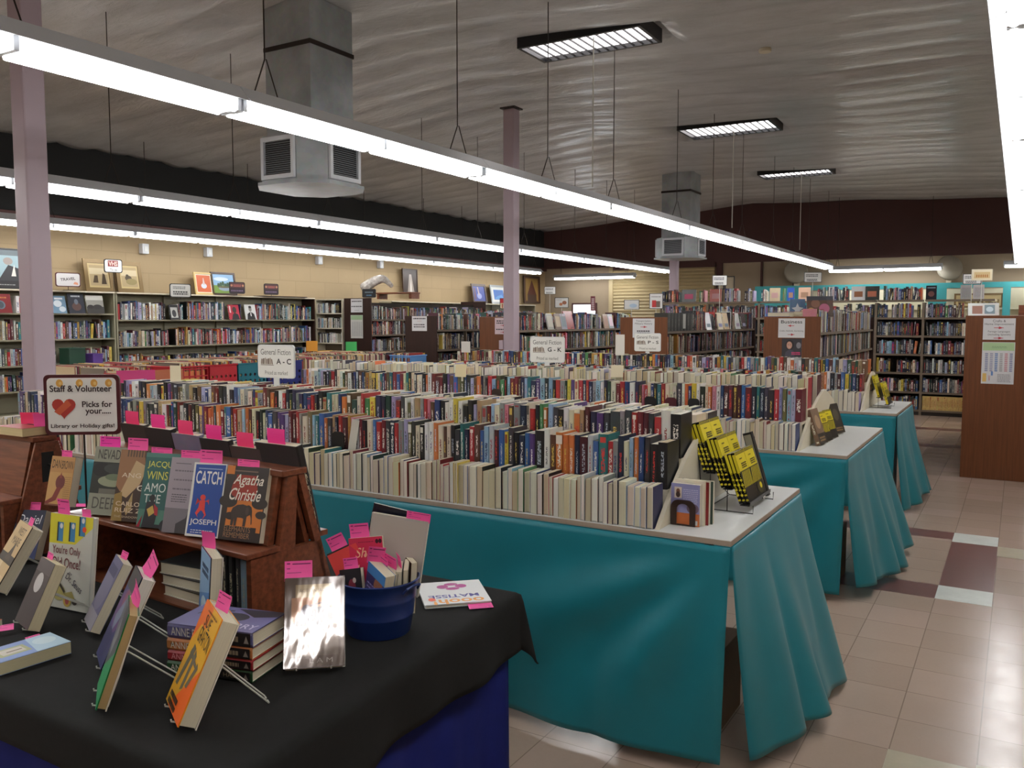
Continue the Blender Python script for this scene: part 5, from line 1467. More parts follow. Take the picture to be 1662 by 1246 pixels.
inb('bucket_book', 'black paperback with a red figure low at the front of the bucket', -.045, -.058, .03, 10, 10, -12, .075, .15, .018, False, (28, 24, 28), Art().rect(0, 0, .075, .15, (30, 26, 30)).disc(.04, .09, .014, .03, (130, 44, 56)).disc(.05, .115, .006, .008, (206, 190, 180)), sl=('tilted pink slip in the black paperback', 0, 15, .045, .04))
inb('bucket_book', 'brown edged paperback tucked at the back rim of the bucket', .045, .07, .04, -35, 2, 4, .08, .16, .02, False, (96, 66, 44), None)
# sign above the rack
def sign(name, label, loc, yaw, w, h, art, frame='maroon_plastic', zbase=TZ, border=.012, cat='sign', post=True, postmat='wire', rnd=.02, depth=.012, board=(236, 236, 232), tilt=0, base=True):
    """framed card on a thin post; loc is the centre of the card"""
    M4 = Tm(*loc) @ Rz(rad(yaw)) @ Rx(rad(-tilt))
    e = thing(name, label, cat, M4=M4)
    P = []
    r = min(rnd, h * .3)
    for cx_, cy_, a0 in ((w / 2 - r, h / 2 - r, 0), (-w / 2 + r, h / 2 - r, 90), (-w / 2 + r, -h / 2 + r, 180), (w / 2 - r, -h / 2 + r, 270)):
        for k in range(5):
            q = rad(a0 + 22.5 * k); P.append((cx_ + r * math.cos(q), cy_ + r * math.sin(q)))
    b = MB(); b.prism([(p[0], p[1]) for p in P], 0, depth, 'y')
    b.build('frame', M[frame] if isinstance(frame, str) else frame, e)
    a = Art()
    a.poly([(w / 2 + p[0] * (w - 2 * border) / w, h / 2 + p[1] * (h - 2 * border) / h) for p in P], board)
    art(a, w, h)
    a.build(e, Tm(-w / 2, -0.0003, -h / 2), 'printed_card')
    if post:
        L = loc[2] - h / 2 - zbase
        b = MB(); b.tube([(0, depth / 2, -h / 2), (0, depth / 2, -h / 2 - L + .004)], .004, 8); b.build('post', M[postmat], e)
        if base:
            b = MB(); b.box((-.06, depth / 2 - .04, -h / 2 - L), (.06, depth / 2 + .04, -h / 2 - L + .004)); b.build('foot', M[postmat], e)
    return e
def heart(a, x, y, s, c):
    P = []
    for k in range(28):
        t = 2 * math.pi * k / 28
        P.append((x + s * 16 * math.sin(t) ** 3 / 17, y + s * (13 * math.cos(t) - 5 * math.cos(2 * t) - 2 * math.cos(3 * t) - math.cos(4 * t)) / 17))
    a.poly(P, c)
def staff(a, w, h):
    for x in (.06, .135, .19, .245): a.disc(w * x / .285, h * .86, .013, .015, (226, 170, 80), 14); a.disc(w * x / .285 + .003, h * .855, .006, .007, (240, 206, 130), 10)
    a.text('Staff & Volunteer', w * .08, h * .715, w * .82, h * .11, (52, 36, 40), .02).text('Picks for', w * .5, h * .46, w * .4, h * .1, (52, 36, 40), .02).text('your.....', w * .54, h * .32, w * .34, h * .1, (52, 36, 40), .02).text('Library or Holiday gifts!', w * .08, h * .1, w * .84, h * .085, (52, 36, 40), .015)
    heart(a, w * .26, h * .46, h * .2, (176, 58, 52))
    a.poly([(w * .13, h * .39), (w * .2, h * .33), (w * .36, h * .5), (w * .31, h * .59)], (204, 96, 66))
sign('table_sign', 'maroon framed white sign with a red heart standing over the display', (-3.07, 1.939, 1.374), 36, .278, .231, staff, rnd=.018)

# ================================================================== THINGS ON THE TABLE ENDS
S1 = lambda x, y, z: (x * .867, y * .867, 1.7 - (1.7 - z) * .867)
def bookend(label, x, y, z, w, h, yaw, mat='dark_wood', arch=True, depth=.1):
    e = thing('bookend', label, 'bookend', M4=Tm(x, y, z) @ Rz(rad(yaw)))
    r = w * .3
    out = [(-w / 2, 0), (w / 2, 0)] + [(w / 2 - r + r * math.cos(q), h - r + r * math.sin(q)) for q in [math.pi / 2 * k / 6 for k in range(7)]] + [(-w / 2 + r - r * math.sin(q), h - r + r * math.cos(q)) for q in [math.pi / 2 * k / 6 for k in range(7)]]
    bm = bmesh.new()
    if arch:
        iw = w * .27; ih = h * .62
        inn = [(-iw, h * .06), (iw, h * .06)] + [(iw * math.cos(q), ih + iw * .9 * math.sin(q)) for q in [math.pi * k / 10 for k in range(11)]]
    vo = [bm.verts.new((p[0], 0, p[1])) for p in out]
    eo = [bm.edges.new((vo[i], vo[(i + 1) % len(vo)])) for i in range(len(vo))]
    if arch:
        vi = [bm.verts.new((p[0], 0, p[1])) for p in inn]
        ei = [bm.edges.new((vi[i], vi[(i + 1) % len(vi)])) for i in range(len(vi))]
        bmesh.ops.triangle_fill(bm, use_beauty=True, edges=eo + ei)
    else:
        bm.faces.new(vo)
    me = bpy.data.meshes.new('upright_plate'); bm.to_mesh(me); bm.free(); me.materials.append(M[mat])
    o = bpy.data.objects.new('upright_plate', me); COL.objects.link(o); o.parent = e
    m = o.modifiers.new('solid', 'SOLIDIFY'); m.thickness = .004; m.offset = 0
    b = MB(); b.box((-w / 2, .003, 0.0003), (w / 2, depth, .0018)); b.build('foot_plate', M[mat], e)
    return e
t0 = TABLE_Z + .0008
bookend('dark brown bookend with an arched cutout on the nearest table end', -1.116, 3.193, t0, .1, .102, 0, depth=.02)
# four books behind it, covers to the camera
yy = 3.2005
for k, (W, H, T, hard, cov, lab) in enumerate(((.118, .166, .022, False, (150, 150, 190), 'lavender and orange paperback with its back cover behind the brown bookend'), (.122, .178, .02, False, (216, 208, 190), 'cream paperback second behind the brown bookend'), (.128, .172, .024, True, (130, 30, 34), 'dark red book third behind the brown bookend'), (.13, .172, .02, True, (50, 70, 60), 'dark green book against the wire rack behind the brown bookend'))):
    a = None
    if k == 0:
        a = Art().rect(0, 0, W, H, (142, 142, 186)).rect(0, 0, W, .05, (206, 112, 56)).rect(.014, .108, .03, .044, (214, 200, 180)).disc(.029, .135, .008, .011, (120, 84, 66)).disc(.029, .122, .009, .012, (70, 50, 44)).lines(.05, .09, .06, .06, 8, (196, 196, 220), 2).disc(.09, .07, .025, .02, (120, 100, 120)).rect(.08, 0.005, .03, .018, (220, 220, 215))
    bk('end_book', lab, Tm(-1.11 + .008 * k, yy, t0) @ Rz(0), W, H, T, hard, cov, (220, 210, 190), CREAM, a)
    yy += T + .001

def yellow_art(W, H, seed, style=0):
    a = Art(); r = random.Random(seed)
    Y, K = (226, 208, 40), (26, 26, 26)
    a.rect(0, 0, W, H, Y)
    a.rect(0, 0, W, H * .62, K)
    n = 7
    for k in range(n):
        x0 = W * (k / n)
        a.poly([(x0, H * .3), (x0 + W * .06, H * .3), (min(W, x0 + W * .26), H * .6), (min(W, x0 + W * .2), H * .6)], Y)
    a.rect(0, H * .94, W, H * .06, K)
    for k in range(8):
        a.poly([(W * k / 8, H * .945), (W * (k + .4) / 8, H * .945), (W * (k + .8) / 8, H * .995), (W * (k + .4) / 8, H * .995)], Y)
    a.lines(W * .3, H * .66, W * .55, H * .12, 3, K, seed, .6).lines(W * .25, H * .84, W * .3, H * .04, 1, K, seed + 1, .5)
    if style: a.disc(W * .5, H * .18, W * .3, H * .12, (70, 66, 40)).disc(W * .6, H * .2, W * .12, H * .06, Y)
    return a
def wire_rack(label, x0, y0, y1, z, tiers=3, front=-0.0):
    """three tier stepped wire book rack facing +x; front feet at x0"""
    e = thing('wire_rack', label, 'book rack', (x0, y0, z))
    w = y1 - y0; r = .0022
    for y in (0.0, w):
        b = MB(); b.tube([(0, y, .035), (0, y, r), (-.20, y, r), (-.22, y, .02), (-.24, y, .27), (-.22, y, .285)], r, 6); b.build('side_frame', M['black_wire'], e)
    b = MB(); b.tube([(-.2, 0, r), (-.2, w, r)], r, 6); b.build('base_bar', M['black_wire'], e)
    b = MB(); b.tube([(-.235, 0, .21), (-.235, w, .21)], r, 6); b.build('back_bar', M['black_wire'], e)
    for k in range(tiers):
        xx = -.015 - .075 * k; zz = .034 + .062 * k
        b = MB(); b.box((xx - .04, 0, zz - .003), (xx, w, zz)); b.build('tier_tray', M['black_wire'], e)
        b = MB(); b.box((xx - .003 + .003, 0, zz), (xx + .003, w, zz + .014)); b.build('tier_lip', M['black_plastic'], e)
        if k: 
            b = MB(); b.tube([(xx - .02, 0, zz - .003), (xx - .02, 0, .003)], r, 6); b.build('tier_post', M['black_wire'], e)
    a = Art().rect(0, 0, .035, .012, (230, 230, 226)).lines(.004, .002, .028, .008, 1, (60, 60, 60), 3)
    a.build(e, Tm(.0032, w / 2 - .02, .036) @ Rz(rad(90)) @ Tm(0, 0, 0), 'price_label')
    return e
RXX, RY0, RY1 = -.93, 3.53, 3.87
wire_rack('black wire rack of yellow striped guides on the nearest table end', RXX, RY0, RY1, t0)
r5 = random.Random(55)
for k in range(3):
    xx = RXX - .019 - .075 * k; zz = t0 + .0345 + .062 * k
    for j in range(2):
        for d in range(3 if j == 0 else 2):
            W, H, T = .136, .222, .0125
            nm = ['bottom', 'middle', 'top'][k]
            side = ['camera side', 'far side'][j]
            dep = ['front', 'second', 'third'][d]
            lab = f'striped yellow guide, {dep} in {side} stack, {nm} tier of nearest wire rack'
            m4 = Tm(xx - .0145 * d, RY0 + .025 + (.138 * j) + .07 - .01 * k + (-.008 * d), zz) @ Rz(rad(90)) @ Rx(rad(-19)) @ Tm(0, 0, .0046)
            o, _ = bk('striped_guide', lab, m4, W, H - .004 * d, T, False, (24, 24, 24), (220, 204, 40), CREAM, yellow_art(W, H - .004 * d, 10 * k + j * 3 + d, k == 0 and j == 1) if d == 0 else None, True)
            sa = Art().rect(.0004, H * .6, T - .0008, H * .36, (222, 204, 40))
            for q in range(5): sa.rect(.0008, H * (.05 + .1 * q), T - .0016, H * .035, (222, 204, 40))
            sa.build(o, TO_FRONT(W, T).inverted() @ Tm(-W / 2, T, 0) @ Rz(rad(-90)), 'spine_print')
a = Art().rect(0, 0, .17, .25, (200, 190, 160)).rect(.01, .2, .15, .04, (60, 60, 60))
o, _ = bk('end_book', 'tall black backed album leaning at the far side of the nearest wire rack', Tm(RXX - .02, RY1 + .03, t0 + .0008) @ Rz(rad(90)) @ Rx(rad(-17)) @ Tm(0, 0, .0125), .036, .30, .04, True, (22, 22, 24), (200, 200, 190), CREAM, None)
Art().rect(.004, .01, .032, .28, (150, 146, 130)).build(o, TO_FRONT(.036, .04).inverted() @ Tm(-.018, .04, 0) @ Rz(rad(-90)), 'spine_print')
# second table end: books leaning on the arch
for k, (y, W, H, T, cov, lab, art) in enumerate(((5.75, .15, .235, .03, (120, 96, 78), 'thick brown photographic paperback leaning at the second table end', 0), (5.92, .135, .2, .022, (214, 196, 44), 'yellow striped guide leaning second from the camera at the second table end', 1), (6.10, .135, .198, .02, (210, 192, 44), 'yellow striped guide leaning third from the camera at the second table end', 1), (6.35, .14, .215, .03, (50, 46, 44), 'dark book leaning last at the second table end', 2))):
    a = yellow_art(W, H, 70 + k) if art == 1 else Art().rect(0, 0, W, H, cov).disc(W * .5, H * .62, W * .3, H * .2, (170, 140, 110) if art == 0 else (90, 84, 70)).rect(0, 0, W, H * .3, (44, 40, 38)).lines(W * .15, H * .08, W * .7, H * .15, 2, (150, 120, 80), k, .6)
    bk('end_book', lab, Tm(-1.06, y, t0) @ Rz(rad(84 - 3 * k)) @ Rx(rad(-19)) @ Tm(0, 0, T * .34), W, H, T, False, cov, (220, 210, 190), CREAM, a, True)
# third table rack
wire_rack('black wire rack of guides on the third table end', -.985, 8.42, 8.66, t0)
for k in range(3):
    xx = -1.004 - .075 * k; zz = t0 + .0345 + .062 * k
    for j in range(2):
        W, H, T = .114, .205, .02
        col = (214, 196, 44) if (k, j) != (2, 0) else (130, 96, 74)
        bk('striped_guide', f"{'brown' if (k, j) == (2, 0) else 'striped yellow'} guide, {['camera side', 'far side'][j]} of {['bottom', 'middle', 'top'][k]} tier, third table rack",
           Tm(xx, 8.42 + .06 + .118 * j, zz) @ Rz(rad(90)) @ Rx(rad(-17)) @ Tm(0, 0, .0065), W, H, T, False, col, (30, 30, 30), CREAM, yellow_art(W, H, 90 + 3 * k + j) if col[0] > 200 else None, True)

# divider cards and bookends between the books
def card(label, x, y, z, w, h, yaw, rgb, tilt=0, roll=0):
    mb = MB(); mb.box((-w / 2, -.0006, 0), (w / 2, .0006, h), 0, lin(rgb))
    o = mb.build('divider_card', [M['card']], None, attrs=True, M4=Tm(x, y, z) @ Rz(rad(yaw)) @ Rx(rad(-tilt)) @ Ry(rad(roll)))
    return tag(o, label, 'divider card')
card('tall white divider card beside a black bookend in the lower spine row', -2.86, 3.212, Z1 - .065, .045, .22, 5, (206, 202, 190), 0, 10)
card('small cream divider card standing on the lower spine row near the column', -5.05, 3.3, Z1 + .155, .09, .1, 20, (216, 204, 168), -20, 10)
card('cream divider card leaning on the books of the second table', -3.75, 5.5, Z1 + .2, .1, .1, 5, (222, 206, 164), 10)
card('buff divider card at the end of the upper spine row of the nearest table', -4.55, 3.5, Z2 + .19, .085, .1, 10, (226, 216, 186))
card('cream divider card rising from the third row behind the middle sign', -2.5, 5.68, Z2 + .16, .09, .09, 10, (224, 214, 184), 15)
card('white divider card before the dark aisle bookcase end', -5.6, 8.33, Z2 + .19, .12, .13, 5, (226, 222, 214))
card('white arched divider card by the military history bookcase', -3.62, 8.3, Z2 + .2, .1, .22, 5, (228, 224, 214))
for k, (x, y, z, mt, lab) in enumerate(((-2.93, 3.205, TABLE_Z + .13, 'black_plastic', 'black metal bookend beside the tall white divider card'), (-2.17, 5.50, Z1, 'black_plastic', 'black metal bookend at the foot of the second table spine row'), (-2.02, 5.50, Z1, 'maroon_plastic', 'maroon metal bookend beside the black one on the second table'), (-1.86, 5.50, Z1, 'black_plastic', 'small black bookend under the orange books of the second table'), (-3.42, 5.50, Z1, 'dark_wood', 'tall dark bookend with a hooked top on the second table'))):
    bookend(lab, x, y, z + .0006, .08, .12, 0, mt, False, .012)

# ------------------------------------------------------------------ fiction signs
def fiction(letters):
    def f(a, w, h):
        a.text('General Fiction', w * .09, h * .7, w * .82, h * .17, (88, 86, 84)).text(letters, w * .52, h * .42, w * .4, h * .17, (40, 36, 36), .02).text('Priced as marked', w * .2, h * .1, w * .62, h * .12, (110, 108, 104))
        for k in range(7): a.poly([(w * (.09 + .05 * k), h * .42), (w * (.13 + .05 * k), h * .4), (w * (.14 + .045 * k), h * (.56 + .03 * (k % 3))), (w * (.1 + .045 * k), h * .58)], [(150, 136, 124), (120, 104, 92), (176, 164, 150)][k % 3])
        a.rect(w * .09, h * .38, w * .36, h * .015, (110, 90, 80))
    return f
WH = dict(frame='white_plastic', border=.006, rnd=.02, postmat='white_plastic', base=False)
e = sign('fiction_sign', 'white sign marked A - C standing among the books of the nearest table', (-3.93, 3.75, 1.441), 3, .295, .205, fiction('A - C'), zbase=Z2, **WH)
sign('fiction_sign', 'white sign marked G - K standing among the books before the middle column', (-3.315, 6.12, 1.453), 3, .312, .21, fiction('G - K'), zbase=Z2 + .005, **WH)
sign('fiction_sign', 'white sign marked P - S before the military history notice', (-3.44, 8.62, 1.453), 3, .296, .195, fiction('P - S'), zbase=Z2 + .005, **WH)
for o in list(bpy.data.objects):
    if o.name.startswith('fiction_sign') and o.parent is None:
        b = MB(); b.box((-.022, .002, -.32), (.022, .008, -.1)); b.build('post_backing', M['white_plastic'], o)

# ================================================================== CRATES AND RECORDS
e = thing('media_table', 'long media table of crates behind the nearest book table', 'table', (-7.3, 4.6, 0))
b = MB(); b.box((-.75, 0, .905), (.72, 4.4, .93)); b.build('tabletop', M['laminate'], e)
b = MB(); b.box((.34, .38, .9301), (.72, 2.7, .96)); b.build('raised_board', M['cream_ply'], e)
for lx in (-.68, .65):
    for ly in (.1, 2.2, 4.3):
        b = MB(); b.tube([(lx, ly, 0), (lx, ly, .905)], .018, 8); b.build('leg', M['grey_metal'], e)
RECORDS = MB()
def crate(label, x, y, z, wx, wy, h, rgb, grid=False):
    """plastic crate; the face with round holes looks towards +x"""
    e = thing('plastic_crate', label, 'crate', (x, y, z))
    m = plain('crate_plastic', rgb, 0.4, var=.05)
    t = .008
    b = MB(); b.box((-wx, 0, 0), (0, wy, t)); b.build('base', m, e)
    b = MB()
    if grid:
        for k in range(6): yy = wy * k / 5; b.box((-t, max(0, yy - .006), t), (0, min(wy, yy + .006), h))
        for k in range(4): zz = t + (h - .03) * (k + 1) / 4; b.box((-t * .8, .006, zz - .006), (-t * .2, wy - .006, zz + .006))
    else:
        ny, nz = 6, 3
        rr_ = min(wy / ny, h * .62 / nz) * .26
        for i in range(ny):
            for j in range(nz):
                cy = wy * (i + .5) / ny; cz = h * (.12 + .62 * (j + .5) / nz)
                hy = wy / ny / 2; hz = h * .62 / nz / 2
                o8 = [(cy - hy, cz - hz), (cy, cz - hz), (cy + hy, cz - hz), (cy + hy, cz), (cy + hy, cz + hz), (cy, cz + hz), (cy - hy, cz + hz), (cy - hy, cz)]
                i8 = [(cy + rr_ * math.cos(rad(q)), cz + rr_ * math.sin(rad(q))) for q in (225, 270, 315, 0, 45, 90, 135, 180)]
                vs = [(0, *p) for p in o8] + [(0, *p) for p in i8] + [(-t, *p) for p in o8] + [(-t, *p) for p in i8]
                fs = []
                for k in range(8):
                    k2 = (k + 1) % 8
                    fs += [(k, k2, 8 + k2, 8 + k), (16 + k2, 16 + k, 24 + k, 24 + k2), (8 + k, 8 + k2, 24 + k2, 24 + k)]
                b.add(vs, fs)
        b.box((-t, 0, t), (0, wy, h * .12)); b.box((-t, 0, h * .74), (0, wy, h))
    b.build('vent_grille', m, e)
    b = MB(); b.box((-wx, 0, t), (-wx + t, wy, h)); b.build('back_wall', m, e)
    for yy in (0, wy - t):
        b = MB(); b.box((-wx + t, yy, t), (-t, yy + t, h)); b.build('side_wall', m, e)
    b = MB(); b.tube([(.004, -.002, h), (.004, wy + .002, h), (-wx - .004, wy + .002, h), (-wx - .004, -.002, h)], .009, 6, closed=True); b.build('rim', m, e)
    r = random.Random(int(y * 100))
    yy = y + t + .01
    return e
RECC = [(206, 190, 158), (196, 176, 140), (170, 60, 50), (60, 58, 62), (120, 110, 96), (214, 204, 180), (206, 160, 60), (90, 70, 60), (150, 44, 70)]
def records(x0, x1, y0, y1, z, h, along='y', seed=0):
    r = random.Random(seed)
    p = y0 if along == 'y' else x0
    end = y1 if along == 'y' else x1
    while p < end - .01:
        t = r.choice((.004, .006, .01))
        c = lin(r.choice(RECC)); hh = h * r.uniform(.92, 1)
        if along == 'y': RECORDS.box((x0, p, z), (x1, p + t, z + hh), 0, c)
        else: RECORDS.box((p, y0, z), (p + t, y1, z + hh), 0, c)
        p += t + r.uniform(.0005, .004)
ZT = .9305
ZC_ = .9605
spec = [('red crate with slatted sides of orange jacketed records nearest the column', 5.08, .345, (176, 24, 40), True), ('red crate with round holes beside the slatted red one', 5.445, .325, (176, 22, 40), False), ('teal crate with round holes beside the red ones', 5.79, .355, (20, 104, 120), False), ('navy crate with round holes behind the A - C sign', 6.17, .48, (30, 36, 110), False)]
for lab, y, wy, c, g in spec:
    crate(lab, -6.58, y, ZC_, .36, wy, .30, c, g)
    if g:
        for k in range(5): RECORDS.box((-6.595, y + .025 + k * .06, ZC_ + .02), (-6.592, y + .075 + k * .06, ZC_ + .26), 0, lin((206, 120, 70)))
    records(-6.925, -6.60, y + .02, y + wy - .02, ZC_ + .0085, .335, 'y', int(y * 10))
records(-7.45, -7.1, 4.7, 8.7, ZT, .33, 'y', 5)
records(-7.95, -7.55, 4.7, 8.9, ZT, .34, 'y', 6)
records(-6.98, -6.68, 4.62, 4.95, ZT, .31, 'y', 7)
# magenta and orange record fronts
def record_front(label, x, y, z, w, h, yaw, rgb, txt=None):
    mb = Art().rect(0, 0, w, h, rgb)
    if txt: mb.text(txt, .02, .03, w - .04, .09, (214, 60, 150))
    b = MB(); b.box((-w / 2, 0, 0), (w / 2, .004, h), 0, lin(rgb))
    o = b.build('record_sleeve', [M['card']], None, attrs=True, M4=Tm(x, y, z) @ Rz(rad(yaw)) @ Rx(rad(-8)))
    tag(o, label, 'record')
    mb.build(o, Tm(-w / 2, -.0002, 0))
record_front('hot pink record sleeve with a pink word near the column', -6.575, 4.66, ZT + .02, .31, .31, 60, (196, 30, 110), 'BOLERO')
record_front('rust orange record sleeve beside the pink one', -6.56, 4.97, ZT + .02, .3, .3, 75, (176, 92, 50))
# crates on the far side of that aisle
e = thing('media_table', 'far media table of coloured crates behind the second book table', 'table', (-8.3, 8.95, 0))
b = MB(); b.box((-.9, .08, .905), (1.25, .8, .93)); b.build('tabletop', M['laminate'], e)
for lx in (-.8, 1.15):
    for ly in (.16, .7):
        b = MB(); b.tube([(lx, ly, 0), (lx, ly, .905)], .018, 8); b.build('leg', M['grey_metal'], e)
for k, (lab, x, c, g) in enumerate((('glossy red crate at the left end of the far media table', -8.75, (196, 24, 34), False), ('black slatted crate beside the glossy red one', -8.3, (34, 32, 34), True), ('white slatted crate on the far media table', -7.9, (206, 208, 210), True), ('maroon crate before the dark aisle bookcase', -7.52, (90, 26, 40), True), ('pale blue slatted crate at the right end of the far media table', -7.14, (90, 140, 196), True))):
    cr_ = crate(lab, 0, 0, 0, .36, .34, .28, c, g)
    cr_.matrix_world = Tm(x, 9.04, ZT) @ Rz(rad(-90)) @ Tm(-.0, -.17, 0)
    records(x - .15, x + .15, 9.06, 9.36, ZT + .0085, .31, 'x', 40 + k)
records(-9.15, -7.2, 9.43, 9.7, ZT, .3, 'x', 77)
o = RECORDS.build('records', [M['card']], None, attrs=True); tag(o, 'hundreds of vinyl records packed in the crates and along the media tables', 'records', kind='stuff')
# disc racks near the cream wall
e = thing('media_table', 'low disc table in front of the cream wall shelves', 'table', (-9.85, 6.0, 0))
b = MB(); b.box((-.58, 0, .80), (.58, 5.8, .825)); b.build('tabletop', M['grey_metal'], e)
for lx in (-.5, .5):
    for ly in (.1, 2.9, 5.7):
        b = MB(); b.tube([(lx, ly, 0), (lx, ly, .80)], .018, 8); b.build('leg', M['grey_metal'], e)
DISCS = MB(); r6 = random.Random(66)
for x in (-10.25, -9.85, -9.45):
    y = 6.05
    while y < 11.7:
        t = .011; c = lin(r6.choice([(30, 30, 32), (60, 62, 60), (120, 124, 120), (26, 40, 34), (160, 156, 140), (40, 40, 46), (90, 40, 36)]))
        DISCS.box((x - .07, y, .826), (x + .07, y + t, .826 + .19 * r6.uniform(.9, 1.05)), 0, c); y += .0135
o = DISCS.build('disc_cases', [M['card']], None, attrs=True); tag(o, 'long rows of dark disc cases on the low table by the wall', 'disc cases', kind='stuff')
for lab, x, y, z, c in (('yellow divider clip standing above the disc rows', -8.75, 9.05, 1.24, (206, 140, 40)), ('green divider clip standing above the disc rows', -8.45, 9.55, 1.22, (60, 170, 90)), ('white paper divider standing above the disc rows', -9.3, 7.9, 1.03, (190, 190, 184))):
    card(lab, x, y, z, .16, .15, 40, c)

# ================================================================== NOTICES ON THE END PANELS
def notice(label, x0, x1, z0, z1, y, art, board=(214, 214, 216)):
    b = MB(); b.box((0, -.0012, 0), (x1 - x0, 0, z1 - z0), 0, lin(board))
    o = b.build('notice', [M['card']], None, attrs=True, M4=Tm(x0, y - .0004, z0)); tag(o, label, 'notice')
    a = Art(); art(a, x1 - x0, z1 - z0); a.build(o, Tm(0, -.0012, 0))
def arrow(a, x, y, w, d, c=(180, 50, 60)):
    a.rect(x, y - .003, w, .006, c)
    if d > 0: a.poly([(x + w * .5, y + .014), (x + w * .95, y), (x + w * .5, y - .014)], c)
    else: a.poly([(x + w * .5, y + .014), (x + w * .05, y), (x + w * .5, y - .014)], c)
G = (66, 62, 66)
notice('white business notice with red arrows on the brown end panel', -2.39, -2.095, 1.49, 1.71, 10.0, lambda a, w, h: (a.text('Business', w * .1, h * .74, w * .8, h * .17, (40, 40, 44), .01), arrow(a, w * .36, h * .62, w * .24, -1), a.text('Crafts, Animals, Gardening', w * .05, h * .3, w * .9, h * .09, G), arrow(a, w * .36, h * .16, w * .26, 1)))
notice('white transportation and military history notice behind the P - S sign', -4.19, -3.90, 1.47, 1.71, 10.0, lambda a, w, h: (a.text('Transportation,', w * .15, h * .8, w * .7, h * .12, G), a.text('Military History', w * .1, h * .66, w * .8, h * .12, G), arrow(a, w * .36, h * .56, w * .3, 1), a.lines(w * .2, h * .2, w * .6, h * .22, 2, G, 5, .6)))
notice('white crafts and home improvement notice on the nearest end panel', -0.335, -0.04, 1.485, 1.71, 10.3, lambda a, w, h: (a.text('Crafts &', w * .3, h * .82, w * .4, h * .12, G), a.text('Home Improvement', w * .05, h * .66, w * .9, h * .12, G), arrow(a, w * .34, h * .56, w * .3, 1), a.text('Foreign Languages', w * .16, h * .32, w * .68, h * .11, G), a.text('(including Spanish)', w * .16, h * .18, w * .7, h * .11, G), arrow(a, w * .34, h * .08, w * .3, 1)))
notice('long white and green printed plan under the crafts notice', -0.335, -0.035, 1.02, 1.46, 10.3, lambda a, w, h: (a.rect(w * .02, h * .8, w * .96, h * .19, (168, 196, 150)), a.lines(w * .3, h * .86, w * .45, h * .06, 2, (120, 150, 110), 5), *[a.lines(w * (.1 + .15 * k), h * .3, w * .09, h * .45, 10, [(120, 130, 170), (150, 150, 180), (90, 130, 190), (160, 160, 160), (200, 130, 140)][k % 5], k, .7) for k in range(6)], a.rect(w * .04, h * .05, w * .12, h * .2, (226, 190, 110)), a.text('V', w * .22, h * .06, w * .06, h * .14, (190, 60, 80)), a.rect(w * .3, h * .2, w * .06, h * .1, (110, 150, 210)), a.lines(w * .5, h * .05, w * .4, h * .2, 6, (150, 150, 156), 9, .5)))
notice('portrait poster with a smiling face and pink lettering under the business notice', -2.345, -2.125, 1.225, 1.48, 10.0, lambda a, w, h: (a.rect(0, 0, w, h, (52, 50, 56)), a.disc(w * .4, h * .72, w * .22, h * .22, (34, 28, 30)), a.disc(w * .38, h * .7, w * .14, h * .17, (196, 150, 130)), a.disc(w * .33, h * .73, w * .02, h * .015, (50, 36, 34)), a.disc(w * .43, h * .73, w * .02, h * .015, (50, 36, 34)), a.rect(w * .34, h * .61, w * .09, h * .02, (220, 200, 196)), a.poly([(w * .1, 0), (w * .7, 0), (w * .6, h * .45), (w * .4, h * .52), (w * .2, h * .4)], (70, 70, 84)), a.disc(w * .85, h * .7, w * .12, h * .14, (130, 130, 136)), a.lines(w * .5, h * .28, w * .45, h * .14, 2, (214, 60, 120), 4, .7), a.rect(0, 0, w, h * .12, (60, 150, 190)), a.rect(0, 0, w * .25, h * .06, (190, 200, 70))))
notice('white romance and religion notice on the dark aisle end panel', -7.67, -7.40, 1.53, 1.745, 10.0, lambda a, w, h: (a.lines(w * .08, h * .8, w * .84, h * .1, 1, G, 1, .8), a.lines(w * .35, h * .66, w * .3, h * .05, 1, (180, 60, 70), 2), a.lines(w * .12, h * .24, w * .76, h * .3, 2, G, 4, .5)))
notice('pink tinged notice on the brown end panel behind the middle column', -6.235, -5.97, 1.495, 1.72, 9.998, lambda a, w, h: (a.lines(w * .1, h * .64, w * .8, h * .26, 2, G, 2, .6), arrow(a, w * .34, h * .54, w * .3, 1), a.lines(w * .08, h * .26, w * .84, h * .1, 1, G, 5, .7), arrow(a, w * .34, h * .12, w * .3, 1)), (222, 200, 206))
notice('upper white notice on the dark panel by the cream wall', -10.965, -10.675, 1.83, 2.085, 12.4, lambda a, w, h: (a.lines(w * .08, h * .78, w * .84, h * .1, 1, G, 6, .8), a.lines(w * .05, h * .4, w * .9, h * .1, 1, G, 7, .8), a.lines(w * .3, h * .15, w * .4, h * .06, 1, G, 3)))
notice('lower green headed printed plan on the dark panel by the cream wall', -10.975, -10.675, 1.34, 1.78, 12.4, lambda a, w, h: (a.rect(w * .02, h * .8, w * .96, h * .19, (160, 190, 150)), *[a.lines(w * (.1 + .15 * k), h * .1, w * .09, h * .62, 14, (150, 150, 156), k, .6) for k in range(6)]), (206, 206, 200))

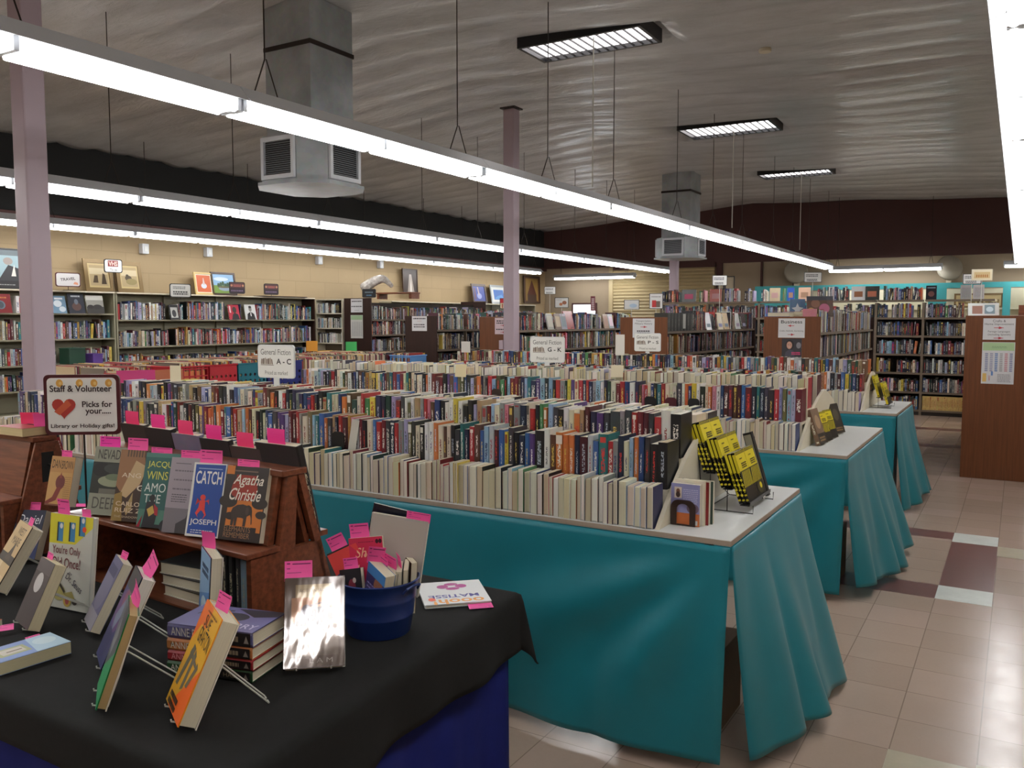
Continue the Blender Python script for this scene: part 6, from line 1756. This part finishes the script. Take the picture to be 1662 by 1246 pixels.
# ================================================================== PICTURES AND SIGNS ON TOP OF THE CASES
def picture(label, P, yaw, w, h, art, frame='gilt', fw=.035, lean=8, name='framed_picture', gl=False):
    M4 = Tm(*P) @ Rz(rad(yaw)) @ Rx(rad(-lean)) @ Tm(0, 0, .004)
    e = thing(name, label, 'picture', M4=M4)
    b = MB()
    for lo, hi in (((-w / 2, 0, 0), (w / 2, .022, fw)), ((-w / 2, 0, h - fw), (w / 2, .022, h)), ((-w / 2, 0, fw), (-w / 2 + fw, .022, h - fw)), ((w / 2 - fw, 0, fw), (w / 2, .022, h - fw))):
        b.box(lo, hi)
    b.build('frame', M[frame] if isinstance(frame, str) else frame, e)
    b = MB(); b.box((-w / 2 + fw, .012, fw), (w / 2 - fw, .016, h - fw)); b.build('backing', M['cream_ply'], e)
    a = Art(); iw, ih = w - 2 * fw, h - 2 * fw
    art(a, iw, ih)
    o = a.build(e, Tm(-iw / 2, .0118, fw), 'picture_print')
    if gl: o.data.materials[0] = M['gloss_print']
    return e
M['gloss_print'] = attr_mat('glazed_print', 0.08, 0.6)
XW = -11.86
def two_men(a, w, h):
    a.rect(0, 0, w, h, (150, 176, 184)); a.rect(0, 0, w, h * .18, (40, 38, 40)); a.rect(0, h * .85, w, h * .15, (96, 108, 114))
    a.disc(w * .35, h * .68, w * .1, h * .12, (170, 160, 150)); a.poly([(w * .1, h * .18), (w * .6, h * .18), (w * .5, h * .5), (w * .3, h * .56)], (206, 210, 210))
    a.disc(w * .8, h * .7, w * .08, h * .1, (150, 140, 134)); a.poly([(w * .62, h * .18), (w, h * .18), (w, h * .5), (w * .8, h * .6)], (52, 52, 56)); a.poly([(w * .84, h * .3), (w * .92, h * .3), (w * .9, h * .62)], (226, 222, 214)); a.lines(w * .6, h * .06, w * .3, h * .05, 1, (170, 170, 170), 3)
picture('large grey portrait poster of two figures half behind the column', (XW, 6.28, 2.112), 90, .85, .55, two_men, 'black_plastic', .02, 4)
def sepia(k):
    def f(a, w, h):
        a.rect(0, 0, w, h, (196, 176, 132)); a.rect(w * .08, h * .08, w * .84, h * .84, (176, 158, 124)); a.rect(w * .08, h * .55, w * .84, h * .25, (206, 192, 160))
        if k: a.disc(w * .45, h * .45, w * .18, h * .12, (96, 88, 78)); a.disc(w * .4, h * .55, w * .08, h * .07, (90, 84, 76)); a.disc(w * .6, h * .3, w * .3, h * .14, (150, 138, 100))
        else: a.poly([(w * .2, h * .2), (w * .45, h * .2), (w * .45, h * .5), (w * .3, h * .5)], (92, 80, 66)); a.poly([(w * .6, h * .15), (w * .85, h * .15), (w * .8, h * .55), (w * .7, h * .6)], (80, 70, 60))
    return f
picture('sepia photograph in a wide gilt frame leaning left of the VHS sign', (XW, 7.86, 2.112), 90, .46, .49, sepia(0), 'gilt', .06, 9, gl=True)
picture('sepia photograph in a wide gilt frame leaning right of the VHS sign', (XW, 8.37, 2.112), 90, .44, .48, sepia(1), 'gilt', .06, 9, gl=True)
picture('orange picture of a white vase in a gilt frame on the wall shelves', (XW, 9.77, 2.112), 90, .38, .38, lambda a, w, h: (a.rect(0, 0, w, h, (222, 214, 190)), a.rect(w * .06, h * .05, w * .88, h * .9, (190, 92, 52)), a.disc(w * .5, h * .38, w * .18, h * .14, (200, 206, 214)), a.poly([(w * .42, h * .45), (w * .58, h * .45), (w * .52, h * .8), (w * .48, h * .8)], (196, 180, 176))), plain('pale_gilt', (196, 170, 112), .4), .03, 9)
picture('landscape painting of a pond and blue sky in a dark frame', (XW, 10.19, 2.112), 90, .52, .4, lambda a, w, h: (a.rect(0, 0, w, h, (128, 166, 200)), a.disc(w * .4, h * .75, w * .35, h * .1, (196, 210, 222)), a.rect(0, 0, w, h * .42, (112, 142, 64)), a.disc(w * .55, h * .25, w * .3, h * .12, (140, 156, 176)), *[a.disc(w * (.25 + .11 * k), h * (.42 + .05 * (k % 3)), w * .06, h * .12, (48, 76, 50)) for k in range(6)], a.disc(w * .5, h * .33, w * .3, h * .05, (96, 88, 62))), 'brown_frame', .035, 9)
def easel_sign(label, y, z, w, h, art, x=-11.62, frame='maroon_plastic', yaw=80, board=(206, 204, 204), zb=2.111):
    return sign('shelf_sign', label, (x, y, z), yaw, w, h, art, frame, zb, .012, rnd=.03, board=board)
easel_sign('red framed travel sign on a thin post above the travel books', 7.2, 2.26, .34, .2, lambda a, w, h: (a.text('TRAVEL', w * .2, h * .38, w * .6, h * .2, (60, 50, 54), .02, .0, .12), a.poly([(w * .7, h * .2), (w * .9, h * .14), (w * .88, h * .3), (w * .76, h * .36)], (206, 140, 110))))
easel_sign('black framed VHS sign between the two gilt frames', 7.91, 2.49, .27, .2, lambda a, w, h: (a.rect(w * .2, h * .45, w * .56, h * .45, (130, 50, 50)), a.text('VHS', w * .24, h * .5, w * .48, h * .34, (224, 200, 190), .03), a.text('75c ea', w * .3, h * .14, w * .4, h * .18, (90, 90, 96))), frame='black_plastic', board=(230, 230, 232))
easel_sign('black framed grey music sign left of the orange picture', 9.08, 2.16, .36, .22, lambda a, w, h: (a.lines(w * .15, h * .62, w * .6, h * .22, 2, (90, 90, 90), 3, .6), a.lines(w * .15, h * .2, w * .7, h * .3, 2, (50, 50, 50), 5, .7)), frame='black_plastic', zb=2.02, board=(176, 174, 168))
for i, y in enumerate((10.24, 11.02)):
    easel_sign(['dark patterned sign beside the landscape painting', 'dark patterned sign standing alone over the wall shelves'][i], y, 2.24, .3, .2, lambda a, w, h: (a.rect(0.012, 0.012, w - .024, h * .42, (44, 30, 40)), a.lines(w * .25, h * .6, w * .5, h * .22, 2, (170, 90, 80), 3, .6), a.lines(w * .1, h * .2, w * .8, h * .15, 1, (110, 90, 120), 4, .7), a.disc(w * .14, h * .7, .02, .02, (170, 120, 90)), a.disc(w * .86, h * .7, .02, .02, (170, 120, 90))), frame='black_plastic', board=(72, 44, 46))
b = MB(); b.box((-11.95, 10.9, 2.1105), (-11.7, 12.0, 2.125)); o = b.build('wall_plank', M['panel_dark']); tag(o, 'thin dark board lying on top of the wall shelves end', 'board')
sign('shelf_sign', 'small black sign on the dark panelled case by the wall', (-10.6, 12.5, 2.19), 20, .27, .16, lambda a, w, h: (a.lines(w * .2, h * .55, w * .6, h * .2, 1, (120, 140, 150), 3, .7), a.lines(w * .3, h * .2, w * .4, h * .2, 1, (90, 130, 170), 4, .7)), 'black_plastic', 2.1, .01, board=(30, 32, 36))
XF = -11.86
picture('tall dark picture with a pale misty middle high on the cream wall', (-11.95, 15.55, 2.28), 90, .55, .56, lambda a, w, h: (a.rect(0, 0, w, h, (52, 40, 36)), a.poly([(w * .3, 0), (w * .8, 0), (w * .6, h * .8), (w * .45, h * .8)], (150, 140, 132)), a.poly([(w * .45, 0), (w * .65, 0), (w * .56, h * .6)], (206, 200, 194))), 'brown_frame', .02, 2)
picture('blue and brown picture of a guitar leaning on the far wall shelves', (XW, 18.35, 2.103), 90, .66, .5, lambda a, w, h: (a.rect(0, 0, w, h, (50, 66, 140)), a.disc(w * .5, h * .35, w * .2, h * .2, (130, 140, 190)), a.poly([(w * .44, h * .4), (w * .54, h * .4), (w * .46, h * .95), (w * .38, h * .95)], (170, 150, 140)), a.rect(w * .1, h * .1, w * .1, h * .8, (96, 60, 50))), 'brown_frame', .06, 10)
picture('silver framed picture with a blue panel behind the middle column', (XW, 19.3, 2.103), 90, .8, .5, lambda a, w, h: (a.rect(0, 0, w, h, (196, 200, 196)), a.rect(w * .15, h * .16, w * .7, h * .66, (36, 96, 170)), a.poly([(w * .15, h * .2), (w * .85, h * .2), (w * .7, h * .5), (w * .4, h * .4)], (60, 130, 190))), plain('silver_frame', (150, 156, 160), .35, .4), .05, 10)
picture('tall brown and yellow woven hanging near the room corner', (XW - .15, 21.3, 2.15), 90, .95, .78, lambda a, w, h: (a.rect(0, 0, w, h, (92, 60, 40)), a.rect(w * .1, h * .05, w * .8, h * .9, (150, 120, 60)), a.poly([(w * .2, h * .3), (w * .5, h * .9), (w * .8, h * .3)], (84, 40, 32)), a.rect(w * .2, 0, w * .6, h * .3, (70, 50, 40))), 'brown_frame', .04, 2, name='wall_hanging')
# horse head sculpture in clear wrap and the small wooden bench
e = thing('small_bench', 'small orange brown wooden bench on top of the case by the wall', 'bench', (-10.62, 13.4, 2.1005))
b = MB(); b.box((-.44, -.15, .10), (.44, .15, .13)); bevel(b.build('seat', M['rack_wood'], e), .005)
for sx in (-.4, .4):
    b = MB(); b.box((sx - .03, -.13, 0), (sx + .03, .13, .0995)); b.build('leg', M['rack_wood'], e)
me = bpy.data.meshes.new('horse_head')
vs = [(-.42, 0, .06), (-.3, 0, .14), (-.16, 0, .24), (-.02, 0, .30), (.07, 0, .28), (.16, 0, .2), (.24, 0, .12), (.0, .03, .36), (.0, -.03, .36)]
me.from_pydata(vs, [(0, 1), (1, 2), (2, 3), (3, 4), (4, 5), (5, 6), (3, 7), (3, 8)], [])
o = bpy.data.objects.new('horse_head', me); COL.objects.link(o)
sk = o.modifiers.new('skin', 'SKIN')
for k, r in enumerate((.14, .12, .1, .085, .075, .055, .045, .015, .015)): me.skin_vertices[0].data[k].radius = (r * .7, r)
me.skin_vertices[0].data[3].use_root = True
sb = o.modifiers.new('sub', 'SUBSURF'); sb.levels = 2; sb.render_levels = 2
def wrapmat():
    t = NT('wrapped_grey_plaster')
    nz = t.noise(14, 4, t.obj()); t.base(t.ramp(nz.outputs[0], [(.3, lin((132, 124, 116))), (.7, lin((206, 200, 194)))])); t.bump(nz.outputs[0], .6, .02)
    return t.set(.25)
me.materials.append(wrapmat())
o.location = (-11.0, 13.35, 2.22); o.rotation_euler = (0, 0, rad(20)); tag(o, 'grey horse head sculpture in crinkled wrap on the small wooden bench', 'sculpture')
# items on the aisle cases
ZC = 1.736
def onpost(label, x, y, z, w, h, yaw, art, zb, frame='black_plastic', board=(214, 214, 212)):
    sign('shelf_sign', label, (x, y, z), yaw, w, h, art, frame, zb, .008, rnd=.006, board=board, postmat='white_wire')
lin3 = lambda c: (lambda a, w, h: (a.lines(w * .1, h * .55, w * .7, h * .3, 2, c, 3, .6), a.lines(w * .15, h * .12, w * .6, h * .25, 2, (60, 60, 64), 5, .6)))
onpost('red and cream price sign over the middle brown end panel', -6.2, 10.25, 1.92, .19, .15, 25, lambda a, w, h: (a.rect(.008, h * .55, w * .45, h * .4, (200, 40, 60)), a.text('1.50', w * .15, h * .08, w * .7, h * .4, (170, 60, 50), .03), a.lines(w * .5, h * .6, w * .4, h * .25, 2, (150, 120, 100), 3)), 1.736, board=(232, 222, 190))
onpost('small framed horse and cart sign on the case by the corner', -8.6, 16.0, 2.31, .24, .16, 30, lin3((70, 70, 80)), 1.7)
onpost('white scouting sign in a black frame on the brown military bookcase', -4.66, 12.0, 1.97, .2, .23, 25, lambda a, w, h: (a.rect(w * .2, h * .1, w * .3, h * .45, (190, 50, 50)), a.rect(w * .5, h * .1, w * .3, h * .4, (110, 90, 80)), a.lines(w * .15, h * .75, w * .7, h * .12, 1, (90, 90, 90), 3)), 1.726)
onpost('white snowy sign in a dark frame on the brown military bookcase', -5.05, 12.0, 1.92, .23, .15, 25, lambda a, w, h: (a.disc(w * .6, h * .4, w * .25, h * .2, (170, 190, 210)),), 1.736)
onpost('white breakfast sign in a black frame above the cased books', -5.72, 11.0, 1.94, .2, .15, 25, lambda a, w, h: (a.disc(w * .45, h * .35, w * .12, h * .14, (180, 110, 70)), a.disc(w * .7, h * .5, w * .16, h * .18, (150, 90, 60)), a.lines(w * .1, h * .75, w * .4, h * .1, 1, (120, 120, 120), 3)), 1.736)
onpost('tall red sign with white lettering on a post by the shutter', -5.6, 11.8, 1.94, .07, .22, 25, lambda a, w, h: (a.rect(0, 0, w, h, (120, 50, 60)), a.lines(w * .2, h * .1, w * .6, h * .8, 6, (220, 200, 200), 3, .6)), 1.736)
onpost('white picture sign standing high over the rear row beside the framed portrait', -4.32, 14.0, 2.345, .24, .17, 25, lin3((70, 70, 80)), 1.726)
onpost('white picture sign hanging under the end of the long strip light', -2.83, 14.0, 2.36, .27, .16, 25, lin3((80, 80, 80)), 1.731)
onpost('cream sign with a row of gold figures above the nearest end panel', -0.46, 13.0, 2.29, .25, .15, 15, lambda a, w, h: (a.rect(w * .12, h * .2, w * .76, h * .55, (206, 180, 130)), *[a.disc(w * (.25 + .1 * k), h * .4, w * .03, h * .14, (176, 110, 50)) for k in range(6)]), 1.741, 'cream_ply', (228, 216, 186))
onpost('white sketch sign behind the cream sign of gold figures', -0.62, 14.0, 2.28, .24, .15, 15, lin3((90, 90, 96)), 1.741)
face_out('large_book', 'large red book standing face out on the brown bookcase behind the G - K sign', (-5.88, 11.6, 1.551), 90, .3, .28, .03, (150, 44, 40))
for k, (y, c) in enumerate(((10.95, (170, 168, 160)), (11.2, (140, 120, 110)), (11.38, (160, 156, 170)), (12.9, (176, 150, 130)), (13.1, (180, 186, 190)))):
    face_out('wrapped_book', ['grey wrapped book face out left of the large red book', 'tan wrapped book beside the large red book', 'lilac wrapped book just before the large red book', 'tan wrapped book near the military panel', 'shiny silver wrapped book nearest the military panel'][k], (-5.86, y, 1.551), 88, .17, .24, .02, c, Art().rect(.02, .04, .13, .16, jitter(c, rr, 40)))
# black box file set with a white label on the military bookcase
for k in range(8):
    book('box_file', f'black slatted box file, {ordinal(k + 1)} from the military panel on its top shelf', .115, .17, .228, True, (40, 40, 36), (90, 90, 80), (60, 58, 54), Tm(-3.75, 10.1 + .12 * k, 1.551) @ Rz(E90), 'black box files')
card('tall white label card hanging on the black box files', -3.745, 10.65, 1.58, .1, .19, 90, (196, 196, 192))
for k, (y, c, t) in enumerate(((11.75, (222, 222, 226), 0), (12.3, (206, 190, 160), 1), (12.6, (196, 170, 130), 0), (13.2, (204, 206, 204), 1), (13.55, (60, 40, 44), 0))):
    face_out('leaning_book', ['white booklet leaning on the military bookcase top shelf', 'buff folder on the military bookcase top shelf', 'tan folder beside the buff one', 'pale grey tall box on the military bookcase', 'dark portrait book at the far end of the military bookcase'][k], (-3.76, y, 1.551), 86, .19, .25, .02, c, Art().rect(.03, .04, .13, .05, jitter((110, 110, 130), rr, 30)))
# piles on top of the business case and behind
for k, (x, y, W, T, c, lab) in enumerate(((-2.42, 10.12, .26, .05, (34, 40, 140), 'blue box lying on top of the business bookcase'), (-2.3, 10.3, .24, .06, (150, 40, 60), 'crimson book pile end on the business bookcase'), (-2.12, 10.35, .2, .08, (196, 150, 60), 'yellow brown pile end on the business bookcase'))):
    lying('piled_book', lab, Tm(x, y, 1.7305), W, .2, T, True, c, (220, 210, 190), CREAM)
face_out('leaning_book', 'colourful children picture book standing on the business bookcase', (-2.05, 10.6, 1.7305), 20, .3, .25, .02, (96, 74, 66), Art().disc(.1, .16, .05, .05, (120, 80, 60)).disc(.2, .1, .06, .06, (170, 90, 120)).disc(.05, .06, .05, .05, (190, 150, 80)).rect(0, .2, .3, .05, (60, 60, 70)))
face_out('leaning_book', 'blue star covered book beside the colourful picture book', (-2.32, 10.65, 1.7305), 20, .18, .22, .02, (96, 120, 150), Art().poly([(.09, .17), (.11, .12), (.16, .11), (.12, .08), (.13, .03), (.09, .06), (.05, .03), (.06, .08), (.02, .11), (.07, .12)], (206, 210, 216)))
face_out('leaning_book', 'pair of cookery pictures book standing on the nearest end case', (-0.35, 10.7, 1.7405), 8, .3, .14, .03, (206, 206, 200), Art().rect(.04, .02, .1, .09, (150, 100, 80)).rect(.16, .02, .1, .1, (120, 140, 150)).disc(.21, .07, .035, .03, (190, 206, 214)))
b = MB(); b.box((-0.02, 10.5, 1.7405), (.13, 10.8, 1.85)); o = b.build('wooden_box', M['rack_wood']); tag(o, 'small brown wooden box on the nearest end bookcase', 'box')
b = MB(); b.prism([(-0.64, 1.7), (-0.5, 1.9), (-0.53, 2.2), (-0.64, 2.3)], 14.6, 14.63, 'y') if False else None
# horizontal top rail of case behind with open space and a silver framed print
face_out('leaning_book', 'dark jacketed book standing alone on the rear row over the aisle', (-1.36, 16.65, 2.047), 4, .17, .25, .02, (44, 44, 52), Art().disc(.085, .1, .05, .05, (110, 70, 66)).rect(.02, .2, .13, .02, (120, 140, 150)))
for k, (x, c) in enumerate(((-.82, (150, 148, 146)), (-.63, (166, 160, 158)))):
    face_out('leaning_book', ['grey sketch covered book on the rear row over the aisle', 'pale grey sketch covered book at the end of the rear row'][k], (x, 16.65, 2.047), 4, .17, .25, .02, c, Art().lines(.02, .03, .13, .18, 8, (110, 108, 110), k, .5))
for k, (x, c, W) in enumerate(((-5.75, (40, 40, 36), .3), (-5.2, (150, 70, 60), .24), (-4.05, (196, 180, 150), .2), (-3.75, (50, 90, 180), .13), (-3.5, (216, 176, 150), .22), (-2.55, (206, 206, 206), .24), (-2.32, (34, 40, 34), .25))):
    face_out('leaning_book', ['black album face out on the rear row by the far column', 'brown red picture book face out on the rear row', 'cream picture book face out on the rear row', 'blue book face out on the rear row', 'pale peach book face out on the rear row', 'white book with red figures face out on the rear row', 'dark green book with a red patch face out on the rear row'][k], (x, 16.59, 2.0465), 0, W, .25, .02, c, Art().rect(W * .2, .06, W * .6, .1, jitter((150, 90, 80), rr, 50)), tilt=3)
picture('framed portrait of a small bird headed figure over the rear row', (-5.42, 18.0, 2.33), 12, .36, .28, lambda a, w, h: (a.rect(0, 0, w, h, (150, 136, 112)), a.disc(w * .4, h * .4, w * .08, h * .1, (40, 34, 32)), a.rect(w * .3, 0, w * .2, h * .35, (50, 44, 42))), 'black_plastic', .02, 0)
# aqua built-in display recess at the back
e = thing('built_in_display', 'aqua painted built-in display with pale recesses coloured as if lit behind the rear row', 'display case', (0, 21.55, 0))
b = MB(); b.box((-5.75, 0, 2.40), (3.2, .04, 2.52)); b.build('aqua_header', M['aqua'], e)
for x0, x1 in ((-5.75, -4.4), (-1.82, -1.45), (-.35, -.2), (1.2, 1.4)):
    b = MB(); b.box((x0, 0, 0), (x1, .04, 2.3995)); b.build('aqua_post', M['aqua'], e)
b = MB(); b.box((-4.399, .3, 0), (3.2, .33, 2.39)); b.build('recess_back', M['cream_light'], e)
for z in (.5, 1.0, 1.56, 1.95):
    b = MB(); b.box((-4.399, .041, z - .03), (3.2, .2995, z)); b.build('recess_shelf', M['cream_light'], e)
for k, (x, w) in enumerate(((-1.05, .5), (-.55, .42), (-1.9 + .28, .3))):
    if k == 2: continue
    picture(['gilt framed print of a lit street in the pale recess', 'gilt framed landscape print at the right of the pale recess'][k], (x, 21.62, 1.955), 0, w, .32, lambda a, w_, h_: (a.rect(0, 0, w_, h_, (190, 170, 120)), a.rect(w_ * .1, h_ * .2, w_ * .8, h_ * .4, (130, 110, 66)), a.disc(w_ * .6, h_ * .5, w_ * .2, h_ * .15, (206, 196, 160))), 'gilt', .04, 6)

# ------------------------------------------------------------------ the uncountable rest of the books
o = TABLE_STUFF.build('fiction_books', [M['cover'], M['paper']], None, attrs=True)
tag(o, 'hundreds of further fiction books in rows on the teal skirted tables', 'books', kind='stuff')
o = SHELF_STUFF.build('shelf_books', [M['cover'], M['paper']], None, attrs=True)
tag(o, 'thousands of further books filling the shelves behind the tables', 'books', kind='stuff')
